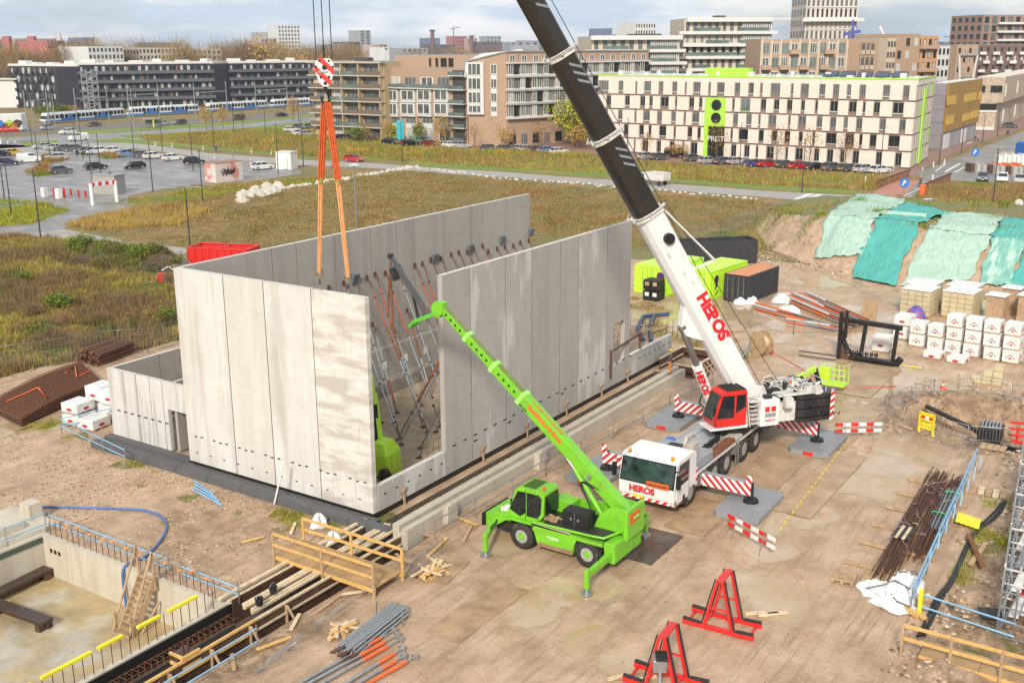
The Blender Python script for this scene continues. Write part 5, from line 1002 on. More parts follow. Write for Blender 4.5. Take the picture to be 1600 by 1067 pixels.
# red A frames
def aframe(label,x,y,ang):
    T=thing('panel_rack',label,'rack',(x,y,0),ang,'red A-frame panel racks')
    for xx in (-.55,.55):
        b=MB(); b.box(xx-.08,-1.5,.02,xx+.08,1.5,.2); b.build('base_beam',m_red,T,w=False,bevel=.01)
        for s_ in (-1,1):
            b=MB(); b.beam((xx,s_*.58,.15),(xx,s_*.12,2.2),.09,.11); b.build('leg',m_red,T,w=False); b=MB(); b.beam((xx-.0,s_*.7,.2),(xx,s_*.2,2.3),.11,.035); b.build('rubber_strip',m_dark,T,w=False)
            b=MB(); b.beam((xx,s_*.75,.23),(xx,s_*1.48,.28),.17,.05); b.build('rubber_strip',m_dark,T,w=False)
        b=MB(); b.beam((xx,-.32,1.0),(xx,.32,1.0),.07,.07); b.build('crossbar',m_red,T,w=False)
    for y_,z in ((-1.3,.1),(1.3,.1)): b=MB(); b.beam((-.55,y_,z),(.55,y_,z),.08,.08); b.build('spreader',m_red,T,w=False)
    b=MB(); b.beam((-.6,0,2.25),(.6,0,2.25),.3,.08); b.build('ridge',m_red,T,w=False); b=MB(); b.path([(.3,0,2.35),(.32,.06,1.9),(.28,.02,1.4)],.02,4); b.build('chain',m_steel,T,w=False)
    for y_ in (-.1,.1): 
        for xx in (-.3,.2): b=MB(); b.beam((xx,y_*6,1.0),(xx,y_*6,1.0),.05,.05) if 0 else b.beam((-.55,y_*5.2,.3),(.55,y_*5.2,.3),.06,.06); b.build('spreader',m_red,T,w=False); break
    return T
aframe('red A-frame rack standing alone on the wet sand',-.1,-18.7,R(4)); aframe('red A-frame rack cut by the bottom edge with a floodlight before it',-5.2,-18.6,R(4))
T=thing('floodlight','grey finned floodlight on a pole before the lower red rack','floodlight',(-6.6,-18.9,0)); b=MB(); b.tube((-7.9,-19.6,0),(-6.4,-18.9,1.25),.05,8); b.build('pole',m_steel,T); b=MB(); b.obox((-6.15,-18.75,1.45),(.6,.5,.5),.5); b.build('housing',m_steel,T,bevel=.04)
for k in range(8): b=MB(); b.obox((-6.38+.07*k,-18.95+.04*k,1.73),(.02,.42,.12),.5); b.build('fin',m_dark,T)
for i,(px,py,a) in enumerate(((1180,960,.0),(1200,962,.1),(965,1060,.3),(1008,1062,.2),(1215,960,.05))):
    x,y=g(px,py); b=MB(); b.obox((x,y,.08),(.9,.14,.1),a-.9); tag(b.build('timber_offcut',m_woodl),('pale off-cut behind the lone red rack','second pale off-cut behind the lone red rack','pale off-cut under the lower red rack','long off-cut at the foot of the lower red rack','pale off-cut right of the lone red rack')[i],'timber')
# ---------------- rebar bundle group on the right ----------------
T=thing('rebar_bundle','long rusty rebar bundle lying on timber bearers beside the blue rail','rebar',(14.5,-22.8,0))
for i in range(74):
    y=-22.35-.019*i+rnd.uniform(-.03,.03)-(.15 if i>40 else 0); z=.18+.05*rnd.random()+.10*(i%3); x0=6.6+rnd.random()*2.4+(3.0 if i>40 else 0); x1=21.4-rnd.random()*1.5; b=MB(); xm_=(x0+x1)/2; ym_=y-.1+rnd.uniform(-.12,.12); ya_=y-.25-rnd.random()*.3; yb_=y+.1+rnd.uniform(-.35,.3); b.path([(x0,ya_,z),((x0+xm_)/2,(ya_+ym_)/2+rnd.uniform(-.05,.05),z+.03),(xm_,ym_,z+.05),((xm_+x1)/2,(ym_+yb_)/2+rnd.uniform(-.05,.05),z+.03),(x1,yb_,z+rnd.uniform(-.03,.08))],.026,4); b.build('bar',m_rustd if i%3 else m_rust,T)
T=thing('grey_rod_bundle','bundle of grey rods tied with green straps on the rusty rebar','rods',(15.5,-23.9,0))
for i in range(22): y=-23.65-.03*i; b=MB(); b.beam((13.+.3*rnd.random(),y-.1,.42+.05*(i%3)),(18.6,y+.2,.42+.05*(i%3)),.04,.04); b.build('rod',m_steel if i%2 else m_dark,T)
m_strap=mat('green strap',(.08,.45,.15),.6)
for x in (14.9,17.9): b=MB(); b.path([(x,-23.45,.3),(x,-23.6,.62),(x,-24.2,.62),(x,-24.4,.3)],.035,5); b.build('strap',m_strap,T)
for i,x in enumerate((8.2,10.6,12.9,15.4,17.6,19.8)): b=MB(); b.box(x-.08,-24.7,.04,x+.08,-21.2,.16); tag(b.build('bearer',m_wood),f'timber bearer under the rebar, {ordn[i]} from the pallets','timber','timber bearers under the rebar')
T=thing('striped_boards','small dark board set with two pale stripes on the rebar','boards',(11.8,-23,.5))
for k in range(5): b=MB(); b.box(11.,-23.35+.16*k,.52,12.5,-23.21+.16*k,.58); b.build('board',(m_dark,m_woodl)[k%2],T)
b=MB()
for i in range(26):
    c=Vector((rnd.uniform(10,19.5),rnd.uniform(-23.9,-22),.5)); pts_=[c]
    for k in range(3): pts_.append(pts_[-1]+Vector((rnd.uniform(-.35,.35),rnd.uniform(-.3,.3),rnd.uniform(-.05,.12))))
    b.path(pts_,.02,4)
tag(b.build('plastic_bands',mat('purple band',(.28,.2,.26),.6,col2=(.45,.5,.1),c2s=1.)),'tangle of torn plastic bands on the rebar','bands')['kind']='stuff'
def pallet_obj(label,x,y,z=0,ang=0,n=1,grp=None,cat='pallet'):
    T=thing('wood_pallet',label,cat,(x,y,z),ang,grp)
    for j in range(n):
        z0=.14*j
        for k in range(7): b=MB(); b.box(-.6+.172*k,-.5,z0+.11,-.6+.172*k+.12,.5,z0+.13); b.build('slat',m_wood,T,w=False)
        for k in range(3): b=MB(); b.box(-.6,-.5+.43*k,z0+.0,.6,-.5+.43*k+.12,z0+.11); b.build('bearer',m_wood,T,w=False)
    return T
pallet_obj('wood pallet beside the white bags',7.2,-22.9,.05,.05); pallet_obj('low dark pallet at the foot of the rusty rebar',6.6,-21.7,.05,.1)
# white bags
T=thing('white_bags','crumpled heap of white builder bags with grey straps','bags',(6.6,-24,0)); m_bag=mat('white bag fabric',(.70,.70,.69),.8,var=.06,bump=.4,bs=3)
for j,(cx,cy,rx_,ry_,h) in enumerate(((6.3,-23.2,.75,.8,.35),(6.2,-24.1,.95,.8,.5),(7.2,-24.2,1.1,.75,.55),(5.3,-24.2,.6,.9,.3))):
    vs=[];n1_,n2_=9,14; rings=[]
    for a in range(n1_):
        t=a/(n1_-1)*math.pi/2; rings.append([(cx+rx_*math.cos(t)*math.cos(u)*(1+.22*math.sin(3*u+j+a)),cy+ry_*math.cos(t)*math.sin(u)*(1+.2*math.cos(4*u+j*2)),.02+h*math.sin(t)*(1+.25*math.sin(5*u+a*1.3))) for u in [2*math.pi*k/n2_ for k in range(n2_)]])
    b=MB(); b.loft(rings); b.build('bag',m_bag,T)
b=MB(); b.path([(5.7,-22.9,.3),(6.0,-23.5,.5),(6.5,-23.9,.62),(6.2,-24.6,.55)],.04,5); b.path([(5.6,-24.,.4),(5.2,-24.3,.35),(5.1,-24.9,.3)],.04,5); b.path([(7.6,-23.8,.5),(7.9,-24.4,.6),(7.2,-24.8,.5)],.04,5); b.build('strap',MATS['mudguard grey'],T)
bar=railing('guard_rail','pale blue guard rail leaning along the right of the rebar',[(5.3,-24.9),(24.0,-23.9)],(.55,1.05),m_blue,step=3.2,r_=.05)
b=MB(); 
for k in range(8): b.beam((9+1.9*k,-24.75+.05*k,.5),(9.5+1.9*k,-24.7+.05*k,1.1),.05,.05)
b.build('bracket',m_blue,bar)
T=thing('guard_rail','short blue guard rail between a yellow post and the scaffold stack','railing',(5.1,-25.3,0))
for z in (.45,1.0): b=MB(); b.tube((5.1,-25.3,z),(4.6,-29.,z-.0),.045,6); b.build('rail',m_blue,T)
b=MB(); b.box(5.02,-25.38,0,5.2,-25.22,1.2); b.build('post',m_yell,T)
for i,(x,y,a) in enumerate(((5.2,-24.55,-.4),(5.0,-24.8,-.3))): b=MB(); b.obox((x,y-.2,.1+.1*i),(1.5,.2,.1),a+1.35); tag(b.build('yellow_timber',m_woody),('yellow timber beside the white bags, lower','yellow timber beside the white bags, upper')[i],'timber')
hp_=[g(*p) for p in [(1530,800),(1505,838),(1488,868),(1468,905),(1448,950),(1438,985),(1430,1000)]]
T=thing('black_pipe_run','run of black cable ducts snaking past the yellow sheets','pipe',(*hp_[3],0))
hp_=[g(*p) for p in [(1566,790),(1548,808),(1520,828),(1500,866),(1484,908),(1460,940),(1448,965),(1435,995)]]
for k,o_ in enumerate((0,.13,.24)): b=MB(); b.path(smooth([(x+.12*math.sin(x*1.3+k*2),y-o_+.07*math.sin(x*2+k),float(ground_h(np.array([x]),np.array([y]))[0])+.08) for x,y in hp_]),.055,7); b.build('duct',m_dark,T)
x,y=g(1510,820); T=thing('yellow_sheets','small stack of yellow plastic sheets beside the black ducts','sheets',(x,y,.1))
for k in range(5): b=MB(); b.obox((x,y-.5+.22*k,.2+.03*k),(1.1,.24,.12),.1); b.build('sheet',m_yell,T,bevel=.03)
for i,(p,q,m) in enumerate((((1540,855),(1515,888),m_orange if 0 else m_wood),((1512,845),(1535,895),m_rust))): a=g(*p);c=g(*q); b=MB(); b.beam((*a,.25+.1*i),(*c,.2+.1*i),.22,.06); tag(b.build('loose_board',m),('orange brown board lying across another near the ducts','reddish board lying under another near the ducts')[i],'board')
x,y=g(1550,700); b=MB(); 
T=thing('board_mat','small mat of orange boards on the sand below the red frame','boards',(x,y,.06))
for k in range(4): b=MB(); b.obox((x,y-.6+.36*k,.08),(1.0,.32,.04),0); b.build('board',m_wood,T)
x,y=g(1542,770); T=thing('board_mat','fan of pale planks beside the black duct end','boards',(x,y,.06))
for k in range(5): b=MB(); b.obox((x,y-.8+.36*k,.08),(1.1,.3,.05),.1); b.build('board',(m_wood,m_woodl)[k%2],T)
x,y=g(1547,970); b=MB(); b.obox((x,y,.35),(.9,.9,.05),.4); o_=tag(b.build('dark_board',m_dark),'dark square board leaning beside the scaffold stack','board'); x,y=g(1485,955); b=MB(); b.path([(x+.15*math.cos(t),y+.15*math.sin(t),.3) for t in [k*.7 for k in range(10)]],.03,5); tag(b.build('rubber_ring',m_black),'small black rubber ring on the rough sand','ring')
# scaffold stack
sc_=thing('scaffold_stack','long stack of galvanised scaffold frames and white decks at the right edge','scaffold',(13,-28.3,0))
sx=[5.0+2.15*k for k in range(10)]
for i,x in enumerate(sx):
    yl=-26.9-.045*(x-5)*-1 if 0 else -28.3+.11*(x-5)*1.0
    b=MB(); 
    for z in (.1,.75,1.4,2.05): b.tube((x,yl,z),(x,yl-3.,z),.04,5)
    for y in (yl,yl-.6,yl-1.6,yl-3): b.tube((x,y,0),(x,y,2.3),.04,5)
    b.tube((x,yl,.1),(x,yl-.6,2.1),.03,5); b.build('frame',m_whited if i%2 else m_steel,sc_)
    if i<9:
        x2=sx[i+1]; y2=-28.3+.11*(x2-5); b=MB()
        for z in (.15,.8,1.45,2.15): b.tube((x,yl,z),(x2,y2,z+rnd.uniform(-.1,.1)),.04,5)
        for q in range(4): b.tube((x+rnd.random(),yl-.1*q,.2+.4*q),(x2-rnd.random()*.3,y2-.2,.5+.4*q),.03,4)
        b.build('ledger',m_steel,sc_)
        if i!=5:
            for k in range(5): b=MB(); b.box(x+.1,min(yl,y2)-.7-.42*k,1.0+.08*(i%3)+.18*(k%2),x2-.1,min(yl,y2)-.34-.42*k,1.06+.08*(i%3)+.18*(k%2)); b.build('deck',(m_whited,m_white,m_steel,m_dark)[(i+k)%4 if i%3 else 0],sc_)
b=MB(); b.box(7.2,-29.4,.6,9.,-28.6,.9); b.build('red_part',m_red,sc_)
# ---------------- dirt mound with nets ----------------
_ty=np.array([-60.,-40,-25,-16,-10.4,-7.9,-5.5,-1.5,2.3,5,11,17,24]); _tx=np.array([74,73,72.,70.6,68.9,68.4,68.6,71.5,75.8,77.5,84,96,125.])
_wy=np.array([-60,-16,-8,-4,1,4,11,20.]); _wv=np.array([11,11,13,13,7.,6,6,7])
def mound_h(x,y):
    x=np.asarray(x,float); y=np.asarray(y,float); w_=x-np.interp(y,_ty,_tx); ws=np.interp(y,_wy,_wv); t=np.clip(w_/ws,0,1); h=4.5*(t*t*(3-2*t)*.55+t*.45)
    ed=np.interp(y,[-60,3,13,18,22],[1,1,.55,.3,0.]); back=1-np.clip((w_-ws-20)/9,0,1)
    return h*ed*back+np.where((w_>0),.14*fbm(x,y,.7,3)+.09*fbm(x,y,1.8,6),0)*np.clip(w_/2,0,1)*back
xs=np.arange(66,116.1,.5); ys=np.arange(-60,24.1,.5); X,Y=np.meshgrid(xs,ys,indexing='ij'); Z=mound_h(X,Y)
w_=X-np.interp(Y,_ty,_tx); keep=(w_>-1.0)&(w_<45); Z=np.where(w_<=0,-.06,Z+.02*np.clip(w_,0,1))
nx,ny=X.shape; idx=np.arange(nx*ny).reshape(nx,ny); F=np.stack([idx[:-1,:-1],idx[1:,:-1],idx[1:,1:],idx[:-1,1:]],-1).reshape(-1,4); kf=keep[:-1,:-1].ravel()&(Z[:-1,:-1].ravel()+Z[1:,1:].ravel()>-.1); F=F[kf]
col=np.stack([np.clip((w_-np.interp(Y,_wy,_wv)*.8)/4+.4*fbm(X,Y,.4,8),0,.9).ravel(),np.zeros(nx*ny),np.zeros(nx*ny)],-1)
o=npmesh('dirt_mound',np.stack([X.ravel(),Y.ravel(),Z.ravel()],-1),F,m_ground,col); o['kind']='structure'; o.data.polygons.foreach_set('use_smooth',[True]*len(F))
def march(px,py,off=.0):
    d=ray(px,py); t=np.linspace(60,200,1401)/FPX; P_=CAM[None,:]+d[None,:]*t[:,None]; hit=P_[:,2]<=mound_h(P_[:,0],P_[:,1])+.02
    return P_[int(np.argmax(hit)) if hit.any() else -1]
m_net1=mat('pale mint netting',(.37,.52,.43),.85,var=.2,vs=2.2,bump=.6,bs=9,stretch=(.35,2.5,1),dirt=.45); m_net2=mat('teal netting',(.08,.37,.32),.8,var=.18,vs=1.2,bump=.8,bs=7,stretch=(.35,2.5,1)); m_net3=mat('worn teal netting',(.20,.43,.36),.85,var=.2,vs=1.,bump=.8,bs=7,stretch=(.35,2.5,1),col2=(.45,.6,.5),c2s=.5)
def net(label,quad,m,n_=26):
    (a,b_,c,d)=quad; V=[]
    for i in range(n_+1):
        for j in range(n_+1):
            u=i/n_; v=j/n_; wob=(2.2*math.sin(v*9+a[0])+1.3*math.sin(v*23+a[1]))*(1 if i in(0,n_) else .3)+(1.8*math.sin(u*11+a[1])+1.2*math.sin(u*29))*(1 if j in(0,n_) else .3)
            px=(a[0]*(1-u)+b_[0]*u)*(1-v)+(d[0]*(1-u)+c[0]*u)*v+wob; py=(a[1]*(1-u)+b_[1]*u)*(1-v)+(d[1]*(1-u)+c[1]*u)*v+wob*.3
            p=march(px,py); V.append((p[0],p[1],p[2]+.30+.03*math.sin(u*46+3*math.sin(v*4))+.03*math.sin(v*30+u*7)+.16*float(fbm(p[0],p[1],1.1,5))))
    V=np.array(V); k=n_+1; ii=np.arange(k*k).reshape(k,k); F=np.stack([ii[:-1,:-1],ii[1:,:-1],ii[1:,1:],ii[:-1,1:]],-1).reshape(-1,4)
    o=npmesh('netting_sheet',V,F,m); so_=o.modifiers.new('thick','SOLIDIFY'); so_.thickness=.06; o.data.polygons.foreach_set('use_smooth',[True]*len(F)); tag(o,label,'netting','netting sheets on the sand mound'); return o
net('pale mint netting hanging over the left end of the sand mound',((1273,408),(1352,400),(1368,343),(1292,340)),m_net1); net('pale mint netting on top of the left mound end',((1290,340),(1368,344),(1420,316),(1342,304)),m_net1,18)
net('narrow teal netting sliding down the mound between two bare strips',((1327,435),(1397,450),(1438,350),(1370,343)),m_net2); net('teal netting spread on the mound crest beside the grass tuft',((1370,343),(1440,350),(1482,335),(1420,316)),m_net2,16)
net('wide pale mint netting behind the tan block stacks',((1408,450),(1516,440),(1548,372),(1450,360)),m_net1); net('pale mint netting on the crest behind the block stacks',((1450,360),(1548,372),(1569,341),(1486,333)),m_net1,16)
net('worn teal netting near the right edge',((1528,448),(1578,450),(1602,378),(1549,374)),m_net3); net('teal netting cut off by the right edge, on the crest',((1549,374),(1640,384),(1650,352),(1570,341)),m_net2,16); net('teal netting low at the right edge',((1580,450),(1660,455),(1660,385),(1604,380)),m_net2,16)
p=march(1412,341); b=MB(); b.tube((p[0],p[1]+2.3,p[2]+.35),(p[0],p[1]-2.4,p[2]+.35),.35,10); tag(b.build('net_roll',m_net1),'rolled up mint netting lying on the teal sheet','netting')
# ---------------- containers ----------------
m_cblk=mat('charcoal container paint',(.035,.035,.042),.5,var=.2,dirt=.2); m_corg=mat('orange container roof',(.62,.24,.10),.6,var=.15,dirt=.4); m_purp=mat('purple print',(.09,.02,.14),.5)
def container(label,c,L_,W_,H_,ang,m,roof,cat='container',doors=True,open_top=False):
    T=thing('shipping_container',label,cat,(*c,0),ang)
    def corr(axis,sgn,ln,off):
        b=MB(); n_=int(ln/.28); 
        for k in range(n_):
            a=-ln/2+ln*k/n_; e=a+ln/n_*.5
            if axis=='x': b.box(a,sgn*off-(.04 if sgn>0 else 0),.18,e,sgn*off+(.04 if sgn<0 else 0),H_-.15)
            else: b.box(sgn*off-(.04 if sgn>0 else 0),a,.18,sgn*off+(.04 if sgn<0 else 0),e,H_-.15)
        b.build('corrugation',m,T,w=False)
    b=MB(); b.box(-L_/2+.04,-W_/2+.04,.12,L_/2-.04,W_/2-.04,H_-.06 if not open_top else .3) 
    if open_top:
        for a0,a1,c0_,c1_ in ((-L_/2+.02,L_/2-.02,-W_/2+.02,-W_/2+.08),(-L_/2+.02,L_/2-.02,W_/2-.08,W_/2-.02),(-L_/2+.02,-L_/2+.08,-W_/2+.08,W_/2-.08),(L_/2-.08,L_/2-.02,-W_/2+.08,W_/2-.08)): b.box(a0,c0_,.3,a1,c1_,H_-.06)
    b.build('body',m,T,w=False)
    corr('x',-1,L_-.3,W_/2); corr('x',1,L_-.3,W_/2)
    if not doors: corr('y',-1,W_-.3,L_/2)
    corr('y',1,W_-.3,L_/2)
    if not open_top: b=MB(); b.box(-L_/2+.02,-W_/2+.02,H_-.06,L_/2-.02,W_/2-.02,H_); b.build('roof',roof,T,w=False)
    b=MB()
    for x in (-L_/2,L_/2-.12):
        for y in (-W_/2,W_/2-.12): b.box(x,y,0,x+.12,y+.12,H_+.01)
    for y in (-W_/2,W_/2-.1): b.box(-L_/2+.12,y,.03,L_/2-.12,y+.1,.17); b.box(-L_/2+.12,y,H_-.13,L_/2-.12,y+.1,H_+.005)
    for x in (-L_/2,L_/2-.1): b.box(x,-W_/2+.12,.03,x+.1,W_/2-.12,.17); b.box(x,-W_/2+.12,H_-.13,x+.1,W_/2-.12,H_+.005)
    b.build('corner_frame',m,T,w=False)
    if doors:
        for s_ in (-1,1):
            b=MB(); b.box(-L_/2-.02,min(s_*.02,s_*(W_/2-.14)),.2,-L_/2+.04,max(s_*.02,s_*(W_/2-.14)),H_-.16); D=b.build('door',m,T,w=False)
            b=MB()
            for z in (.45,.95,1.45,1.95): b.box(-L_/2-.045,min(s_*.1,s_*(W_/2-.25)),z,-L_/2-.02,max(s_*.1,s_*(W_/2-.25)),z+.22)
            b.build('door_rib',m,D,w=False)
            for yy in (.28,.82): b=MB(); b.tube((-L_/2-.07,s_*yy,.1),(-L_/2-.07,s_*yy,H_-.1),.022,6); b.box(-L_/2-.1,s_*yy-.05,1.0,-L_/2-.05,s_*yy+.05,1.15); b.build('lock_bar',m_steel,D,w=False)
    return T
container('charcoal container with rusty orange roof and closed doors',(58.0,2.65),6.3,2.44,2.59,R(-6),m_cblk,m_corg)
def emblem(T,x,y,z,s=1.,yaw=0.,face='-x'):
    ax=Vector((0,-1,0)) if face=='-x' else Vector((1,0,0)); n_=Vector((-1,0,0)) if face=='-x' else Vector((0,-1,0)); o_=Vector((x,y,z))
    b=MB(); b.loft([[o_+ax*.42*s*math.cos(a)+U*.42*s*math.sin(a)+n_*k for a in [2*math.pi*i/16 for i in range(16)]] for k in (0,.01)]); b.build('emblem_disc',m_purp,T,w=False)
    b=MB(); b.ext([(-.1,-.35),(.2,-.4),(.35,-.55),(.05,-.75),(-.35,-1.0),(-.15,-.7)],o_,ax*s,U*s,n_,.012); b.ext([(-.3,-1.45),(.45,-1.05),(.5,-1.12),(-.25,-1.52)],o_,ax*s,U*s,n_,.012); b.build('emblem_stroke',m_purp,T,w=False)
c1=container('lime green container with a purple emblem left of the crane boom',(57.2,10.8),7.,3.6,2.75,R(-6),m_limey,m_limey); emblem(c1,-3.62,-1.2,1.9,1.,0)
c2_=container('lime green container with a purple emblem between boom and charcoal container',(57.8,6.2),7.2,2.9,2.75,R(-6),m_limey,m_limey); emblem(c2_,-2.6,-1.5,1.9,1.,0,'-y')
container('open topped black container behind the lime ones',(71.5,12.2),9.,2.6,2.6,R(-45),m_cblk,m_cblk,open_top=True,doors=False)
# skip behind the hall
b=MB(); sk=thing('red_skip','open red skip container behind the left hall wall','skip',(53.5,61,0)); a=g(297,410); 
cx,cy=(51.5,60.5); an_=math.atan2(g(385,396,2.)[1]-g(293,388,2.)[1],g(385,396,2.)[0]-g(293,388,2.)[0])
o0=Vector((*g(293,388,2.2),0)); o1=Vector((*g(385,392,2.2),0)); o2=Vector((*g(308,381,2.2),0)); e1=(o1-o0); e2=Vector((-e1.y,e1.x,0)).normalized()*3.
if e2.dot(Vector((.9,.4,0)))<0: e2=-e2
for p,q in ((o0,o0+e1),(o0+e2,o0+e1+e2),(o0,o0+e2),(o0+e1,o0+e1+e2)): b=MB(); b.beam(p+U*1.15,q+U*1.15,.08,2.1); b.beam(p+U*2.25,q+U*2.25,.2,.16); b.build('side_wall',m_red,sk)
b=MB(); b.beam(o0+e1*.5+U*2.2,o0+e1*.5+e2+U*2.2,.14,.14); b.beam(o0+e2*.5+U*2.2,o0+e1+e2*.5+U*2.2,.12,.12); b.build('cross_bar',m_red,sk); b=MB()
for k in range(9): p=o0+e1*k/8-e2.normalized()*.08; b.beam(p+U*.2,p+U*2.1,.1,.1,up=(1,0,0))
b.build('side_rib',m_red,sk); b=MB(); b.hexa([o0+U*.2,o0+e1+U*.2,o0+e1+e2+U*.2,o0+e2+U*.2],[o0+U*.4,o0+e1+U*.7,o0+e1+e2+U*.6,o0+e2+U*.3]); b.build('rubble',m_woodd,sk)
# far left small cage with red pump
def mesh_fence(label,pts,h=2.,m=m_steel,step=3.4,dens=.25,grp=None,lw=.007):
    T=thing('mesh_fence',label,'fence',(*pts[0],0),0,grp); P_=[Vector((*p,float(ground_h(np.array([p[0]]),np.array([p[1]]))[0]) if -45<p[0]<76 and -50<p[1]<46 else 0)) for p in pts]
    for a,c in zip(P_,P_[1:]):
        n_=max(1,round((c-a).length/step))
        for k in range(n_):
            p=a+(c-a)*k/n_; q=a+(c-a)*(k+1)/n_; b=MB(); b.tube(p,p+U*(h+.1),.035,6); b.build('post',m,T); b=MB(); b.path([p+U*.1,p+U*h,q+U*h,q+U*.1,p+U*.1],.022,4); b.build('panel_frame',m,T)
            b=MB(); L_=(q-p).length; nv=int(L_/dens)
            for i in range(1,nv): s_=p+(q-p)*i/nv; b.tube(s_+U*.1,s_+U*h,lw,3,caps=False)
            for i in range(1,int(h/dens/1.0)): z=U*(i*dens); b.tube(p+z,q+z,lw,3,caps=False)
            b.build('wire_mesh',m,T)
        b=MB(); b.tube(c,c+U*(h+.1),.035,6); b.build('post',m,T)
    return T
mesh_fence('mesh site fence along the grass at the left, behind the rusty mats',[g(*p) for p in [(-40,590),(75,573),(155,557),(232,552),(300,532)]],2.,dens=.3)
mesh_fence('small mesh cage round the red pump beside the hall corner',[(g(222,440)),(g(285,420)),(g(300,440)),g(260,446)],1.9,dens=.3)
x,y=g(254,441); T=thing('red_pump','red pump inside the small mesh cage','pump',(x,y,0)); b=MB(); b.box(x-.35,y-.4,.1,x+.35,y+.35,.95); b.build('housing',m_red,T,bevel=.06); b=MB(); b.path([(x,y,1.2),(x+.5,y-.5,1.6),(x+1.5,y-1.5,.4)],.08,6); b.tube((x-.2,y-.62,.6),(x-.2,y-.8,.6),.25,10); b.build('pipe',m_steel,T)
mesh_fence('chain mesh fence running up behind the black container',[g(*p) for p in [(1082,386),(1125,372),(1180,352),(1250,330)]],2.2,dens=.35,lw=.012)
mesh_fence('chain mesh fence across the sand between the containers and the orange props',[(47.,-1.5),(46.5,-5.5),(50,-9.2)],1.1,dens=.5)
mesh_fence('low mesh fence at the far end of the hall',[(37,-1.),(40,1.5),(47,5)],1.6,dens=.5)
# ---------------- rebar mats left ----------------
rm=thing('rebar_mat_stack','large stack of rusty reinforcement mats bending over the ground at the left','rebar mats',(4.8,34,0))
A_=[g(*p,.9) for p in [(-20,622),(30,646),(158,590),(125,560)]]
def bil(u,v,z):
    x=(A_[0][0]*(1-u)+A_[3][0]*u)*(1-v)+(A_[1][0]*(1-u)+A_[2][0]*u)*v; y=(A_[0][1]*(1-u)+A_[3][1]*u)*(1-v)+(A_[1][1]*(1-u)+A_[2][1]*u)*v
    return Vector((x,y,z*.85*(1-.42*abs(u-.55)**1.5*2.2)))
b=MB(); n_=12; rings=[[bil(u,0,.1),bil(u,0,.98),bil(u,1,.98),bil(u,1,.1)] for u in [k/n_ for k in range(n_+1)]]; b.loft(rings); b.build('mat_core',mat('rust mat core',(.06,.028,.014),.9,var=.4,vs=5),rm)
for k in range(44):
    u=k/43; b=MB(); b.path([bil(u,v,1.03)+(bil(u,1,1)-bil(u,0,1))*o_ for v,o_ in ((0,-.03),(.5,0),(1,.03))],.045,4); b.build('cross_bar',m_rust,rm)
for k in range(12):
    v=k/11; b=MB(); b.path([bil(u,v,1.08) for u in [i/10 for i in range(11)]],.03,4); b.build('long_bar',m_rustd,rm)
for k in range(7):
    z=.2+.12*k; b=MB(); b.path([bil(u,1.02,z) for u in [i/10 for i in range(11)]],.035,4); b.build('edge_bar',m_rust if k%2 else m_rustd,rm)
b=MB(); b.path([bil(.1,.3,1.14),bil(.4,.4,1.14),bil(.35,.9,1.14),bil(.4,.45,1.2)],.05,5); b.path([bil(.75,.3,1.14),bil(.9,.15,1.16),bil(.8,.6,1.14),bil(.99,.5,1.14)],.05,5); b.build('orange_strap',m_orange,rm)
T=thing('steel_profile_stack','stack of rusty steel profiles behind the reinforcement mats','steel stack',(11.5,35.9,0))
for r_ in range(4):
    for i in range(6):
        b=MB(); a=Vector((9.3+.3*(r_%2)+.2*rnd.random(),37.3-.42*i-.1*r_,.25+.24*r_)); b.beam(a,a+Vector((4.6-.3*r_,.9,0)),.22,.16); b.build('profile',m_rustd if (i+r_)%3 else m_rust,T)
# white block packs left
m_pack=mat('white shrink wrap',(.70,.69,.67),.35,var=.12,vs=1.5,bump=.6,bs=3,dirt=.25); m_logo=mat('red print',(.45,.03,.05),.5); m_logod=mat('dark print',(.06,.04,.04),.5)
def pack(label,x,y,z,sx_,sy_,sz_,ang=0,logo='v',grp='white wrapped block packs'):
    T=thing('block_pack',label,'pack',(x,y,z),ang,grp)
    b=MB(); b.box(-sx_/2,-sy_/2,.1,sx_/2,sy_/2,sz_); b.build('wrapped_block',m_pack,T,w=False,bevel=.05)
    b=MB(); 
    for k in (-1,0,1): b.box(k*sx_*.38-.06,-sy_/2,.0,k*sx_*.38+.06,sy_/2,.09)
    b.build('pallet_foot',m_wood,T,w=False)
    for fx_,ax,n_ in ((Vector((-sx_/2-.006,0,0)),Vector((0,-1,0)),Vector((-1,0,0))),(Vector((0,-sy_/2-.006,0)),Vector((1,0,0)),Vector((0,-1,0)))):
        o_=fx_+U*sz_*.45; b=MB()
        if logo=='v': b.ext([(-.33,-.05),(0,.26),(.33,-.05),(.29,-.07),(0,.20),(-.29,-.07)],o_,ax,U,n_,.006); b.build('print',m_logod,T,w=False); b=MB(); b.ext([(-.13,-.06),(0,.06),(.13,-.06),(.06,-.10),(-.06,-.10)],o_,ax,U,n_,.006); b.build('print',m_red,T,w=False)
        else: b.ext([(.24*math.cos(a),.1*math.sin(a)) for a in [i*math.pi/5 for i in range(10)]],o_,ax,U,n_,.006); b.build('print',m_logo,T,w=False)
    return T
lp_=[(2.9,26.6,0),(2.9,25.1,0),(4.2,27.2,0),(2.9,26.6,1.05),(2.9,25.1,1.05),(1.1,26.6,0),(1.0,25.,0),(1.1,26.6,.75)]
ll=['lower white pack nearest the annex corner','lower white pack beside the annex wall','white pack behind the others near the annex','upper white pack on the left stack by the annex','upper white pack touching the annex wall','low white pack in front by the blue rail','low white pack at the left end of the rail','second low white pack on the front stack']
for (x,y,z),lb in zip(lp_,ll): pack(lb,x+.1,y-1.1,z,1.5,1.35,1.05 if x>2 else .72,R(8),'o','white wrapped packs beside the annex')
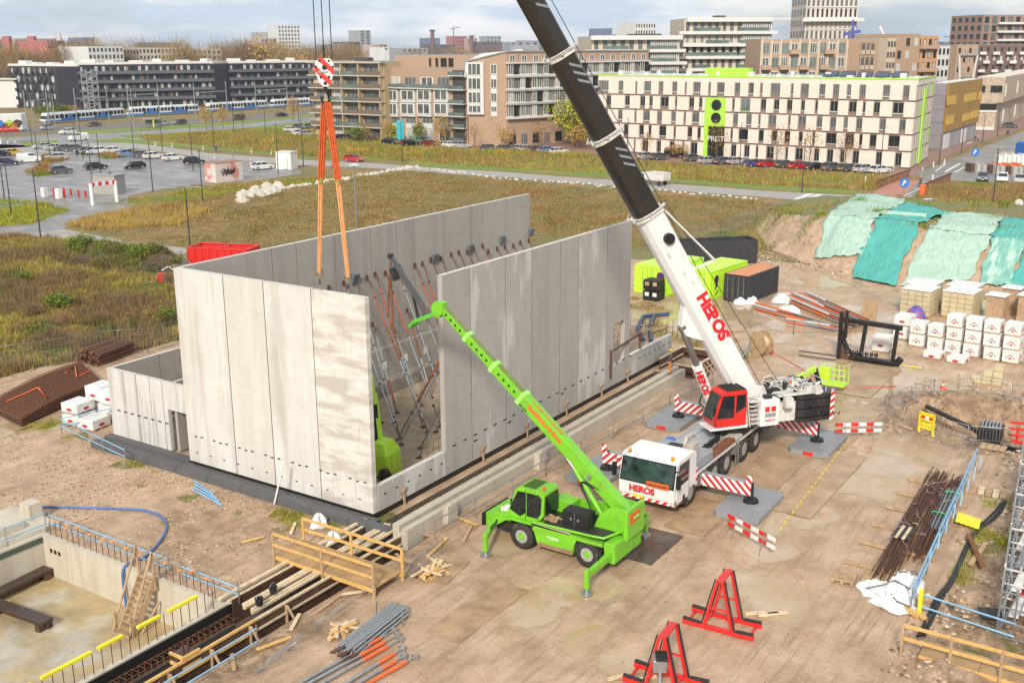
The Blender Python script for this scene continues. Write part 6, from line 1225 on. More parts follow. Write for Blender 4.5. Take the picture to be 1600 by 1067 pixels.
railing('guard_rail','pale blue guard rail in front of the white packs and annex',[(-.75,24.6),(-2.0,16.8)],(.5,1.0),m_blue,step=2.4); railing('guard_rail','pale blue rail end beside the low white packs',[(-.75,24.6),(2.2,23.6)],(.5,1.),m_blue,step=2.)
T=thing('blue_tubes','three blue tubes lying on the sand below the front wall','tubes',(-2,10,0))
for k in range(4): b=MB(); b.tube((-1.5-.3*k,11.6-.3*k,.07),(-2.2-.25*k,9.3-.5*k,.07),.05,6); b.build('tube',m_blue,T)
b=MB(); b.tube((-1.4,5.6,.1),(-.95,5.2,2.3),.05,6); tag(b.build('leaning_pole',m_white),'white pole leaning at the foot of the front wall','pole')
for i,(px,py) in enumerate(((500,822),(522,850))):
    x,y=g(px,py); b=MB(); rings=[[(x+.45*math.cos(t)*math.cos(u)*(1+.4*math.sin(3*u+a)),y+.4*math.cos(t)*math.sin(u),.02+.5*math.sin(t)*(1+.5*math.sin(4*u))) for u in [2*math.pi*k/10 for k in range(10)]] for a,t in enumerate((0,.5,1.,1.5))]; b.loft(rings); tag(b.build('plastic_bag',m_bag),('crumpled white plastic at the foot of the front wall','crumpled white plastic beside the gangway')[i],'bag')
# ---------------- right yard: stacks ----------------
blk=MB(); blk.box(-.30,-.30,0,.30,.30,.395); bo=blk.build('block',mat('tan block',(.52,.44,.28),.8,var=.15,vs=1.5)); bme=bo.data; bpy.data.objects.remove(bo); bme2=bme.copy(); bme2.materials[0]=mat('brown brick pack',(.40,.27,.20),.85,var=.2,vs=3,bump=.5,bs=9)
def stack(label,x,y,ang,nx_,ny_,nz_,me,bs_=.64,top=m_white,grp='wrapped block stacks in front of the nets'):
    T=thing('block_stack',label,'stack',(x,y,0),ang,grp); hx_=nx_*bs_/2; hy_=ny_*bs_/2
    b=MB(); b.box(-hx_+.1,-hy_+.1,.0,hx_-.1,hy_-.1,.12+nz_*.43-.05); b.build('core',m_wood,T,w=False)
    for k in range(nz_):
        for i in range(nx_):
            for j in range(ny_):
                if i not in(0,) and j not in(0,): continue
                c=bpy.data.objects.new('block',me); C.objects.link(c); c.parent=T; c.location=(-hx_+(i+.5)*bs_,-hy_+(j+.5)*bs_,.12+k*.43); c.rotation_euler=(0,0,rnd.uniform(-.02,.02))
    b=MB(); z=.12+nz_*.43+.01; n_=6; V=[]
    rings=[]
    b.box(-hx_-.04,-hy_-.04,z,hx_+.04,hy_+.04,z+.12); b.build('plastic_cap',m_pack,T,w=False,bevel=.05)
    b=MB()
    for i in range(3): b.box(-hx_+.2+i*(2*hx_-.5)/2,-hy_-.02,0,-hx_+.3+i*(2*hx_-.5)/2,hy_,.11)
    b.build('pallet_foot',m_wood,T,w=False); return T
stack('big stack of tan blocks under white plastic at the left of the row',59.5,-12.4,R(-6),4,4,5,bme); stack('second big stack of tan blocks under white plastic',60.4,-15.7,R(-6),4,4,5,bme)
stack('tan block stack behind the leftmost big stack',62.1,-12.1,R(-6),4,4,5,bme); stack('tan block stack behind the second big stack',63.0,-15.4,R(-6),4,4,5,bme)
for i,(x,y) in enumerate(((60.2,-18.6),(61.5,-20.9),(60.5,-23.2),(64.,-19.2),(64.2,-22.),(61,-25.5))): stack(('narrow brick pack stack right of the tan stacks','second narrow brick pack stack','third narrow brick pack stack at the right edge','brick pack behind the first narrow stack','brick pack behind the second narrow stack','brick pack beyond the right edge')[i],x,y,R(-6),2,2,5,bme2,.8)
pc_=[(48.4,-15.,2),(48.1,-16.4,2),(47.9,-17.8,3),(47.7,-19.2,3),(47.5,-20.6,3),(47.4,-22.,3)]
for i,(x,y,n_) in enumerate(pc_):
    for k in range(n_): pack(f'white pack with a chevron print, level {k+1} of column {i+1} from the left in the yard' if 0 else f'white chevron pack, {("bottom","middle","top")[k if n_==3 else (0,2)[k]]} of the {ordn[i]} column from the left',x+.05*k+rnd.uniform(-.08,.08),y+.04*k+rnd.uniform(-.06,.06),k*1.02,1.15,1.15,1.02,R(-6+rnd.uniform(-5,5)))
pack('low pinkish pack left of the chevron packs',50.2,-13.4,0,1.4,1.3,1.1,R(-6),'o','pinkish packs'); pack('upper pinkish pack left of the chevron packs',50.2,-13.4,1.1,1.4,1.3,.9,R(-6),'o','pinkish packs')
pack('grey sheeted pallet in front of the chevron packs',45.6,-16.8,0,1.3,1.3,.55,R(-6),'o','sheeted pallets'); pack('second grey sheeted pallet in front of the chevron packs',45.2,-18.6,0,1.3,1.3,.55,R(-6),'o','sheeted pallets')
x,y=g(1378,548); pack('white big bag on a pallet behind the black steel frame',x,y,0,1.3,1.3,1.25,0,'n','bags')
for i,(px,py,n_) in enumerate(((1358,492,9),(1578,552,12),(1596,555,12))): x,y=g(px,py); pallet_obj(('stack of wood pallets alone on the sand','tall stack of wood pallets right of the white packs','tall stack of wood pallets at the right edge')[i],x,y,0,R(-80),n_,'pallet stacks','pallets')
x,y=g(1430,500); b=MB(); rings=[[(x+.7*math.cos(t)*math.cos(u),y+.9*math.cos(t)*math.sin(u),.05+1.1*math.sin(t)*(1+.15*math.sin(4*u))) for u in [2*math.pi*k/12 for k in range(12)]] for t in (0,.4,.8,1.2,1.5)]; b.loft(rings,smooth=True); tag(b.build('blue_red_tarp_heap',mat('blue and red tarp',(.12,.10,.35),.5,col2=(.45,.04,.06),c2s=.9,c2t=(.5,.52))),'round heap wrapped in blue and red sheet beside the tan stacks','tarp')
x,y=g(1372,600); T=thing('block_pallet','small pallet of tan blocks inside the barriers on the wet sand','pallet',(35.6,-21,0)); px_,py_=g(1544,598); T.location=(px_,py_,0)
for k in range(3): 
    for j in range(3-k):
        c=bpy.data.objects.new('block',bme); C.objects.link(c); c.parent=T; c.location=(-.3+.3*k,-.6+.64*j,.1+.43*k)
b=MB(); b.box(-.6,-.9,.0,.6,.9,.1); b.build('pallet_deck',m_wood,T,w=False)
T=thing('aluminium_ladder','white aluminium ladders lying on the sand below the pallets','ladder',(*g(1540,555),0)); a=Vector((*g(1542,545),.5)); c=Vector((*g(1610,578),.4)); d=c-a; nn=Vector((-d.y,d.x,0)).normalized()*.4
b=MB(); b.beam(a,c,.06,.06); b.beam(a+nn+U*.2,c+nn+U*.2,.06,.06)
for k in range(12): b.tube(a+d*k/12,a+d*k/12+nn+U*.2,.02,5)
b.build('ladder_frame',m_whited,T)
# black steel frame
bf=thing('black_steel_frame','big black steel frame with a curved arm standing on the wet sand','steel frame',(41.5,-12.5,0)); m_bf=mat('black frame steel',(.02,.02,.022),.4,.3,dirt=.25)
fa=Vector((*g(1308,560),0)); fb=Vector((*g(1405,572),0)); fd=(fb-fa).normalized(); fn=Vector((-fd.y,fd.x,0)); FL=(fb-fa).length; ZT=3.0
def fbx(a0,z0,a1,z1,wd=.3,off=0.): b=MB(); b.beam(fa+fd*a0+U*z0+fn*off,fa+fd*a1+U*z1+fn*off,wd,wd,up=fn); return b.build('beam',m_bf,bf,bevel=.02)
fbx(.1,0,.1,3.7); fbx(.55,1.8,.55,3.9,.25,-.4); fbx(.3,3.1,FL,2.9,.36); fbx(1.7,.3,1.9,2.9,.28); fbx(FL-.5,.3,FL-.35,2.9,.28); fbx(1.2,.22,FL,.15,.4); fbx(1.0,.5,FL-.3,.3,.22,-.5)
b=MB(); b.path([fa+fd*.25+U*2.3-fn*.1,fa+fd*.35+U*1.5,fa+fd*.7+U*.8,fa+fd*1.3+U*.35,fa+fd*1.9+U*.25],.2,8); b.build('curved_arm',m_bf,bf); b=MB(); b.ext([(0,.02),(.15,.02),(1.3,.02),(.6,.5),(.15,1.4),(0,1.5)],fa-fn*.05,fd,U,fn,.1); b.build('gusset',m_rustd,bf)
for k in range(7): p=fa+fd*(.8+.35*k)+U*.6-fn*.3; b=MB(); b.tube(p,p+Vector((.1,.1,.2)),.14,8); b.build('fitting',m_dark,bf)
b=MB(); b.tube(fa+fd*(FL-.2)+U*.2,fa+fd*(FL+.1)+U*.6,.25,10); b.build('roller',m_bf,bf)
b=MB(); b.path([fa+fd*(FL+.1)+U*.1,fa+fd*(FL+.9)+U*.08,fa+fd*(FL+1.6)+U*.06],.04,5); tag(b.build('yellow_strap',m_yell),'yellow strap lying at the right foot of the black frame','strap')
# orange props piles
def ppile(label,p,q,n_,wd,z=0.):
    T=thing('prop_pile',label,'props',(*p,0)); p=Vector((*p,.15+z)); q=Vector((*q,.15+z)); d=q-p; nn=Vector((-d.y,d.x,0)).normalized()
    for i in range(n_):
        o_=nn*(wd*(i/n_-.5)+rnd.uniform(-.1,.1))+U*(.12*(i%4)); a=p+o_+d*rnd.uniform(-.04,.04); c=q+o_*.8+d*rnd.uniform(-.04,.04); t=rnd.choice((.3,.5,.7)); k=i%3
        b=MB(); b.tube(a,a+(c-a)*t,.08,6); b.build('tube',(m_orange,m_steel,m_whited)[k],T); b=MB(); b.tube(a+(c-a)*t,c,.065,6); b.build('inner_tube',(m_steel,m_orange,m_rust)[k],T)
ppile('big pile of orange and grey props behind the black frame',g(1245,468),g(1345,512),26,3.,.1); ppile('thin row of orange props left of the black frame',g(1182,482),g(1305,516),7,.9); ppile('single orange prop row lying toward the black frame',g(1230,505),g(1330,520),4,.5)
for i,(px,py) in enumerate(((1165,472),(1225,470),(1232,490))):
    x,y=g(px,py); b=MB(); rings=[[(x+(1.5)*math.cos(t)*math.cos(u)*(1+.2*math.sin(3*u+i)),y+1.1*math.cos(t)*math.sin(u),.02+.6*math.sin(t)*(1+.2*math.sin(5*u+i))) for u in [2*math.pi*k/14 for k in range(14)]] for t in (0,.5,1.,1.5)]; b.loft(rings); tag(b.build('white_sheet_heap',m_bag),('white sheeted heap right of the charcoal container','white plastic heap beside the orange props','white plastic scrap in front of the prop pile')[i],'heap')
# crates, spool, cones
T=thing('plastic_crates','black plastic crate stack in front of the lime container','crates',(51.8,9.8,0))
for z in (0,1.):
    for s_ in (0,1):
        b=MB(); b.box(51.2,9.1+.8*s_,z+.05,52.6,9.85+.8*s_,z+.95); b.build('crate',m_black,T); b=MB(); b.box(51.18,9.25+.8*s_,z+.45,51.2,9.65+.8*s_,z+.8); b.build('label',m_wood if z else m_white,T)
T=thing('cable_spool','wooden cable spool standing on edge behind the crane','spool',(39.3,-5.4,0)); c=Vector((39.3,-5.4,.95)); ax=Vector((.9,-.45,0)).normalized()
for s_ in (-.4,.4): b=MB(); b.tube(c+ax*(s_-.04),c+ax*(s_+.04),.95,18); b.build('flange',m_wood,T)
b=MB(); b.tube(c-ax*.36,c+ax*.36,.5,14); b.build('drum',m_woodl,T)
for i,(px,py) in enumerate(((1206,552),(1473,608))):
    x,y=g(px,py); T=thing('traffic_cone',('orange traffic cone beside the cable spool','orange traffic cone inside the barrier row')[i],'cone',(x,y,0)); b=MB(); b.box(x-.22,y-.22,0,x+.22,y+.22,.04); b.build('base',m_orange,T); b=MB(); b.tube((x,y,.04),(x,y,.72),.17,12,r2=.03); b.build('cone',m_orange,T); b=MB(); b.tube((x,y,.3),(x,y,.45),.118,12,r2=.09); b.build('band',m_white,T)
b=MB(); b.path([(*g(1215,556),.05),(*g(1250,575),.05),(*g(1300,610),.05),(*g(1360,606),.05),(*g(1400,604),.05)],.03,5); tag(b.build('red_cable',m_red),'thin red cable snaking over the wet sand behind the crane','cable')
b=MB(); b.path([(*g(1500,600),.05),(*g(1240,760),.05),(*g(1185,795),.05)],.02,4); 
x0,y0=g(1325,690); x1,y1=g(1215,835); n_=40
T=MB()
for k in range(n_):
    if k%2: continue
    a=Vector((x0+(x1-x0)*k/n_,y0+(y1-y0)*k/n_,.11)); c=Vector((x0+(x1-x0)*(k+1)/n_,y0+(y1-y0)*(k+1)/n_,.11)); T.tube(a,c,.03,4)
tag(T.build('yellow_chain',m_yell),'yellow and white chain lying across the wet sand beside the mats','chain')
T=thing('dark_crate','dark crate with pipes behind the right crowd barrier','crate',(29.7,-23.6,-.3)); b=MB(); b.box(29.2,-24.3,-.3,30.6,-23.,.6); b.build('box',m_dark,T); b=MB(); [b.tube((29.3,-24.2+.2*k,.65),(30.5,-24.1+.2*k,.7),.06,6) for k in range(6)]; b.build('pipe',m_steel,T)
T=thing('red_steel_frame','dark red steel frame at the right edge of the excavation','steel frame',(30,-25.5,0))
for z in (.1,.5,.9): b=MB(); b.beam((29.,-24.9,z),(30.2,-28.5,z),.14,.12); b.build('beam',m_red,T); b=MB(); b.beam((30.2,-24.6,z),(31.4,-28.2,z),.14,.12); b.build('beam',m_red,T)
for k in range(4): b=MB(); b.beam((29.2+.35*k,-25.2-k,0),(29.2+.35*k,-25.2-k,1.),.12,.12,up=(0,1,0)); b.build('post',m_red,T)
b=MB(); b.path([(*g(1448,628),-.3),(33.,-22,-.8),(31.,-24.,-1.),(30.,-26,-.8)],.16,8); tag(b.build('black_duct',m_dark),'black duct lying in the right excavation','pipe')
b=MB(); a=g(1250,548); c=g(1300,556)
T=thing('steel_rods','two thin dark rods on the wet sand left of the black frame','rods',(*a,0))
for k in range(2): b=MB(); b.tube((*g(1248,549+7*k),.06),(*g(1306,557+7*k),.06),.04,5); b.build('rod',m_dark,T)
railing('guard_rail','galvanised guard rail running beside the strip foundation and crane',[(-.2,-4.0),(9.5,-4.3),(23.7,-5.1),(33,-5.6)],(.5,1.05),m_steel,step=3.)
railing('guard_rail','pale blue guard rail end near the cable spool',[(33,-5.6),(39.5,-4.6)],(.5,1.05),m_blue,step=3.)
railing('guard_rail','loose grey rail low beside the lower trench',[(-9.4,-4.9),(-5.8,-4.7)],(.25,),m_steel,step=3.,h=.3); railing('guard_rail','pale blue guard rail beside the lower formwork',[(-16.5,-4.),(-11.8,-4.)],(.4,.95),m_blue,step=2.5)
barrier('fallen crowd barrier lying on the sand at the bottom left',(-13.2,-5.2),(-10.8,-4.9),.9,12,-.8,None)
b=MB()
for k in range(26): x=34+rnd.random()*8; y=-1+rnd.random()*8; b.tube((x,y,0),(x+.1,y,.9+rnd.random()*.6),.02,4)
tag(b.build('starter_bars',m_rustd),'scattered rusty starter bars beyond the far hall end','rebar')['kind']='stuff'
for i in range(8):
    x=36+rnd.random()*9; y=-2+rnd.random()*9; a=rnd.random()*3; b=MB(); b.obox((x,y,.15+.05*i%3),(2.2,.2,.1),a); tag(b.build('timber_offcut',m_wood),f'weathered timber beyond the far hall end, {ordn[i]} piece','timber','timbers beyond the far hall end')
b=MB(); b.path([(38,4,.1),(41,6,.15),(45,7.5,.1),(47,6,.1)],.2,7); b.path([(38,3.3,.1),(42,5.4,.12),(46,6.9,.1)],.2,7); tag(b.build('blue_sheeting',mat('dark blue sheet',(.03,.06,.12),.4)),'dark blue plastic ducts beyond the far hall end','pipe')
# ---------------- people ----------------
def skin_person(name,label,loc,rz,joints,radii,edges,mats_z,grp=None,scale=1.):
    me=bpy.data.meshes.new('body'); me.from_pydata([Vector(j)*scale for j in joints],edges,[]); o=bpy.data.objects.new('body',me); C.objects.link(o)
    md=o.modifiers.new('skin','SKIN'); sv=me.skin_vertices[0].data
    for i,r_ in enumerate(radii): sv[i].radius=(r_*scale,r_*scale)
    sv[0].use_root=True; ss=o.modifiers.new('sub','SUBSURF'); ss.levels=1; ss.render_levels=1
    dg=bpy.context.evaluated_depsgraph_get(); dg.update(); em=bpy.data.meshes.new_from_object(o.evaluated_get(dg)); bpy.data.objects.remove(o)
    mm=[m for _,m in mats_z]
    for m in mm: em.materials.append(m)
    for p in em.polygons:
        z=p.center.z/scale; x=abs(p.center.x)/scale
        k=len(mats_z)-1
        for i,(zz,_) in enumerate(mats_z):
            if z<zz: k=i; break
        if x>.2 and z<.98: k=len(mats_z)-1
        p.material_index=k; p.use_smooth=True
    T=thing(name,label,'person',loc,rz,grp); c=bpy.data.objects.new('body',em); C.objects.link(c); c.parent=T; return T
J=[(0,0,.95),(0,0,1.15),(0,0,1.38),(0,.0,1.5),(0,-.02,1.62),(0,-.02,1.74),(.19,0,1.4),(.27,.0,1.14),(.25,-.12,.92),(-.19,0,1.4),(-.27,.02,1.14),(-.26,-.06,.9),(.1,0,.9),(.12,-.06,.5),(.12,.02,.1),(.13,-.12,.04),(-.1,0,.9),(-.12,.02,.5),(-.14,.1,.1),(-.14,-.04,.04),
 (0,-.12,1.63)]
Rr=[.15,.15,.165,.06,.095,.085,.075,.052,.036,.075,.052,.036,.1,.07,.045,.045,.1,.07,.045,.045,.02]
E_=[(0,1),(1,2),(2,3),(3,4),(4,5),(2,6),(6,7),(7,8),(2,9),(9,10),(10,11),(0,12),(12,13),(13,14),(14,15),(0,16),(16,17),(17,18),(18,19),(4,20)]
for s_,h_ in ((1,8),(-1,11)):
    hx_,hy_,hz_=J[h_]
    J.append((hx_,hy_-.02,hz_-.07)); Rr.append(.03); E_.append((h_,len(J)-1)); palm=len(J)-1
    for k in range(4): J.append((hx_+(-.03+.02*k),hy_-.03,hz_-.15+.01*abs(k-1.5))); Rr.append(.009); E_.append((palm,len(J)-1))
    J.append((hx_-s_*.05,hy_-.05,hz_-.1)); Rr.append(.01); E_.append((palm,len(J)-1))
m_skin=mat('skin',(.50,.30,.21),.6); m_jack=mat('dark jacket',(.10,.11,.11),.8); m_hivis=mat('orange trousers',(.80,.25,.02),.7); m_boot=mat('boots',(.03,.025,.02),.7)
wx,wy=28.6,-2.8
wk=skin_person('person','person in dark jacket, orange trousers and yellow helmet walking on the strip foundation',(wx,wy,.80),R(200),J,Rr,E_,[(.12,m_boot),(.95,m_hivis),(1.48,m_jack),(9,m_skin)])
b=MB(); rings=[[(.125*math.cos(t)*math.cos(u),-.02+.14*math.cos(t)*math.sin(u),1.72+.13*math.sin(t)) for u in [2*math.pi*k/14 for k in range(14)]] for t in (0,.4,.8,1.2,1.5)]; b.loft(rings,smooth=True); b.tube((0,-.03,1.715),(0,-.03,1.73),.16,14); b.build('helmet',m_yell,wk,w=False)
def walker(label,px,py,top,leg,rz=0.,sc_=1.,z=0.03):
    x,y=g(px,py); return skin_person('person',label,(x,y,z),rz,J[:21],Rr[:21],E_[:20],[(.1,m_boot),(.95,leg),(1.48,top),(9,m_skin)],None,sc_)
m_navy=mat('navy cloth',(.03,.04,.09),.8); m_wcloth=mat('white cloth',(.6,.6,.6),.8); m_bcl=mat('blue coat',(.08,.10,.35),.8)
walker('person in blue coat on the path beside the car park',338,238,m_bcl,m_navy); walker('person in dark clothes walking beside the gold building',1523,222,m_navy,m_navy,.5); walker('person in white top walking beside the gold building',1528,222,m_wcloth,m_navy,.4)
def cyclist(label,px,py,top,rz,ctop=None):
    x,y=g(px,py); T=skin_person('person',label,(x,y,.25),rz,J[:21],Rr[:21],E_[:20],[(.1,m_boot),(.95,m_navy),(1.48,top),(9,m_skin)])
    B=thing('bicycle','bicycle ridden by the '+label,'bicycle',(x,y,.03),rz)
    for yy in (-.55,.5):
        b=MB(); b.path([(0,yy+.33*math.cos(t),.35+.33*math.sin(t)) for t in [k*math.pi/6 for k in range(13)]],.025,5); b.build('wheel',m_tyre,B,w=False)
    b=MB(); b.tube((0,-.55,.35),(0,-.4,1.0),.025,5); b.tube((0,-.45,.8),(0,.2,.8),.025,5); b.tube((0,.2,.85),(0,.0,.35),.025,5); b.tube((0,.0,.35),(0,.5,.35),.02,5); b.tube((-.25,-.4,1.),(.25,-.4,1.),.02,5); b.build('frame',m_dark,B,w=False)
cyclist('person in black cycling on the path behind the slings',520,266,m_navy,.9); cyclist('person in brown coat cycling over the bridge',1438,293,mat('brown coat',(.25,.10,.06),.8),2.4); cyclist('person in dark coat on a bicycle by the avenue',1574,214,m_navy,2.4)
# ---------------- buildings ----------------
def D(px,d):
    r=ray(px,73.); h=math.hypot(r[0],r[1]); return (CAM[0]+r[0]/h*d,CAM[1]+r[1]/h*d)
def unit_window(name,fm,pm,mull=1,fr=.08):
    b=MB()
    for x0,x1,z0,z1 in [(0,fr,0,1),(1-fr,1,0,1),(fr,1-fr,0,fr*.8),(fr,1-fr,1-fr*.8,1)]+[(k/(mull+1)-fr*.4,k/(mull+1)+fr*.4,fr*.8,1-fr*.8) for k in range(1,mull+1)]: b.box(x0,-.08,z0,x1,.04,z1)
    b.mi=1; b.add([(fr*.8,0,fr*.6),(1-fr*.8,0,fr*.6),(1-fr*.8,0,1-fr*.6),(fr*.8,0,1-fr*.6)],[(0,1,2,3)])
    o=b.build(name,[fm,pm]); me=o.data; bpy.data.objects.remove(o); return me
m_frw=mat('white window frame',(.65,.65,.63),.5,var=.03); m_frd=mat('dark window frame',(.06,.055,.05),.5); m_frg=mat('grey window frame',(.3,.3,.3),.5)
m_pane_c=mat('curtained pane',(.11,.12,.12),.12,var=.5,vs=.35,spec=.7); m_pane_w=mat('window with white curtain',(.42,.42,.40),.25,var=.3,vs=.4); m_pane_g=mat('greenish pane',(.13,.17,.16),.1,var=.4,vs=.3)
W1=unit_window('window',m_frw,m_pane_c,1); W2=unit_window('window',m_frw,m_pane_w,1); W3=unit_window('window',m_frd,m_glass,1,.06); W4=unit_window('window',m_frg,m_pane_c,2,.05); W5=unit_window('window',m_frw,m_pane_c,2,.06); W6=unit_window('window',m_frg,m_pane_g,1,.06); W7=unit_window('window',m_frd,m_pane_w,0,.08); WD=unit_window('window',m_frg,m_glass,1,.05); WE=unit_window('window',m_frg,m_pane_c,1,.05); W8=unit_window('window',m_frd,m_pane_c,0,.05)
class Face:
    def __init__(s,T,a,b_):
        s.T=T; s.a=Vector((a[0],a[1],0)); s.b=Vector((b_[0],b_[1],0)); s.d=s.b-s.a; s.L=s.d.length; s.u=s.d.normalized(); s.n=Vector((s.u.y,-s.u.x,0))
        if s.n.dot(Vector((CAM[0]-a[0],CAM[1]-a[1],0)))<0: s.n=-s.n
        s.ang=math.atan2(s.u.y,s.u.x)
        s.flip=1 if Vector((math.sin(s.ang),-math.cos(s.ang),0)).dot(s.n)>0 else -1
    def win(s,x0,x1,z0,z1,me,off=.05,name='window'):
        o=bpy.data.objects.new(name,me); C.objects.link(o); o.parent=s.T; p=s.a+s.u*(x0 if s.flip>0 else x1)+s.n*off; r=s.T.location
        o.location=(p.x-r.x,p.y-r.y,z0-r.z); o.rotation_euler=(0,0,s.ang if s.flip>0 else s.ang+math.pi); o.scale=(x1-x0,1,z1-z0); return o
    def slab(s,b,x0,x1,z0,z1,o0,o1):
        P_=[s.a+s.u*x0+s.n*o0,s.a+s.u*x1+s.n*o0,s.a+s.u*x1+s.n*o1,s.a+s.u*x0+s.n*o1]; return b.hexa([p+U*z0 for p in P_],[p+U*z1 for p in P_])
    def part(s,name,m,x0,x1,z0,z1,o0=-.05,o1=.15): b=MB(); s.slab(b,x0,x1,z0,z1,o0,o1); return b.build(name,m,s.T)
    def px(s,px,py): f,z=onL(px,py,s.a,s.b); return f*s.L,z
def mass(T,name,poly,z0,z1,m,roofm=None):
    b=MB(); b.prism(poly,z0,z1); o=b.build(name,m,T)
    if roofm: b=MB(); b.prism(poly,z1+.005,z1+.12); b.build('roof',roofm,T)
    return o
m_roofg=mat('grey roofing',(.30,.30,.30),.8,var=.2,vs=.3); m_whitef=mat('white facade band',(.62,.61,.59),.6,var=.05)
# beige chequered block
m_bp=mat('cream brick cladding',(.68,.61,.53),.85,var=.06,vs=1.2,bump=.15,bs=12); m_bb=mat('brown brick',(.235,.165,.135),.85,var=.12,vs=2); m_limeb=mat('lime facade panel',(.38,.68,.06),.5,var=.05)
a0=g(935,236); a1=g(1421,264.5); a2=g(1449,247); HB=zat(1433,124,*a1)
T=thing('apartment_block','long five storey block chequered in cream and brown with a lime stairwell','building',a1)
va=Vector((a1[0]-a0[0],a1[1]-a0[1],0)); vb=Vector((a2[0]-a1[0],a2[1]-a1[1],0)); a3=(a0[0]+vb.x,a0[1]+vb.y)
mass(T,'wall',[a0,a1,a2,a3],0,HB-.3,m_bb)
f1=Face(T,a0,a1); f2=Face(T,a1,a2); fh=(HB-1.1)/5
b=MB(); f1.slab(b,-.2,f1.L+.2,HB-1.15,HB-.15,-.1,.22); f2.slab(b,0,f2.L,HB-1.15,HB-.15,-.1,.22); b.build('cornice',m_bp,T); b=MB(); f1.slab(b,-.25,f1.L+.25,HB-.15,HB+.12,-.1,.3); f2.slab(b,-.2,f2.L,HB-.15,HB+.12,-.1,.3); b.build('lime_roof_edge',m_limeb,T)
b=MB(); b.prism([(a0[0]+vb.x*.03,a0[1]+vb.y*.03),(a1[0]+vb.x*.03,a1[1]+vb.y*.03),a2,a3],HB-.28,HB-.1); b.build('roof',mat('pale roof sheet',(.55,.56,.55),.6,var=.1,vs=.2),T)
def C5(*v): return [(920+p/6.154,920+q/6.154) for p,q in v]
def C6(*v): return [(1160+p/5,1160+q/5) for p,q in v]
rows=[C5((437,455),(515,577),(655,700),(780,830),(902,922),(980,1050),(1370,1425),(1497,1553))+C6((15,62),(108,130),(190,252),(340,363),(417,480),(565,608),(665,717),(770,805),(867,920),(1050,1100),(1200,1255)),
 C5((340,385),(487,535),(578,608),(680,750),(820,842),(953,1000),(1048,1082),(1368,1390),(1445,1537))+C6((0+1,48),(130,172),(232,277),(333,378),(443,477),(552,573),(657,742),(807,880),(918,945),(1000,1055),(1147,1238)),
 C5((150,190),(285,330),(443,465),(525,593),(660,710),(795,843),(915,940),(995,1068),(1390,1440),(1517,1573))+C6((33,77),(127,147),(205,270),(360,382),(437,503),(583,630),(688,738),(795,830),(893,943),(1075,1128),(1230,1283)),
 C5((172,220),(350,400),(497,547),(585,620),(690,775),(832,855),(967,1018),(1062,1097),(1383,1408),(1462,1557))+C6((15,67),(145,190),(247,293),(350,395),(460,493),(570,595),(685,752),(832,898),(943,967),(1028,1080),(1175,1267)),
 C5((115,197),(290,338),(452,472),(535,605),(675,722),(806,855),(927,947),(1007,1080),(1153,1178),(1235,1310),(1405,1460),(1537,1590))+C6((50,92),(140,162),(222,300),(380,403),(457,523),(603,652),(710,760),(818,853),(917,968),(1100,1157),(1257,1310))]
if 1: rows[1]=[r for r in rows[1] if not (1160<=r[0]<1161)]+[(1154.8,1169.6)]; rows[1]=sorted([r for r in rows[1] if abs(r[0]-1154.8)<.01 or not (1150<r[0]<1172)]); rows[3]=sorted([r for r in rows[3] if not (1150<r[0]<1172)]+[(1157.6,1173.2)])
py_row=[232+0,210,188,166,144]
gx0=f1.px(1102,190)[0]; gx1=f1.px(1134,190)[0]
for r_,ws in enumerate(rows):
    z0=r_*fh; z1=z0+fh; xs_=[(f1.px(p,py_row[r_])[0],f1.px(q,py_row[r_])[0]) for p,q in ws]; cur=0.
    for x0,x1 in xs_+[(f1.L,f1.L)]:
        segs=[(cur,x0)]
        if r_<4 and cur<gx0<x0: segs=[(cur,gx0),(gx1,x0)]
        for s0,s1 in segs:
            if s1-s0>.4: f1.part('cream_panel',m_bp,s0,s1,z0+.3,z1-.02,-.05,.34)
        cur=x1
    for i,(x0,x1) in enumerate(xs_):
        wide=x1-x0>2.2; green=(i*7+r_*3)%9==0 and wide
        o=f1.win(x0+.08,x1-.08,z0+(.95 if r_ and not green else .5),z1-.12,(WD,W3,WE,WD,W4)[(i*5+r_)%5] if not green else W6,.03)
        if green: f1.part('lime_sill',m_limeb,x0,x1,z0+.35,z0+.5,-.05,.28); f1.part('glass_rail',m_pane_g,x0+.1,x1-.1,z0+.55,z0+1.2,.1,.14)
        elif wide or i%2: f1.part('sill',m_frw,x0+.05,x1-.05,z0+(.84 if r_ else .4),z0+(.95 if r_ else .5),.0,.18)
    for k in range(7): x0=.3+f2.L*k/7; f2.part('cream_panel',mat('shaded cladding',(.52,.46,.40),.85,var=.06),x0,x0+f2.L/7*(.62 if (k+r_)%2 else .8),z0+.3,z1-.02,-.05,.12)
    for k in ((r_*2)%5,(r_*2+3)%6): x0=.4+f2.L*(k+.7)/7; f2.part('lime_panel',m_limeb,x0,x0+f2.L*.06,z0+.3,z1,.0,.16)
b=MB(); f2.slab(b,f2.L*.38,f2.L*.46,.2,HB-2,-.05,.35); b.build('lime_strip',m_limeb,T); b=MB(); f1.slab(b,gx0,gx1,fh*2.1,fh*4-.05,-.05,.5); f1.slab(b,gx0,gx0+.9,0,fh*2.1,-.05,.5); b.build('lime_stairwell',m_limeb,T)
for zc in (fh*2.65,fh*3.5):
    c=f1.a+f1.u*((gx0+gx1)/2+.3)+f1.n*.5+U*zc; b=MB(); b.tube(c,c+f1.n*.06,1.15,20); b.build('round_window_frame',m_frd,T); b=MB(); b.tube(c+f1.n*.06,c+f1.n*.08,1.0,20); b.build('round_window',m_glass,T)
f1.part('entrance_glass',m_glass,gx0+.9,gx1,0,fh*2.1,-.05,.06)
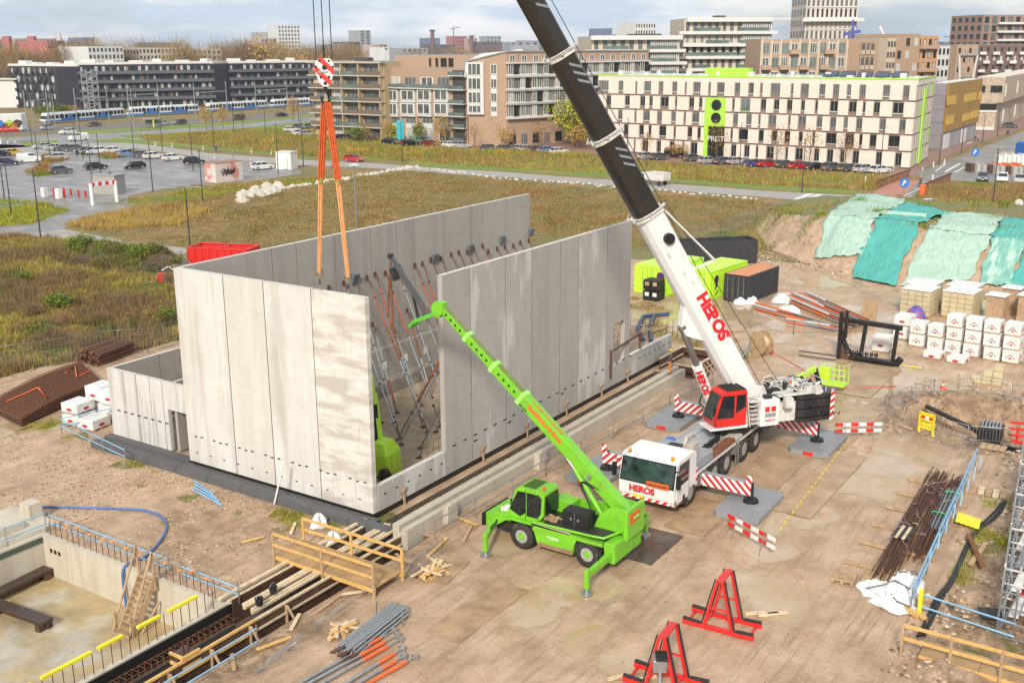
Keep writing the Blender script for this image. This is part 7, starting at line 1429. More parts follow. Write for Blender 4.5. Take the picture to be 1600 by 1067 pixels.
text('PRIST','lettering',T,f1.a+f1.u*(gx0+.9)+f1.n*.55+U*(fh*1.1),(-f1.u if f1.u.dot(Vector((.55,-.83,0)))<0 else f1.u),U,1.6,m_frw,.05)
for k in range(26):
    b=MB(); x0=4+k*f1.L/27; h=.5+.5*(k%3==0); f1.slab(b,x0,x0+(.6 if k%2 else 1.1),HB,HB+h,-2.4-(k%4)*1.2,-1.4-(k%4)*1.2); b.build('roof_vent',m_whitef,T)
b=MB(); f1.slab(b,gx0-2,gx0+8,HB,HB+1.7,-5,-3); b.build('roof_box',m_limeb,T)
for k in range(5):
    b=MB(); p=f1.a+f1.u*(f1.L*.72+k*3.4)-f1.n*3+U*(HB+.1); b.hexa([p,p+f1.u*2.6,p+f1.u*2.6-f1.n*2.2,p-f1.n*2.2],[p+U*.2,p+f1.u*2.6+U*.2,p+f1.u*2.6-f1.n*2.2+U*1.2,p-f1.n*2.2+U*1.2]); b.build('solar_panel',mat('solar panel',(.05,.06,.09),.2),T)
# gold building
c0_=g(1471,235); c1__=g(1523,216.5); HG=zat(1476,131,*c0_); g0=g(1447,233)
T=thing('gold_hall','building with gold mesh upper storeys and grey panelled side','building',c0_)
gv=Vector((c1__[0]-c0_[0],c1__[1]-c0_[1],0)); q0=(g0[0],g0[1]); q1=(g0[0]+gv.x,g0[1]+gv.y)
mass(T,'wall',[c0_,c1__,q1,q0],0,HG,mat('grey purple panel',(.30,.28,.31),.7,var=.12,vs=.6),m_whitef)
f=Face(T,c0_,c1__); zg=f.px(1472,207)[1]; m_gold=mat('gold mesh',(.40,.22,.045),.45,.3,var=.12,vs=.8,bump=.3,bs=8); m_gold2=mat('bright gold panel',(.72,.46,.08),.4,.3,var=.1)
f.part('gold_cladding',m_gold,-.3,f.L+.3,zg,HG+.1,-.05,.4)
for pxa,pxb,ya,yb in ((1476,1491,150,165),(1504,1523,146,160),(1526,1531,143,156),(1475,1487,181,196),(1501,1513,178,190),(1514,1526,173,186)):
    xa,zb=f.px(pxa,yb); xb,za=f.px(pxb,ya)
    n_=3
    for k in range(n_): x0=xa+(xb-xa)*k/n_; f.part('gold_shutter',m_gold2,x0+.05,x0+(xb-xa)/n_-.05,zb,f.px((pxa+pxb)/2,ya)[1],.4,.55)
for k in range(6): f.part('garage_door',(m_whitef,MATS['grey purple panel'],m_roofg)[k%3],1+k*f.L/6,f.L/6*(k+1)-.5+1 if k<5 else f.L-.5,.1,zg-.6,-.02,.08)
f=Face(T,q0,c0_)
for r_ in range(5): f.part('grey_panel',MATS['grey purple panel'],.2,f.L-.2,.2+r_*HG/5,(r_+1)*HG/5-.1,0,.08)
# stone school building
s0=g(1519,203); s1=g(1562,203.5); s2=g(1640,166); HS=zat(1562,121,*s1); m_st=mat('mottled beige stone',(.47,.37,.28),.85,var=.3,vs=1.1,bump=.4,bs=3,col2=(.30,.24,.20),c2s=2.2,c2t=(.52,.6))
T=thing('stone_building','beige stone clad building with a recessed ground floor at the right edge','building',s1); dv_=Vector((s2[0]-s1[0],s2[1]-s1[1],0))
mass(T,'wall',[s0,s1,s2,(s0[0]+dv_.x,s0[1]+dv_.y)],HS*.52,HS,m_st,mat('pale roof',(.62,.57,.48),.8,var=.08)); i_=.06
mass(T,'ground_floor',[(s0[0]+(s1[0]-s0[0])*0,s0[1]),(s0[0]+(s1[0]-s0[0])*.8,s0[1]+(s1[1]-s0[1])*.8),(s1[0]+dv_.x*.98+(s0[0]-s1[0])*.2,s1[1]+dv_.y*.98+(s0[1]-s1[1])*.2),(s0[0]+dv_.x,s0[1]+dv_.y)],0,HS*.52,m_st)
f=Face(T,s0,s1)
for pa,pb,ya,yb in ((1533,1540,134,145),(1547,1567,134,145)): xa,zb=f.px(pa,yb); xb,za=f.px(pb,ya); f.win(xa,xb,zb,za,W3,.05)
f.part('strip_window',m_glass,.5,f.L*.8,HS*.38,HS*.5,-.02,.1); f.part('white_band',m_whitef,.3,f.L*.82,HS*.34,HS*.375,-.02,.2); f.part('white_base',m_whitef,.3,f.L*.78,.0,.8,-.02,.12)
f=Face(T,s1,s2)
for k in range(5):
    for z in (.15,.62): f.win(2+k*f.L*.19,2+k*f.L*.19+2.2,HS*z,HS*(z+.25),W1,.05)
# generic grid building
def block(label,pxl,dl,pxr,dr,ytop,m,rows,cols,wmesh,fh_=3.,frac=(.25,.75),zf=(.3,.85),depth=14,nm='apartment_building',cat='building',band=None,side=None,balc=None,roofm=None,zmin=0,base=0,cut=0):
    a=D(pxl,dl); c=D(pxr,dr); xm=((a[0]+c[0])/2,(a[1]+c[1])/2); H_=zat((pxl+pxr)/2,ytop,*xm)
    T=thing(nm,label,cat,a); f=Face(T,a,c); bk=-f.n*depth; mass(T,'wall',[a,c,(c[0]+bk.x,c[1]+bk.y),(a[0]+bk.x,a[1]+bk.y)],base,H_,m,roofm or m_roofg)
    for r_ in range(rows):
        z0=H_-fh_*(r_+1)-.3
        if band: f.part('band',band,-.3,f.L+.3,z0-.15,z0+.2,-.05,.35)
        if balc and r_%balc[1]==0: f.part('balcony',balc[0],f.L*.05,f.L*.95,z0,z0+1.0,.3,1.3)
        for k in range(cols):
            if cut and (k+r_)%cut==0: continue
            w_=f.L/cols; me=wmesh[(k*3+r_)%len(wmesh)] if isinstance(wmesh,list) else wmesh; f.win(w_*(k+frac[0]),w_*(k+frac[1]),z0+fh_*zf[0],z0+fh_*zf[1],me,.05)
    if side:
        p,q=(c,(c[0]+bk.x,c[1]+bk.y)) if side>0 else (a,(a[0]+bk.x,a[1]+bk.y)); f3=Face(T,p,q)
        for r_ in range(rows):
            for k in range(5): w_=f3.L/5; f3.win(w_*(k+.25),w_*(k+.75),H_-fh_*(r_+1)-.3+fh_*.3,H_-fh_*(r_+1)-.3+fh_*.85,wmesh[0] if isinstance(wmesh,list) else wmesh,.05)
    return T,f,H_
# brown brick behind the chequered block
T,f,H_=block('long brick block with tall gridded windows behind the chequered block','1190' and 1190,262,1323,268,62,m_brick,3,9,[W6,W1,W6,W5],3.15,(.1,.82),(.12,.85),zf and 14 if 0 else 14) if 0 else block('long brick block with tall gridded windows behind the chequered block',1190,262,1323,268,62,m_brick,3,9,[W6,W1,W6,W5],3.15,(.12,.86),(.12,.86))
for k,(r_,c_) in enumerate(((1,0),(0,2.9),(1,4),(0,6.6),(1,6.2),(1,1.9))): f.part('brick_balcony',m_brick,f.L/9*c_,f.L/9*(c_+1),H_-3.45*(r_+1)+.2,H_-3.45*(r_+1)+1.2,.0,1.2)
for k in range(10): f.part('pier',m_brickp,f.L/9*k-.2,f.L/9*k+.3,H_-12,H_,-.05,.25)
T,f,H_=block('brick block end with three stacks of loggias',1323,268,1373,275,62,m_brick,3,1,W8,3.15,(.42,.85),(.1,.8))
for r_ in range(3):
    for k in range(3): f.part('loggia_pier',m_brick,f.L*(.42+.145*k),f.L*(.42+.145*k)+.35,H_-3.4*(r_+1),H_-3.4*r_-.6,.0,.2)
    f.part('loggia_rail',m_brickp,f.L*.4,f.L*.88,H_-3.4*(r_+1),H_-3.4*(r_+1)+1.,.1,.2)
block('cream strip block between the brick blocks',1386,300,1400,302,60,m_brickp,6,3,W8,2.6,(.2,.8),(.3,.8),base=0)
T,f,H_=block('brick block with white pop out windows behind the lime roof',1399,305,1437,312,54,m_brick,5,3,[W2,W3],3.2,(.3,.7),(.2,.8),cut=3); 
T,f,H_=block('taller brick block with stacked balconies right of the pop out windows',1432,330,1466,335,57,mat('orange brick',(.48,.27,.14),.85,var=.12),6,4,[W3,W7],3.1,(.2,.7),(.2,.85),balc=(m_brick,2))
T,f,H_=block('grey white apartment block beside the orange brick one',1466,350,1485,355,72,m_whitef,5,3,[W3],3.1); block('dark brown apartment block in the gap before the corner tower',1494,420,1528,425,70,mat('brown purple brick',(.22,.15,.14),.85,var=.1),6,4,[W3,W2],3.,(.3,.7),(.3,.8))
# terraced pale blocks
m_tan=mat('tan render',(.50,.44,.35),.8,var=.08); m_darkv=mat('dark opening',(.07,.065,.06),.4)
def terrace(label,pxl,pxr,d,ytop,rows,cols,steps):
    T,f,H_=block(label,pxl,d,pxr,d+6,ytop,m_tan,rows,cols,[W8,W1,W3],3.15,(.25,.7),(.12,.85),depth=18)
    for r_ in range(rows+1):
        ex=steps[min(r_,len(steps)-1)]; f.part('white_band',m_whitef,-ex,f.L+ex*.7,H_-3.15*r_-.75,H_-3.15*r_+(.35 if r_==0 else .05),-.05,1.5)
        if r_: f.part('glass_balustrade',m_pane_g,f.L*.12*(r_%3),f.L*.3+f.L*.1*(r_%4),H_-3.15*r_-.0,H_-3.15*r_+.95,1.35,1.42); f.part('glass_balustrade',m_pane_g,f.L*.62,f.L*.95,H_-3.15*r_,H_-3.15*r_+.95,1.35,1.42)
    for k in range(16): f.part('column',m_whitef,f.L*(.66+.021*k),f.L*(.66+.021*k)+.25,H_-3.15*rows,H_-.4,.3,.6)
    return f,H_
f,H_=terrace('pale terraced apartment block with white bands left of the tower',1068,1205,300,30,6,12,[-.5,1.5,.5,1.8,2.2,2.5]); 
b=MB(); f.slab(b,f.L*.4,f.L*.52,H_,H_+1.,-8,-5); b.build('roof_plant',m_darkv,f.T)
f,H_=terrace('lower pale terraced block with white bands behind the crane boom',925,1062,290,58,4,10,[.5,1.8,2.5,3])
b=MB(); f.slab(b,f.L*.48,f.L*.85,H_,H_+.8,-8,-5); b.build('roof_plant',m_darkv,f.T)
# towers
f=block('tall pale residential tower cut by the top edge',1256,450,1336,455,-60,mat('pale tower cladding',(.56,.50,.45),.7,var=.05),14,11,[W8,W3,W7],4.1,(.28,.72),(.1,.85),band=m_whitef,depth=25,side=-1)
f[1].part('podium_band',m_whitef,-1.5,f[1].L+2.,zat(1290,34,*D(1290,450)),zat(1290,29,*D(1290,450)),-.05,2.5)
T,f,H_=block('corner tower of brown brick with white balconies at the right edge',1532,480,1640,500,24,mat('brown tower brick',(.30,.20,.155),.85,var=.1),8,9,[W3,W8],3.2,(.2,.75),(.15,.9),depth=20,side=-1)
for r_ in range(8): f.part('balcony_band',m_whitef,f.L*.2,f.L,H_-3.2*(r_+1)-.35,H_-3.2*(r_+1)+.5,.3,1.6)
T,f,H_=block('lower dark brick block under the corner tower with pale balconies',1529,440,1660,445,70,mat('dark maroon brick',(.16,.10,.09),.85,var=.1),5,12,[W3,W2,W3],3.1,(.3,.6),(.3,.8),depth=20)
for r_ in range(5):
    for k in range(6): f.part('balcony',m_whitef,f.L*(.02+.16*k+.05*(r_%2)),f.L*(.1+.16*k+.05*(r_%2)),H_-3.1*(r_+1)-.4,H_-3.1*(r_+1)+.6,.0,1.5)
T,f,H_=block('brown block with a white lattice frame beside the corner tower',1496,390,1529,395,71,m_brick,5,4,[W3,W1],3.,(.3,.7),(.3,.8)); b=MB(); p=f.a+f.u*f.L*.5+f.n*.6
for s_ in (-1,1): b.beam(p+f.u*3.5*s_+U*(H_-3),p+f.u*1.*s_+U*(H_-22),.5,.5); b.beam(p-f.u*3.5+U*(H_-3),p+f.u*3.5+U*(H_-3),.5,.5); b.beam(p-f.u*2.5*s_+U*(H_-10),p+f.u*2.5*s_+U*(H_-10),.4,.4)
b.build('white_lattice',m_whitef,T)
# brick apartment group
k0=g(604,217); k1=g(731,226); k2=g(733,228); k3=g(792,229); HK=zat(604,110,*k0)
T=thing('brick_apartments','four storey brick apartments with white bay windows and a set back top floor','building',k1); f=Face(T,k0,k1); bk=-f.n*13; HK=zat(665,107,*((k0[0]+k1[0])/2,(k0[1]+k1[1])/2))
mass(T,'wall',[k0,k1,(k1[0]+bk.x,k1[1]+bk.y),(k0[0]+bk.x,k0[1]+bk.y)],0,HK,m_brick,m_roofg)
b2=-f.n*4; b3=-f.n*16; mass(T,'upper_storey',[(k0[0]+b2.x,k0[1]+b2.y),(k1[0]+b2.x,k1[1]+b2.y),(k1[0]+b3.x,k1[1]+b3.y),(k0[0]+b3.x,k0[1]+b3.y)],HK,HK+3.0,m_brick,m_roofg)
def q3(px,py): return (480+px/6.154,70+py/6.154)
for x0,x1,y0,y1,me in ((782,895,310,405,W2),(940,1050,315,405,W4),(1095,1212,312,410,W1),(1255,1370,315,400,W4)): xa,za=f.px(*q3(x0,y1)); xb,zb=f.px(*q3(x1,y0)); f.win(xa,xb,za,f.px(*q3((x0+x1)/2,y0))[1],me,.06)
for (y0,y1) in ((435,555),(562,690)):
    for x0,x1 in ((762,885),(918,1050),(1075,1205),(1238,1370)):
        xa,za=f.px(*q3(x0,y1)); xb,zb=f.px(*q3(x1,y0)); zb=f.px(*q3((x0+x1)/2,y0))[1]; za=f.px(*q3((x0+x1)/2,y1))[1]; f.part('bay_box',m_whitef,xa,xb,za,zb,-.05,.7); f.win(xa+.1,xb-.1,za+.6,zb-.1,W5 if x0<900 else W1,.76)
for x0,x1 in ((800,908),(950,1060),(1110,1225),(1265,1390)):
    xa=f.px(*q3(x0,750))[0]; xb=f.px(*q3(x1,750))[0]; zt=f.px(*q3((x0+x1)/2,700))[1]; zm=f.px(*q3((x0+x1)/2,755))[1]; f.win(xa,xb,zm,zt,W4,.06); f.part('pale_panel',m_whitef,xa,xb,zm-1.3,zm-.05,-.05,.1); f.win(xa,xb,.3,zm-1.5,(W2,W1,W2,W3)[int(x0)%4],.06)
for x0 in (1385,):
    xa=f.px(*q3(1390,500))[0]; xb=f.L
    for y1,y0 in ((300,240),(435,310),(570,440),(690,575),(800,705),(930,810)):
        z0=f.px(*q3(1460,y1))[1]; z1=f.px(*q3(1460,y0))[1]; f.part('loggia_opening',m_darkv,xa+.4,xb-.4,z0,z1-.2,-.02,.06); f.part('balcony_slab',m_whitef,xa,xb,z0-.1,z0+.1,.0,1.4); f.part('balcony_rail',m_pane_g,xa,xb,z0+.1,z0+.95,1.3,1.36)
for x0 in (745,905,1060,1225): xa=f.px(*q3(x0,650))[0]; f.part('brick_pier',m_brick,xa-.35,xa+.45,0,HK*.8,-.02,.4)
xa=f.px(*q3(740,410))[0]; z0=f.px(*q3(1000,418))[1]; f.part('balcony_slab',m_whitef,0,f.L*.85,z0-.15,z0+.1,.0,1.3); f.part('glass_rail',m_pane_g,0,f.L*.85,z0+.1,z0+1.,1.25,1.3)
for x0,x1 in ((1068,1085),(1130,1152),(1180,1235),(1255,1300)): xa=f.px(*q3(x0,180))[0]; xb=f.px(*q3(x1,180))[0]; f.win(xa,xb,HK+.3,HK+2.4,W3,-3.9)
# balcony block left
l0=g(494,213); l1=g(603,219); T=thing('balcony_block','yellow brick block with brown balconies on every floor behind the orange slings','building',l0); f=Face(T,l0,l1); HL=zat(545,97,(l0[0]+l1[0])/2,(l0[1]+l1[1])/2); bk=-f.n*16
m_yb=mat('yellow brick',(.45,.34,.20),.85,var=.12,vs=2.); m_bal=mat('brown balcony slats',(.16,.12,.085),.7,var=.2); mass(T,'wall',[l0,l1,(l1[0]+bk.x,l1[1]+bk.y),(l0[0]+bk.x,l0[1]+bk.y)],0,HL,m_yb,m_roofg); f.part('roof_slab',m_roofg,-.5,f.L+.5,HL-.3,HL+.15,-.1,1.6)
fl=HL/6
for r_ in range(6):
    z0=r_*fl
    for k,(u0,u1) in enumerate(((.05,.16),(.2,.26),(.30,.42),(.48,.66),(.72,.95))): f.win(f.L*u0,f.L*u1,z0+.25,z0+fl-.45,(W2,W3,W2,W8,W8)[k] if (k+r_)%3 else W4,.05)
    f.part('slab_edge',m_tan,-.6 if r_ else 0,f.L+.2,z0+fl-.32,z0+fl-.05,.0,1.7)
    if r_: 
        for u0,u1,mm in ((.0,.2,m_bal),(.28,.44,m_pane_g if r_%2 else m_bal),(.46,.68,m_bal if r_ in(2,) else m_pane_g),(.7,1.,m_bal)): f.part('balcony_rail',mm,f.L*u0,f.L*u1,z0-.05,z0+1.,1.6,1.68)
    for u in (.45,.69,.98): f.part('fin_wall',m_yb,f.L*u,f.L*u+.3,z0,z0+fl-.3,.0,1.5)
b=MB(); f.slab(b,f.L*.42,f.L*.62,HL+.15,HL+1.,-7,-5); b.build('roof_plant',m_darkv,T)
# gallery block
T=thing('gallery_block','brick and white glazed gallery block with sloping roof behind the crane boom','building',k3); fA=Face(T,k2,k3); e0=k3; e1_=g(1010,213); fB=Face(T,e0,e1_)
z1=fA.px(735,98)[1]; z2=fA.px(791,82)[1]; bkv=Vector((e1_[0]-e0[0],e1_[1]-e0[1],0))
b=MB(); A=[Vector((*k2,0)),Vector((*k3,0)),Vector((*k3,z2)),Vector((*k2,z1))]; b.loft([A,[p+bkv for p in A]]); b.build('wall',m_brick,T); b=MB(); q=[Vector((*k2,z1+.02)),Vector((*k3,z2+.02))]; nn=fA.u*.6; b.hexa([q[0]-nn-bkv.normalized()*.4,q[1]+nn*.6-bkv.normalized()*.4,q[1]+nn*.6+bkv,q[0]-nn+bkv],[p+U*.35 for p in (q[0]-nn-bkv.normalized()*.4,q[1]+nn*.6-bkv.normalized()*.4,q[1]+nn*.6+bkv,q[0]-nn+bkv)]); b.build('roof',m_roofg,T)
def q4(px,py): return (700+px/6.154,70+py/6.154)
for y0,y1 in ((180,295),(320,430),(455,560),(585,650)):
    za=fA.px(*q4(270,y1))[1]; zb=fA.px(*q4(270,y0))[1]; xa=fA.px(*q4(192,400))[0]; xb=fA.px(*q4(350,400))[0]; fA.part('bay_box',m_whitef,xa,xb,za-.5,zb+.2,-.05,.8); fA.win(xa+.2,xb-.6,za,zb,W5,.86); fA.win(fA.px(*q4(412,400))[0],fA.px(*q4(470,400))[0],za+.2,zb-.2,W1,.06); fA.part('pale_panel',m_whitef,fA.px(*q4(412,400))[0],fA.px(*q4(470,400))[0],za-.9,za+.1,-.05,.08)
nB=13; w_=fB.L/nB
for r_,(y0,y1) in enumerate(((185,290),(318,425),(450,560),(580,695))):
    za=fB.px(*q4(580,y1))[1]; zb=fB.px(*q4(580,y0))[1]; fB.part('white_band',m_whitef,-.2,fB.L,za-.55,za,-.05,.9)
    for k in range(nB): fB.win(w_*k+.15,w_*(k+.45),za,zb,(W1,W5,W2)[(k+r_)%3],.5); fB.win(w_*(k+.55),w_*(k+.93),za,zb,(W3,W4,W1)[(k*2+r_)%3],.3)
    fB.part('white_band',m_whitef,-.2,fB.L,zb,zb+.3,-.05,.9)
for k in range(nB):
    zt=fB.px(*q4(600,105))[1]; fB.win(w_*(k+.25),w_*(k+.7),zt-1.4,zt,W1,.05); fB.win(w_*(k+.2),w_*(k+.75),.4,2.8,(W3,W4)[k%2],.05)
# small glasshouse dome roof pipe
pz=Vector((*k1,0))+f.n*0; b=MB(); c=Vector((*k1,HK+1)); b.path([c+Vector((0,0,-3)),c,c+Vector((4,-2,1.6)),c+Vector((12,-8,2.6))],.9,10); tag(b.build('roof_duct',m_white),'fat white duct curling over the roof beside the gallery block','duct')
# dark building far left
m_dk=mat('black corrugated facade',(.020,.021,.030),.6,var=.15,vs=1.); m_dk2=mat('dark grey facade',(.042,.044,.052),.65,var=.12); m_rail=mat('grey gallery rail',(.10,.11,.13),.55,var=.1)
def dark(label,pl,bl_,pr_,br,yt,rows,cols,m,kind):
    a=g(pl,bl_); c=g(pr_,br); T=thing('dark_apartment_block',label,'building',a); f=Face(T,a,c); H_=zat(pl,yt[0],*a) if isinstance(yt,tuple) else zat((pl+pr_)/2,yt,(a[0]+c[0])/2,(a[1]+c[1])/2); bk=-f.n*14
    mass(T,'wall',[a,c,(c[0]+bk.x,c[1]+bk.y),(a[0]+bk.x,a[1]+bk.y)],0,H_,m,m_whitef); f.part('roof_edge',m_whitef,-.5,f.L+.5,H_+.1,H_+.9,-14,-.6 if 0 else .2); fl=H_/rows
    for r_ in range(rows):
        z0=r_*fl
        if kind=='gallery' and r_: f.part('gallery_rail',m_rail,-.3,f.L+.3,z0-.2,z0+1.05,1.2,1.35); f.part('gallery_floor',m_dk2,-.3,f.L+.3,z0-.3,z0-.18,.0,1.2)
        for k in range(cols if kind!='none' else 0):
            w_=f.L/cols; me=(W7,W8,W2,W3)[(k*7+r_*5+k//3)%4]; f.win(w_*(k+.3),w_*(k+.68),z0+.5,z0+fl*.82,me,.05)
            if kind=='box': f.part('balcony_box',m_dk2,w_*(k-.05),w_*(k+.28),z0+.1,z0+1.2,.0,1.)
            elif (k*5+r_*3)%7==0: f.part('orange_door',mat('terracotta door',(.36,.14,.08),.6),w_*(k+.72),w_*(k+.9),z0+.2,z0+fl*.8,.0,.1)
    for k in range(int(f.L/9)): b=MB(); f.slab(b,2+k*9,2+k*9+(3 if k%2 else 5),H_+.9,H_+1.5+.6*(k%3==0),-6,-3); b.build('roof_unit',m_whitef,T)
    return T,f,H_
g1a=(22,168);
dark('black block with small square windows at the far left','x' and 22,168,93,171,104,5,8,m_dk2,'box')
T,f,H_=dark('black windowless end wall with the next gallery block left part',93,171,128,172,104.5,5,1,m_dk,'none')
dark('long dark block with grey access galleries behind the trams',128,172,336,166,101,5,19,m_dk,'gallery'); dark('dark corrugated stair core between the gallery blocks',336,166,360,163,100,5,1,m_dk2,'none'); dark('second dark gallery block behind the trams',360,163,500,158,99,5,14,m_dk,'gallery')
T=thing('stair_tower','grey steel external stair tower in front of the dark block','stair tower',g(135,174)); a=Vector((*g(133,173),0)); c=Vector((*g(157,172.5),0)); dd=c-a; Ht=zat(145,108,a.x,a.y); nn=Vector((-dd.y,dd.x,0)).normalized(); nn=nn if nn.dot(Vector((-1,-.5,0)))>0 else -nn; b=MB()
for t in (0,.33,.66,1): b.tube(a+dd*t+nn*2,a+dd*t+nn*2+U*Ht,.2,5)
for r_ in range(6): z=Ht*r_/6; b.beam(a+nn*2+U*z,c+nn*2+U*z,.3,.25); b.beam(a+nn*2+U*z,c+nn*2+U*(z+Ht/6),.25,.25) ; b.beam(c+nn*2.5+U*z,a+nn*2.5+U*(z+Ht/6),.2,.2)
b.build('steel_lattice',m_steel,T)
b=MB(); p=g(20,168); T=thing('white_house','white end house with flat canopy at the far left of the dark block','house',p); b.obox((*p,5.5),(5,8,11),.5); b.build('wall',m_whitef,T); b=MB(); b.obox((p[0],p[1],11.3),(7,10,.5),.5); b.build('roof',m_whitef,T)
# skyline
m_far=[mat('far pink brick',(.45,.32,.28),.9,var=.1,vs=.05),mat('far grey',(.30,.31,.33),.9,var=.1,vs=.05),mat('far cream',(.50,.45,.38),.9,var=.1,vs=.05),mat('far blue grey',(.13,.16,.26),.7,var=.1,vs=.05),mat('far dark',(.10,.09,.10),.9,var=.2,vs=.05),mat('far red',(.38,.13,.13),.9,var=.1,vs=.05),mat('far white',(.60,.60,.60),.9,var=.08,vs=.05)]
sky_=[(-20,25,62,900,0,'long pale pink slab with red shafts at the far left',7,10),(26,88,61,900,0,'pink slab behind the bare trees',7,12),(75,102,64,850,5,'dull red apartment slab behind the trees',7,5),(105,124,65,1300,1,'grey slab left of the blue tower',5,4),(131,149,59,1500,3,'small blue grey tower at the left',6,4),(137,192,73,620,6,'white block with square windows above the dark roofs',3,9),(192,216,77,640,2,'dull pink balcony block above the dark roofs',3,5),(216,285,75,650,2,'cream block with arched windows above the dark roofs',3,12),(219,281,67,1400,3,'wide dark blue office block on the left skyline',2,10),(285,345,77,700,2,'far brown block above the dark roofs',3,8),(408,433,61,1200,0,'low red brown block beside the white tower',2,4),(422,437,51,1300,1,'grey block behind the white tower',3,3),(436,470,40,1250,6,'white gridded tower block on the left skyline',8,7),(563,580,48,1600,1,'slender grey tower with lattice edges',8,2),(668,688,60,1800,3,'pale blue office block beyond the chimney',4,4),(667,712,70,1500,4,'wide dark hall roof on the skyline',1,6),(712,730,57,1700,5,'red block beside the tower crane',4,4),(730,746,60,1700,0,'pinkish block on the skyline',3,3),(745,786,66,1500,4,'dark low block on the skyline',1,5),(760,783,57,1800,1,'grey block at the right of the skyline group',4,4),(797,842,66,1200,1,'low grey block with solar roof above the gallery',1,4),(812,850,64,1900,3,'distant blue roof left of the boom',1,4),(932,964,54,1500,3,'low blue office block behind the terraces',2,4),(943,956,45,1500,3,'blue central tower of the office block',4,2),(992,1024,36,900,6,'white gridded block above the lower terrace',5,8),(1474,1498,66,1200,3,'distant blue grey block left of the corner tower',4,6),(1478,1496,84,900,6,'pale low hall in the street gap',1,3),(600,628,74,1100,6,'low pale roofs behind the balcony block',1,4),(628,668,76,1000,1,'grey roofs in front of the chimney',1,5),(505,545,70,1300,1,'distant grey roofs left of the slender tower',1,5),(545,563,66,1300,4,'small dark house among the bare trees',1,2),(592,605,70,1400,0,'brown gable roof on the skyline',1,2),(850,930,72,1300,1,'faint roofs behind the boom',1,8),(1340,1400,68,800,0,'brown roofs behind the brick block',1,6)]
for (pl_,pr_,yt,d_,mi,lb,rows_,cols_) in sky_:
    T,f,H_=block(lb,pl_,d_,pr_,d_+10,yt,m_far[mi],rows_,cols_,[W8,W3] if mi!=3 else [W6],max(3.,(zat((pl_+pr_)/2,yt,*D((pl_+pr_)/2,d_))-2)/ (rows_+3)) if rows_>3 else 3.4,(.22,.7),(.3,.85),depth=30,nm='distant_building')
for (p_,yt,lb) in ((12,57,'left red lift shaft on the pink slab'),(51,57,'right red lift shaft on the pink slab')): x,y=D(p_,895); h=zat(p_,yt,x,y); b=MB(); b.obox((x,y,h/2),(5,5,h),.6); tag(b.build('lift_shaft',m_far[5]),lb,'tower')
for (p_,yt,w_,lb) in ((676,47,2.6,'tall brown factory chimney on the skyline'),(737,56,2.4,'short brown chimney beside the red block')): x,y=D(p_,1500); h=zat(p_,yt,x,y); T=thing('chimney',lb,'chimney',(x,y,0)); b=MB(); b.tube((x,y,0),(x,y,h),w_*1.3,10,r2=w_); b.build('shaft',m_far[5] if 0 else mat('chimney brick',(.16,.10,.09),.9),T); b=MB(); b.tube((x,y,h-2),(x,y,h),w_*1.6,10); b.build('crown',m_far[4],T)
def tcrane(label,px,d,yt,jib,m):
    x,y=D(px,d); h=zat(px,yt,x,y); T=thing('tower_crane',label,'crane',(x,y,0)); b=MB(); b.tube((x,y,0),(x,y,h),.7,4); b.build('mast',m,T); j=Vector((.55,-.83,0)); b=MB(); p=Vector((x,y,h-2)); b.beam(p-j*jib[0],p+j*jib[1]+U*jib[2],1.,1.1); b.tube(p+U*5,p+j*jib[1]*.7+U*jib[2],.15,4); b.tube(p,p+U*5,.4,4); b.build('jib',m,T)
tcrane('small tower crane on the skyline above the red block',709,1700,44,(6,10,3),m_far[3]); tcrane('long white tower crane jib left of the pale tower',1240,800,25,(60,14,0),m_whitef); tcrane('blue tower crane in front of the pale tower',1330,430,45,(3,3,1),MATS['blue coat'] if 'blue coat' in MATS else m_bluep); tcrane('faint tower crane on the right skyline',1490,1500,55,(14,10,0),m_far[3])
x,y=D(1396,420); b=MB(); b.beam((x,y,20),(x-1,y+5,zat(1391,41,x,y)),.7,.7); tag(b.build('crane_boom',m_whitef),'white mobile crane boom tip rising behind the brick blocks','crane')
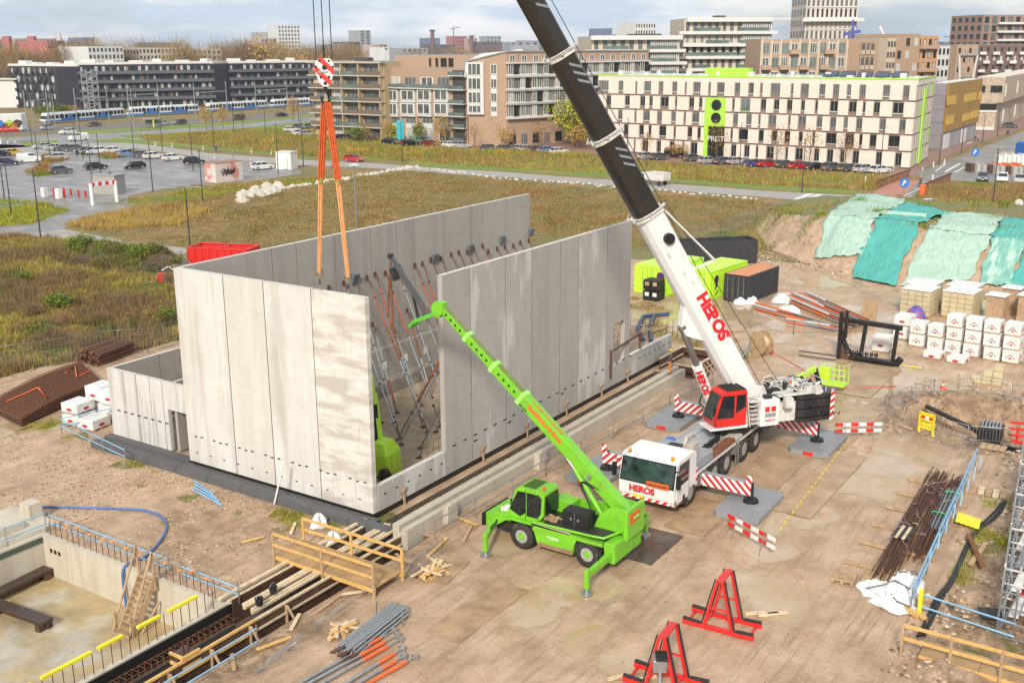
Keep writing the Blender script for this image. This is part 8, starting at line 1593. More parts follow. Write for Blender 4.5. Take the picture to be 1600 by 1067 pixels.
# ---------------- trams ----------------
m_tb=mat('tram blue',(.05,.16,.42),.35); m_tw=mat('tram white',(.62,.66,.70),.35)
def tram(label,p0,p1,nseg):
    a=Vector((*g(*p0),0)); c=Vector((*g(*p1),0)); dd=c-a; T=thing('tram',label,'tram',tuple(a),math.atan2(dd.y,dd.x),'white and blue trams'); L_=dd.length; s_=L_/nseg
    for k in range(nseg):
        x0=k*s_+.25; x1=(k+1)*s_-.25; sl0=.8 if k==0 else 0; sl1=.8 if k==nseg-1 else 0
        b=MB(); b.ext([(x0,.45),(x1,.45),(x1,1.5),(x0,1.5)],(0,-1.25,0),(1,0,0),(0,0,1),(0,1,0),2.5); b.build('lower_body',m_tb if k%2 else m_tw,T,w=False,bevel=.05)
        if k%2==0: b=MB(); b.box(x0,-1.27,.45,x1,1.27,1.0); b.build('blue_skirt',m_tb,T,w=False)
        b=MB(); b.hexa([(x0+sl0*.3,-1.22,1.5),(x1-sl1*.3,-1.22,1.5),(x1-sl1*.3,1.22,1.5),(x0+sl0*.3,1.22,1.5)],[(x0+sl0,-1.2,2.7),(x1-sl1,-1.2,2.7),(x1-sl1,1.2,2.7),(x0+sl0,1.2,2.7)]); b.build('window_band',m_glass,T,w=False)
        b=MB(); b.hexa([(x0+sl0,-1.25,2.7),(x1-sl1,-1.25,2.7),(x1-sl1,1.25,2.7),(x0+sl0,1.25,2.7)],[(x0+sl0+.2,-1.1,3.35),(x1-sl1-.2,-1.1,3.35),(x1-sl1-.2,1.1,3.35),(x0+sl0+.2,1.1,3.35)]); b.build('roof',m_tw,T,w=False)
        for j in range(4):
            xx=x0+(x1-x0)*(j+.5)/4.; 
            b=MB(); b.box(xx-.1,-1.27,1.5,xx+.1,1.27,2.7); b.build('pillar',m_tw,T,w=False)
        if k%2: b=MB(); b.box((x0+x1)/2-.9,-1.29,.5,(x0+x1)/2+.9,1.29,2.6); b.build('door',m_tb,T,w=False)
        if k<nseg-1: b=MB(); b.box(x1,-1.1,.6,x1+.5,1.1,3.1); b.build('bellows',m_dark,T,w=False)
tram('leftmost white and blue tram nearest the roundabout',(66,194.5),(194,184),5); tram('middle tram directly behind the car lamp posts',(200,183),(311,177),5); tram('third tram right of the gap by the catenary pole',(322,176),(417,170),5); tram('rightmost tram vanishing behind the balcony block',(423,169.5),(520,164),5)
# catenary
for i,(pa,ba,pb,bb,yt) in enumerate(((44,207,78,200,141),(121,196,171,192,138),(203,190,250,186,133),(306,184,356,180,130),(401,178,450,174,128))):
    a=Vector((*g(pa,ba),0)); c=Vector((*g(pb,bb),0)); h=zat(pa,yt,a.x,a.y); T=thing('catenary_portal',f'grey tram catenary portal, {ordn[i]} from the left','catenary',tuple(a),0,'catenary portals over the tram line'); 
    for p in (a,c): b=MB(); b.tube(p,p+U*h,.22,6,r2=.14); b.build('pole',m_steel,T)
    b=MB(); b.beam(a+U*h*.72,c+U*h*.72,.25,.35); b.build('cross_beam',m_steel,T)
# ---------------- cars ----------------
m_paint=mat('car paint',(.5,.5,.5),.25,.2,var=.02,coat=.5)
def make_car(name,L_=4.3,W_=1.8,H_=1.5,kind='car'):
    T=thing(name,'x','car',(0,0,0)); hl=L_/2; hw=W_/2; s=H_/1.5
    if kind=='car': pr_=[(-hl,.35),(-hl-.02,.6),(-hl+.12,.92*s),(-hl*.55,1.0*s),(hl*.42,.98*s),(hl*.92,.78*s),(hl,.6),(hl-.02,.32),(hl*.8,.22),(-hl*.85,.22)]
    elif kind=='van': pr_=[(-hl,.35),(-hl,1.0),(-hl,1.15*s),(-hl*.5,1.15*s),(hl*.5,1.1*s),(hl*.95,.85*s),(hl,.6),(hl-.02,.32),(hl*.8,.22),(-hl*.85,.22)]
    b=MB(); b.ext(pr_,(0,-hw,0),(1,0,0),(0,0,1),(0,1,0),W_); b.build('body',m_paint,T,w=False,bevel=.08)
    z0=.98*s if kind=='car' else 1.13*s
    gl=[(-hl*.93,-hl*.6,hl*.12,hl*.5),] if kind=='car' else [(-hl*.98,-hl*.93,hl*.35,hl*.68)]
    x0,x1,x2,x3=gl[0]; b=MB(); b.hexa([(x0,-hw*.9,z0-.05),(x3,-hw*.9,z0-.05),(x3,hw*.9,z0-.05),(x0,hw*.9,z0-.05)],[(x1,-hw*.76,H_-.06),(x2,-hw*.76,H_-.06),(x2,hw*.76,H_-.06),(x1,hw*.76,H_-.06)]); b.build('windows',m_glass,T,w=False,bevel=.04)
    b=MB(); b.hexa([(x1-.05,-hw*.78,H_-.08),(x2+.05,-hw*.78,H_-.08),(x2+.05,hw*.78,H_-.08),(x1-.05,hw*.78,H_-.08)],[(x1+.1,-hw*.7,H_),(x2-.1,-hw*.7,H_),(x2-.1,hw*.7,H_),(x1+.1,hw*.7,H_)]); b.build('roof',m_paint,T,w=False)
    b=MB()
    for sg in (-1,1):
        for xa,xb in ((x3,x2),((x1+x2)/2,(x1+x2)/2),(x0,x1)): b.beam((xa,sg*hw*.905,z0-.03),(xb,sg*hw*.77,H_-.05),.09,.05)
        if kind=='van': b.hexa([(x0+.1,sg*hw*.9,z0-.05),(x2-.9,sg*hw*.9,z0-.05),(x2-.9,sg*hw*.93,z0-.05),(x0+.1,sg*hw*.93,z0-.05)],[(x1+.1,sg*hw*.75,H_-.06),(x2-.9,sg*hw*.75,H_-.06),(x2-.9,sg*hw*.79,H_-.06),(x1+.1,sg*hw*.79,H_-.06)])
    b.build('pillars',m_paint,T,w=False)['kind']='stuff'
    for x in (-hl*.62,hl*.64):
        for sg in (-1,1):
            b=MB(); b.tube((x,sg*(hw-.18),.32),(x,sg*(hw+.01),.32),.32,14); w_=b.build('wheel',m_tyre,T,w=False); b=MB(); b.tube((x,sg*(hw+.01),.32),(x,sg*(hw+.02),.32),.19,10); b.build('rim',m_rim,w_,w=False)
    for sg in (-1,1):
        b=MB(); b.box(hl-.12,sg*hw*.62-.18,.62,hl+.01,sg*hw*.62+.18,.78); b.build('headlight',m_lamp,T,w=False); b=MB(); b.box(-hl-.03,sg*hw*.7-.15,.7,-hl+.1,sg*hw*.7+.15,.88); b.build('tail_light',m_red,T,w=False)
    b=MB(); b.box(hl-.02,-.26,.4,hl+.025,.26,.52); b.build('number_plate',m_yell,T,w=False); b=MB(); b.box(-hl-.03,-.26,.5,-hl+.02,.26,.62); b.build('number_plate',m_yell,T,w=False)
    return T
carA=make_car('parked_car'); carV=make_car('parked_van',4.8,1.9,1.95,'van'); carS=make_car('parked_car',4.5,1.85,1.65)
PC={'white':(.72,.72,.72),'black':(.015,.015,.018),'grey':(.10,.105,.11),'silver':(.42,.43,.45),'blue':(.02,.06,.22),'light blue':(.16,.27,.42),'red':(.5,.02,.02),'dark red':(.22,.02,.02),'brown':(.10,.07,.055),'green':(.12,.17,.12),'yellow':(.75,.42,.02),'navy':(.015,.02,.06)}
PM={k:mat('car paint '+k,v,.25,.15,var=.02,coat=.6) for k,v in PC.items()}
park=[(0,245,'navy','A',20),(20,243,'yellow','A',20),(14,258,'navy','A',20),(46,254,'white','V',22),(66,233,'silver','A',-160),(84,235,'silver','A',-160),(97,236,'grey','A',-160),(114,237,'grey','S',-160),(88,250,'silver','A',200),(132,240,'black','A',-160),(140,241,'brown','A',-160),(150,241,'white','S',-160),(172,240,'white','A',-160),(201,245,'light blue','S',20),(224,246,'grey','A',20),(240,248,'white','A',20),(270,251,'white','A',20),(304,257,'black','S',20),(95,271,'grey','A',15),(150,265,'black','A',15),(210,264,'black','A',195),(410,265,'white','A',10),(-20,262,'silver','A',20)]
road=[(76,203,'silver','S',25),(106,210,'white','S',200),(123,220,'white','V',205),(148,198,'grey','A',20),(255,196,'silver','A',20),(281,195,'brown','S',200),(372,188,'brown','V',200),(440,183,'black','A',20)]
serv=[(455,206,'white','A',60),(470,212,'white','S',70),(480,213,'silver','A',70),(468,202,'grey','A',20),(487,202,'grey','S',20),(535,219,'black','A',70),(548,219,'grey','A',70),(575,221,'brown','A',70),(610,226,'black','A',20),(640,228,'black','A',70),(654,226,'green','V',20),(672,229,'dark red','A',20),(705,231,'white','A',20),(722,232,'silver','S',20),(765,236,'grey','A',20),(790,237,'grey','A',20),(812,236,'silver','A',60),(824,237,'silver','A',60),(838,238,'grey','A',60),(855,239,'light blue','A',60),(873,241,'white','A',60),(907,214,'white','A',60),(868,222,'black','A',60),(1010,249,'silver','A',60),(1030,250,'grey','A',60),(1056,246,'black','V',10),(1082,252,'grey','A',60),(1106,256,'silver','A',60),(1130,257,'grey','A',60),(1150,257,'silver','A',60),(1176,261,'blue','A',60),(1198,261,'red','A',60),(1226,262,'grey','A',60),(1247,264,'red','A',60),(1273,266,'black','A',60),(1300,267,'grey','S',60),(1324,268,'grey','A',60),(1350,270,'silver','S',60),(1374,271,'white','A',60)]
right=[(1535,283,'grey','A',60),(1566,284,'white','A',60),(1593,286,'silver','A',60),(1579,200,'grey','A',210)]
used={'A':False,'V':False,'S':False}; PR={'A':carA,'V':carV,'S':carS}
def ang_px(px,py,dx=20,dy=0): p=g(px,py); q=g(px+dx,py+dy); return math.atan2(q[1]-p[1],q[0]-p[0])
def place(lst,grp,where,base):
    for i,(px,py,colr,k,an) in enumerate(lst):
        x,y=g(px,py); nth=ordn[i]; T=PR[k]; lb=f'{colr} {"van" if k=="V" else "car"} {where}, {nth} from the left'
        rz=base(px,py,an)
        if not used[k] and 0: pass
        o=dup(T,(x,y,.045),rz,lb,{'car paint':PM[colr]}); o['group']=grp; o['category']='van' if k=='V' else 'car'
place(park,'cars in the wet car park','in the wet car park',lambda px,py,a: ang_px(px,py,20,-1.6+(abs(a)+px)%5*.25)+ (math.pi if abs(a)>90 else 0))
place(road,'cars on the main road','on the road by the trams',lambda px,py,a: ang_px(px,py,20,-1.5)+(math.pi if a>90 else 0))
place(serv,'cars parked along the brick service street','on the brick street below the apartments',lambda px,py,a: ang_px(px,py,20,1.2)+(0 if a<40 else 1.15))
place(right,'cars parked at the right','by the avenue on the right',lambda px,py,a: ang_px(px,py,20,1.2)-(1.4 if a<90 else -.4))
o=dup(carA,(*g(553,253),.045),ang_px(553,253,20,1),'bright red car with headlights on driving on the street behind the slings',{'car paint':PM['red']}); o['category']='car'
o=dup(carA,(*g(1448,327),.045),ang_px(1448,327,20,3)+math.pi,'white car driving on the street behind the netting crest',{'car paint':PM['white']}); o['category']='car'
for T_ in (carA,carV,carS):
    def rm(o):
        for c in list(o.children): rm(c)
        bpy.data.objects.remove(o)
    rm(T_)
# pickup truck
x,y=g(1020,289); T=thing('tipper_truck','white tipper truck driving on the street behind the crane boom','truck',(x,y,.05),ang_px(1020,289,20,2)+math.pi)
b=MB(); b.ext([(1.1,.4),(2.9,.4),(2.95,1.1),(2.3,1.25),(1.9,2.0),(1.1,2.0)],(0,-.95,0),(1,0,0),(0,0,1),(0,1,0),1.9); b.build('cab',m_white,T,w=False,bevel=.05); b=MB(); b.hexa([(1.2,-.97,1.25),(2.2,-.97,1.25),(2.2,.97,1.25),(1.2,.97,1.25)],[(1.2,-.96,1.85),(1.9,-.96,1.85),(1.9,.96,1.85),(1.2,.96,1.85)]); b.build('side_window',m_glass,T,w=False)
b=MB(); b.box(-2.9,-1.05,.9,1.0,1.05,1.05)
for s_ in (-1,1): b.box(-2.9,s_*1.05-.03,1.05,1.,s_*1.05+.03,2.2)
b.box(-2.95,-1.02,1.05,-2.9,1.02,2.2); b.box(.95,-1.02,1.05,1.,1.02,2.2); b.build('tipper_box',m_whited,T,w=False)
for xx in (-1.9,2.1):
    for s_ in (-.85,.85): b=MB(); b.tube((xx,s_-.12,.38),(xx,s_+.12,.38),.38,14); b.build('wheel',m_tyre,T,w=False)
# ---------------- lamp posts and street furniture ----------------
m_pole=mat('black lamp pole',(.04,.04,.045),.5); 
lampsL=[(7,311,225),(18,337,256),(64,375,266),(297,385,294),(317,315,234),(239,300,216),(302,267,193),(144,284,220),(158,277,207),(61,265,205),(79,250,190),(51,232,188),(210,246,189),(254,237,190),(335,232,173),(435,272,191),(474,260,183),(628,253,190),(415,210,167),(467,195,162),(380,205,165),(120,245,190),(130,250,192),(366,210,168)]
lampsR=[(803,242,198),(1010,262,207),(980,240,184),(1156,258,192),(1253,302,217),(1375,272,200),(1467,258,208),(1502,240,190),(1535,222,180),(1558,213,168),(1550,325,232),(1300,250,203)]
def lamp(px,py,yt,label,grp,m=m_pole,head='arm'):
    x,y=g(px,py); h=min(zat(px,yt,x,y),13.); T=thing('lamp_post',label,'lamp post',(x,y,0),rnd.uniform(0,6.28),grp); b=MB(); b.tube((0,0,0),(0,0,h),.10,7,r2=.06); b.build('pole',m,T,w=False); b=MB(); b.beam((0,0,h),(.7,0,h+.05),.12,.07); b.build('lamp_head',m_frg if head=='arm' else m_lamp,T,w=False)
for i,(a,c,d) in enumerate(sorted(lampsL)): lamp(a,c,d,f'slim black lamp post around the car park, {ordn[i]} from the left','lamp posts around the car park')
for i,(a,c,d) in enumerate(sorted(lampsR)): lamp(a,c,d,f'slim dark lamp post along the right streets, {ordn[i]} from the left','lamp posts along the right streets')
x,y=g(558,370); T=thing('lamp_post','grey lamp post with flat round head standing behind the hall wall','lamp post',(x,y,0)); h=zat(552,258,x,y); b=MB(); b.tube((0,0,0),(0,0,h),.12,8,r2=.08); b.build('pole',m_steel,T,w=False); b=MB(); b.tube((0,0,h),(0,0,h+.12),.65,16,r2=.3); b.build('lamp_head',m_white,T,w=False)
x,y=g(1588,352); T=thing('lamp_post','grey post with white round head at the right edge behind the nets','lamp post',(x,y,0)); h=zat(1590,318,x,y); b=MB(); b.tube((0,0,0),(0,0,h),.08,8); b.build('pole',m_steel,T,w=False); b=MB(); b.tube((-.05,0,h),(.05,0,h+.02),.55,16) ; b.build('disc',m_white,T,w=False)
for i,(a,c,d) in enumerate(((54,208,149),(87,203,149),(210,206,138),(356,186,131))): x,y=g(a,c); h=zat(a,d,x,y); T=thing('street_light',f'tall grey twin arm street light by the tram line, {ordn[i]} from the left','street light',(x,y,0),.6,'tall street lights by the trams'); b=MB(); b.tube((0,0,0),(0,0,h),.16,7,r2=.09); b.build('pole',m_steel,T,w=False); b=MB(); b.beam((-1.6,0,h+.3),(1.6,0,h+.3),.15,.12); b.build('arms',m_steel,T,w=False)
# bollards and signs
bol=[(218,215),(243,229),(269,231),(295,231),(318,235),(336,249),(364,238),(393,240),(392,258),(364,250),(424,242),(1388,286),(1396,268),(1458,262),(1475,258),(1441,270),(1457,283),(1352,286)]
for i,(a,c) in enumerate(bol): x,y=g(a,c); T=thing('bollard',f'short pale bollard beside the paths, {ordn[i]} in the row','bollard',(x,y,.03),0,'bollards beside the paths'); b=MB(); b.tube((0,0,0),(0,0,1.1),.14,8); b.build('post',m_whitef if i%3 else m_roofg,T,w=False); b=MB(); b.tube((0,0,.7),(0,0,.85),.15,8); b.build('band',m_dark if i<11 else m_white,T,w=False)
for i,(a,c,yt) in enumerate(((1411,310,286),(1521,262,238))):
    x,y=g(a,c); h=zat(a,yt,x,y); T=thing('road_sign',('round blue arrow sign at the mouth of the cycle bridge','round blue arrow sign on the traffic island')[i],'sign',(x,y,0)); b=MB(); b.tube((0,0,0),(0,0,h),.05,6); b.build('post',m_steel,T,w=False); n_=Vector((-.93,-.36,0)); p=n_*.08+U*h; b=MB(); b.tube(p,p+n_*.04,.75,18); b.build('disc',m_bluep,T,w=False)
    b=MB(); r_=Vector((.36,-.93,0)); b.ext([(-.35,-.3),(-.1,.2),(-.3,.2),(.05,.45),(.35,.1),(.1,.12),(-.15,-.38)],Vector((x,y,0))+p+n_*.045,r_,U,n_,.01); b.build('arrow',m_white,T)
# cycle bridge rails
for lb,(p,q) in (('brown lattice rail on the left side of the cycle bridge',((1368,296),(1422,276))),('brown lattice rail on the right side of the cycle bridge',((1440,302),(1486,282)))):
    a=Vector((*g(*p),0)); c=Vector((*g(*q),0)); dd=c-a; T=thing('bridge_rail',lb,'railing',tuple(a)); n_=22
    b=MB(); b.beam(a+U*1.3,c+U*1.3,.15,.15); b.build('handrail',m_rustd,T)
    for k in range(n_): p0=a+dd*k/n_; b=MB(); b.beam(p0+U*.05,p0+dd/n_*.5+U*1.3,.1,.35); b.build('slat',m_rust,T)
x,y=g(1441,309); b=MB(); b.obox((x,y,1.),(1.,.8,2.)); tag(b.build('orange_post',m_orange,bevel=.05),'squat orange box post at the foot of the cycle bridge','box')
# car park entrance
T=thing('height_portal','white height limit portal with red and white top bar at the car park entrance','portal',g(145,321)); a=Vector((*g(145,321),0)); c=Vector((*g(183,316),0)); hh=zat(145,287,a.x,a.y)
for p in (a,c): b=MB(); b.tube(p,p+U*hh,.28,10); b.build('column',m_white,T)
for k in range(7): b=MB(); b.beam(a+(c-a)*k/7+U*(hh-.2),a+(c-a)*(k+1)/7+U*(hh-.2),.3,.55); b.build('bar_section',(m_red,m_white)[k%2],T)
T=thing('ticket_kiosk','grey kiosk cabin behind the height portal','kiosk',g(170,305)); x,y=g(172,302); b=MB(); b.obox((x,y,1.5),(2.8,4.2,3.),.3); b.build('wall',mat('kiosk grey',(.33,.32,.30),.7,var=.08),T); b=MB(); b.obox((x,y,3.05),(3.,4.4,.12),.3); b.build('roof',m_roofg,T); b=MB(); b.obox((x,y,3.4),(.7,.7,.6),.3); b.build('roof_unit',m_steel,T)
T=thing('barrier_group','white and red ticket barrier machines on the entrance island','barrier machines',g(90,308))
for k,(a_,c_,m) in enumerate(((70,308,m_whitef),(85,309,m_red),(92,310,m_white),(101,309,m_red),(111,305,m_red),(123,307,m_red),(134,308,m_red))): x,y=g(a_,c_); b=MB(); b.obox((x,y,.75 if k<4 else .5),(.7 if k in(0,2) else .25,.9 if k in(0,2) else .25,1.5 if k<4 else 1.)); b.build('machine' if k in(0,2) else 'post',m,T)
x,y=g(449,264); T=thing('site_cabin','white square site cabin beside the path','cabin',(x,y,0)); b=MB(); b.obox((x,y,1.65),(2.7,3.3,3.3),.25); b.build('wall',m_white,T,bevel=.05); b=MB(); b.obox((x,y,3.35),(2.9,3.5,.12),.25); b.build('roof',m_whitef,T); b=MB(); b.obox((x-1.32,y-.9,1.2),(.1,.9,2.1),.25); b.build('door',m_whitef,T)
x,y=g(352,281); T=thing('graffiti_container','pink and white container sprayed with black graffiti beside the car park','container',(x,y,0)); ga=Vector((*g(338,286.5),0)); gb=Vector((*g(380.,281),0)); gc=Vector((*g(318,284),0)); b=MB(); e_=gc-ga; e_=e_.normalized()*3.2 ; hg=zat(338,257,ga.x,ga.y)
b.hexa([ga,gb,gb+e_,ga+e_],[p+U*hg for p in (ga,gb,gb+e_,ga+e_)]); b.build('wall',mat('pink sprayed wall',(.55,.22,.17),.8,var=.15,col2=(.62,.55,.50),c2s=.35,c2t=(.45,.5)),T); b=MB(); b.hexa([ga+U*hg,gb+U*hg,gb+e_+U*hg,ga+e_+U*hg],[p+U*(hg+.15) for p in (ga,gb,gb+e_,ga+e_)]); b.build('roof',mat('rust pink roof',(.30,.17,.13),.8),T)
gn=-(e_.normalized()); gu=(gb-ga); m0=ga+gn*.05
b=MB()
for k in range(8):
    pts_=[m0+gu*(.25+.06*k+.05*math.sin(j*2.1+k))+U*hg*(.35+.4*((j*.37+k*.21)%1)) for j in range(5)]; b.path(pts_,.07,4)
b.build('graffiti',m_black,T)
# playful mural wagon at far left -> plain coloured blobs
x,y=g(15,206); T=thing('mural_wagon','white wagon with colourful painted shapes at the left edge of the tram line','wagon',(x,y,0)); wa=Vector((*g(-8,208),0)); wb=Vector((*g(36,206),0)); e_=Vector((.9,.4,0))*3; wn=-e_.normalized()
b=MB(); b.hexa([wa+U*.4,wb+U*.4,wb+e_+U*.4,wa+e_+U*.4],[p+U*5.2 for p in (wa,wb,wb+e_,wa+e_)]); b.build('body',m_white,T,bevel=.3)
for k,cc in enumerate(((.75,.5,.02),(.05,.2,.5),(.6,.03,.03),(.4,.6,.05),(.65,.15,.03),(.05,.05,.05))):
    c_=wa+(wb-wa)*(.1+.15*k)+U*(1.5+.8*(k%2))+wn*.03; r_=(wb-wa).normalized(); b=MB(); b.loft([[c_+r_*1.1*math.cos(a)*(1+.3*math.cos(3*a+k))+U*1.2*math.sin(a)+wn*o_ for a in [2*math.pi*i/12 for i in range(12)]] for o_ in (0,.03)]); b.build('painted_shape',mat('mural colour %s'%('amber blue red green orange black'.split()[k]),cc,.5),T)
x,y=g(10,224); b=MB(); T=thing('petrol_canopy','red and white canopy at the left edge of the roundabout','canopy',(x,y,0)); p0=Vector((*g(-10,226),0)); p1=Vector((*g(27,223),0)); b.beam(p0+U*3.2,p1+U*3.2,3.,.6); b.build('roof',m_red,T); 
for t in (.3,.6,.9): b=MB(); b.tube(p0+(p1-p0)*t,p0+(p1-p0)*t+U*3,.3,6); b.build('column',m_white,T)
x,y=g(238,200); T=thing('bus_shelter','glass bus shelter beside the main road','shelter',(x,y,0)); b=MB(); b.obox((x,y,2.6),(2,5,.2),.8); b.build('roof',m_frg,T); b=MB(); b.obox((x+.8,y+.4,1.3),(.1,4.5,2.4),.8); b.build('glass_wall',m_pane_g,T); b=MB(); b.obox((x-1,y-2.,1.4),(.8,.3,2.),.8); b.build('panel',m_yell,T)
x,y=g(626,225); b=MB(); T=thing('blue_banner','turquoise banner sign in front of the brick apartments','sign',(x,y,0)); b.obox((x,y,3.4),(.2,1.8,4.6),.3); b.build('panel',mat('turquoise panel',(.03,.40,.48),.5),T); b=MB(); b.tube((x,y,0),(x,y,1.2),.1,6); b.build('post',m_steel,T)
# avenue building site on the right
T=thing('site_hoarding','row of dirty concrete barrier blocks beside the avenue','barriers',g(1520,272))
for k in range(12): p=g(1516+k*9.5,268+k*.75); b=MB(); b.obox((*p,.75),(1.,2.1,1.5),-.9); b.build('barrier_block',m_conc if k%3 else m_woodd,T)
for i,(p,q,hh,m,lb) in enumerate((((1556,258),(1598,258),2.2,m_white,'white material stack behind the barrier blocks'),((1548,263),(1592,262),.9,m_orange,'orange and white barrier heap behind the blocks'),((1560,248),(1592,248),1.4,m_brickp,'pale roofed shed behind the white stack'),((1592,252),(1606,254),4.,m_bluep,'blue container edge at the right frame'))):
    a=Vector((*g(*p),0)); c=Vector((*g(*q),0)); b=MB(); n_=6
    T=thing('material_stack',lb,'materials',tuple(a))
    for k in range(n_): b=MB(); p0=a+(c-a)*k/n_; b.beam(p0+U*hh/2,p0+(c-a)/n_*.85+U*hh/2,2.4,hh*(.8+.2*(k%2))); b.build('pack',m,T)
# ---------------- boulders ----------------
rk=[]
mr=mat('pale rock',(.50,.46,.40),.85,var=.2,vs=2,bump=.3,bs=5); protos=[]
for k in range(4):
    b=MB(); r2=random.Random(k); n_=8; rings=[[(math.cos(t)*math.cos(u)*r2.uniform(.7,1.1),math.cos(t)*math.sin(u)*r2.uniform(.7,1.1),math.sin(t)*r2.uniform(.6,.9)) for u in [2*math.pi*i/n_ for i in range(n_)]] for t in (-.5,.1,.7,1.2)]; b.loft(rings); o=b.build('boulder',mr); protos.append(o.data); bpy.data.objects.remove(o)
def lerp_path(pts,t):
    n_=len(pts)-1; f_=min(int(t*n_),n_-1); u=t*n_-f_; return (pts[f_][0]*(1-u)+pts[f_+1][0]*u,pts[f_][1]*(1-u)+pts[f_+1][1]*u)
rp=[(378,312),(400,302),(425,300),(460,292),(500,286),(540,280),(580,273),(620,266),(645,262),(680,266),(720,271),(780,279),(850,284),(905,287),(960,294),(1040,299),(1110,306),(1190,312)]
for i in range(150):
    t=i/150+rnd.random()*.005; px,py=lerp_path(rp,t); left=px<440; s_=rnd.uniform(.6,1.15)*(1.25 if left else .38 if px>650 else .6); x,y=g(px+rnd.uniform(-6,6)*(1 if left else .5),py+rnd.uniform(-5,5)*(1.3 if left else .25))
    o=bpy.data.objects.new('boulder',protos[i%4]); C.objects.link(o); o.location=(x,y,.1*s_); o.rotation_euler=(rnd.uniform(-.3,.3),0,rnd.uniform(0,6)); o.scale=(s_,s_*rnd.uniform(.7,1.2),s_*.9); tag(o,f'large boulder in the heap beside the car park, {nth(i+1)} from left' if left else f'pale boulder edging the brown wasteland, {nth(i+1)} from left','boulder','boulders in the heap' if left else 'boulders edging the wasteland')
# ---------------- vegetation ----------------
def veg_mat(name,rough=.9):
    m=bpy.data.materials.new(name); m.use_nodes=True; n=m.node_tree.nodes; l=m.node_tree.links; b=n['Principled BSDF']; a=n.new('ShaderNodeAttribute'); a.attribute_name='Col'; l.new(a.outputs['Color'],b.inputs['Base Color']); b.inputs['Roughness'].default_value=rough; b.inputs['Specular IOR Level'].default_value=.2; return m
m_veg=veg_mat('leaf blades'); rng=np.random.default_rng(5)
def tufts(name,label,cat,poly,n_,hr,cols,w_=.05,blades=5,spread=.25,hmap=None,lean=.45,fs=.25,zf=None,mask=None,grp=None):
    poly=np.array(poly); mn=poly.min(0); mx_=poly.max(0); P_=np.zeros((0,2)); 
    while len(P_)<n_:
        q=rng.uniform(mn,mx_,(n_*2,2)); q=q[inpoly(q[:,0],q[:,1],[tuple(a) for a in poly])]
        if mask is not None: q=q[mask(q[:,0],q[:,1])]
        if len(q)==0: break
        P_=np.r_[P_,q]
    P_=P_[:n_]; f_=fbm(P_[:,0],P_[:,1],fs,11); f2_=fbm(P_[:,0],P_[:,1],fs*3.1,5)
    h=rng.uniform(hr[0],hr[1],len(P_))*np.clip(.75+.5*f_+.35*f2_,.3,1.8)
    k=len(cols); ci=np.clip(((f_*.75+f2_*.55+rng.normal(0,.25,len(P_)))*.55+.5)*k,0,k-1).astype(int); base=np.array(cols)[ci]
    P2=np.repeat(P_,blades,0); h2=np.repeat(h,blades)*rng.uniform(.55,1.1,len(P2)); cb=np.repeat(base,blades,0)*rng.uniform(.65,1.35,(len(P2),1))*rng.uniform(.92,1.08,(len(P2),3))
    P2=P2+rng.normal(0,spread,P2.shape); a=rng.uniform(0,6.283,len(P2)); z=zf(P2[:,0],P2[:,1]) if zf else np.zeros(len(P2)); wv=np.stack([np.cos(a),np.sin(a)],-1)*(w_*h2[:,None]**.5)
    ln=rng.normal(0,lean,P2.shape)*h2[:,None]
    V=np.empty((len(P2),3,3)); V[:,0,:2]=P2-wv; V[:,1,:2]=P2+wv; V[:,2,:2]=P2+ln; V[:,0,2]=z-.03; V[:,1,2]=z-.03; V[:,2,2]=z+h2
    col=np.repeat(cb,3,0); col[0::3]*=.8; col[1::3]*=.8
    o=npmesh(name,V.reshape(-1,3),np.arange(len(P2)*3).reshape(-1,3),m_veg,col); tag(o,label,cat,grp); o['kind']='stuff'; return o
OL=(.24,.21,.04); GN=(.15,.25,.02); STRAW=(.42,.30,.12); RUST=(.34,.17,.06); BRN=(.20,.12,.06); GOLD=(.52,.34,.06); YG=(.38,.38,.03); DG=(.07,.12,.02); PNK=(.28,.17,.10)
gz=lambda x,y: np.where((x>-45)&(x<76)&(y>-50)&(y<46),ground_h(x,y),0.)
W_=lambda pts:[g(*p) for p in pts]
fieldL=W_([(-60,600),(60,575),(150,557),(228,545),(292,528),(292,420),(297,400),(200,388),(100,376),(0,370),(-60,372)])
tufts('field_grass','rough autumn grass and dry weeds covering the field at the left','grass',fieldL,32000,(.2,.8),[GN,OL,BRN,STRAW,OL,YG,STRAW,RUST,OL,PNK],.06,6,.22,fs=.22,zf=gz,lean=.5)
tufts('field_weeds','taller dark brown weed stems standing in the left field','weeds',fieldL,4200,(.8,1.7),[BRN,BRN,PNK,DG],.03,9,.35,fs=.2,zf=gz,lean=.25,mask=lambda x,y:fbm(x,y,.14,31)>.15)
wl=W_([(100,352),(160,334),(260,322),(330,305),(380,300),(500,290),(645,266),(800,284),(1000,302),(1190,316),(1230,330),(1190,350),(1085,372),(1060,392),(985,392),(830,392),(500,375),(300,402),(297,388),(180,370)])
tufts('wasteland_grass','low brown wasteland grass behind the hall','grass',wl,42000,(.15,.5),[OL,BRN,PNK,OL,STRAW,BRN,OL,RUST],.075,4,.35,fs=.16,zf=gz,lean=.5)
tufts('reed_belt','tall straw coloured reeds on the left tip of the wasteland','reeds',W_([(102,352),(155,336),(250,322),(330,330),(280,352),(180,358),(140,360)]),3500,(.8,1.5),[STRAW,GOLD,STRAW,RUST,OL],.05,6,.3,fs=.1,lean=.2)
r1_=W_([(215,214),(350,206),(490,196),(560,206),(700,222),(760,236),(900,242),(1000,252),(1180,266),(1400,275),(1366,298),(1190,290),(1000,276),(800,264),(600,250),(470,244),(330,230),(230,218)])
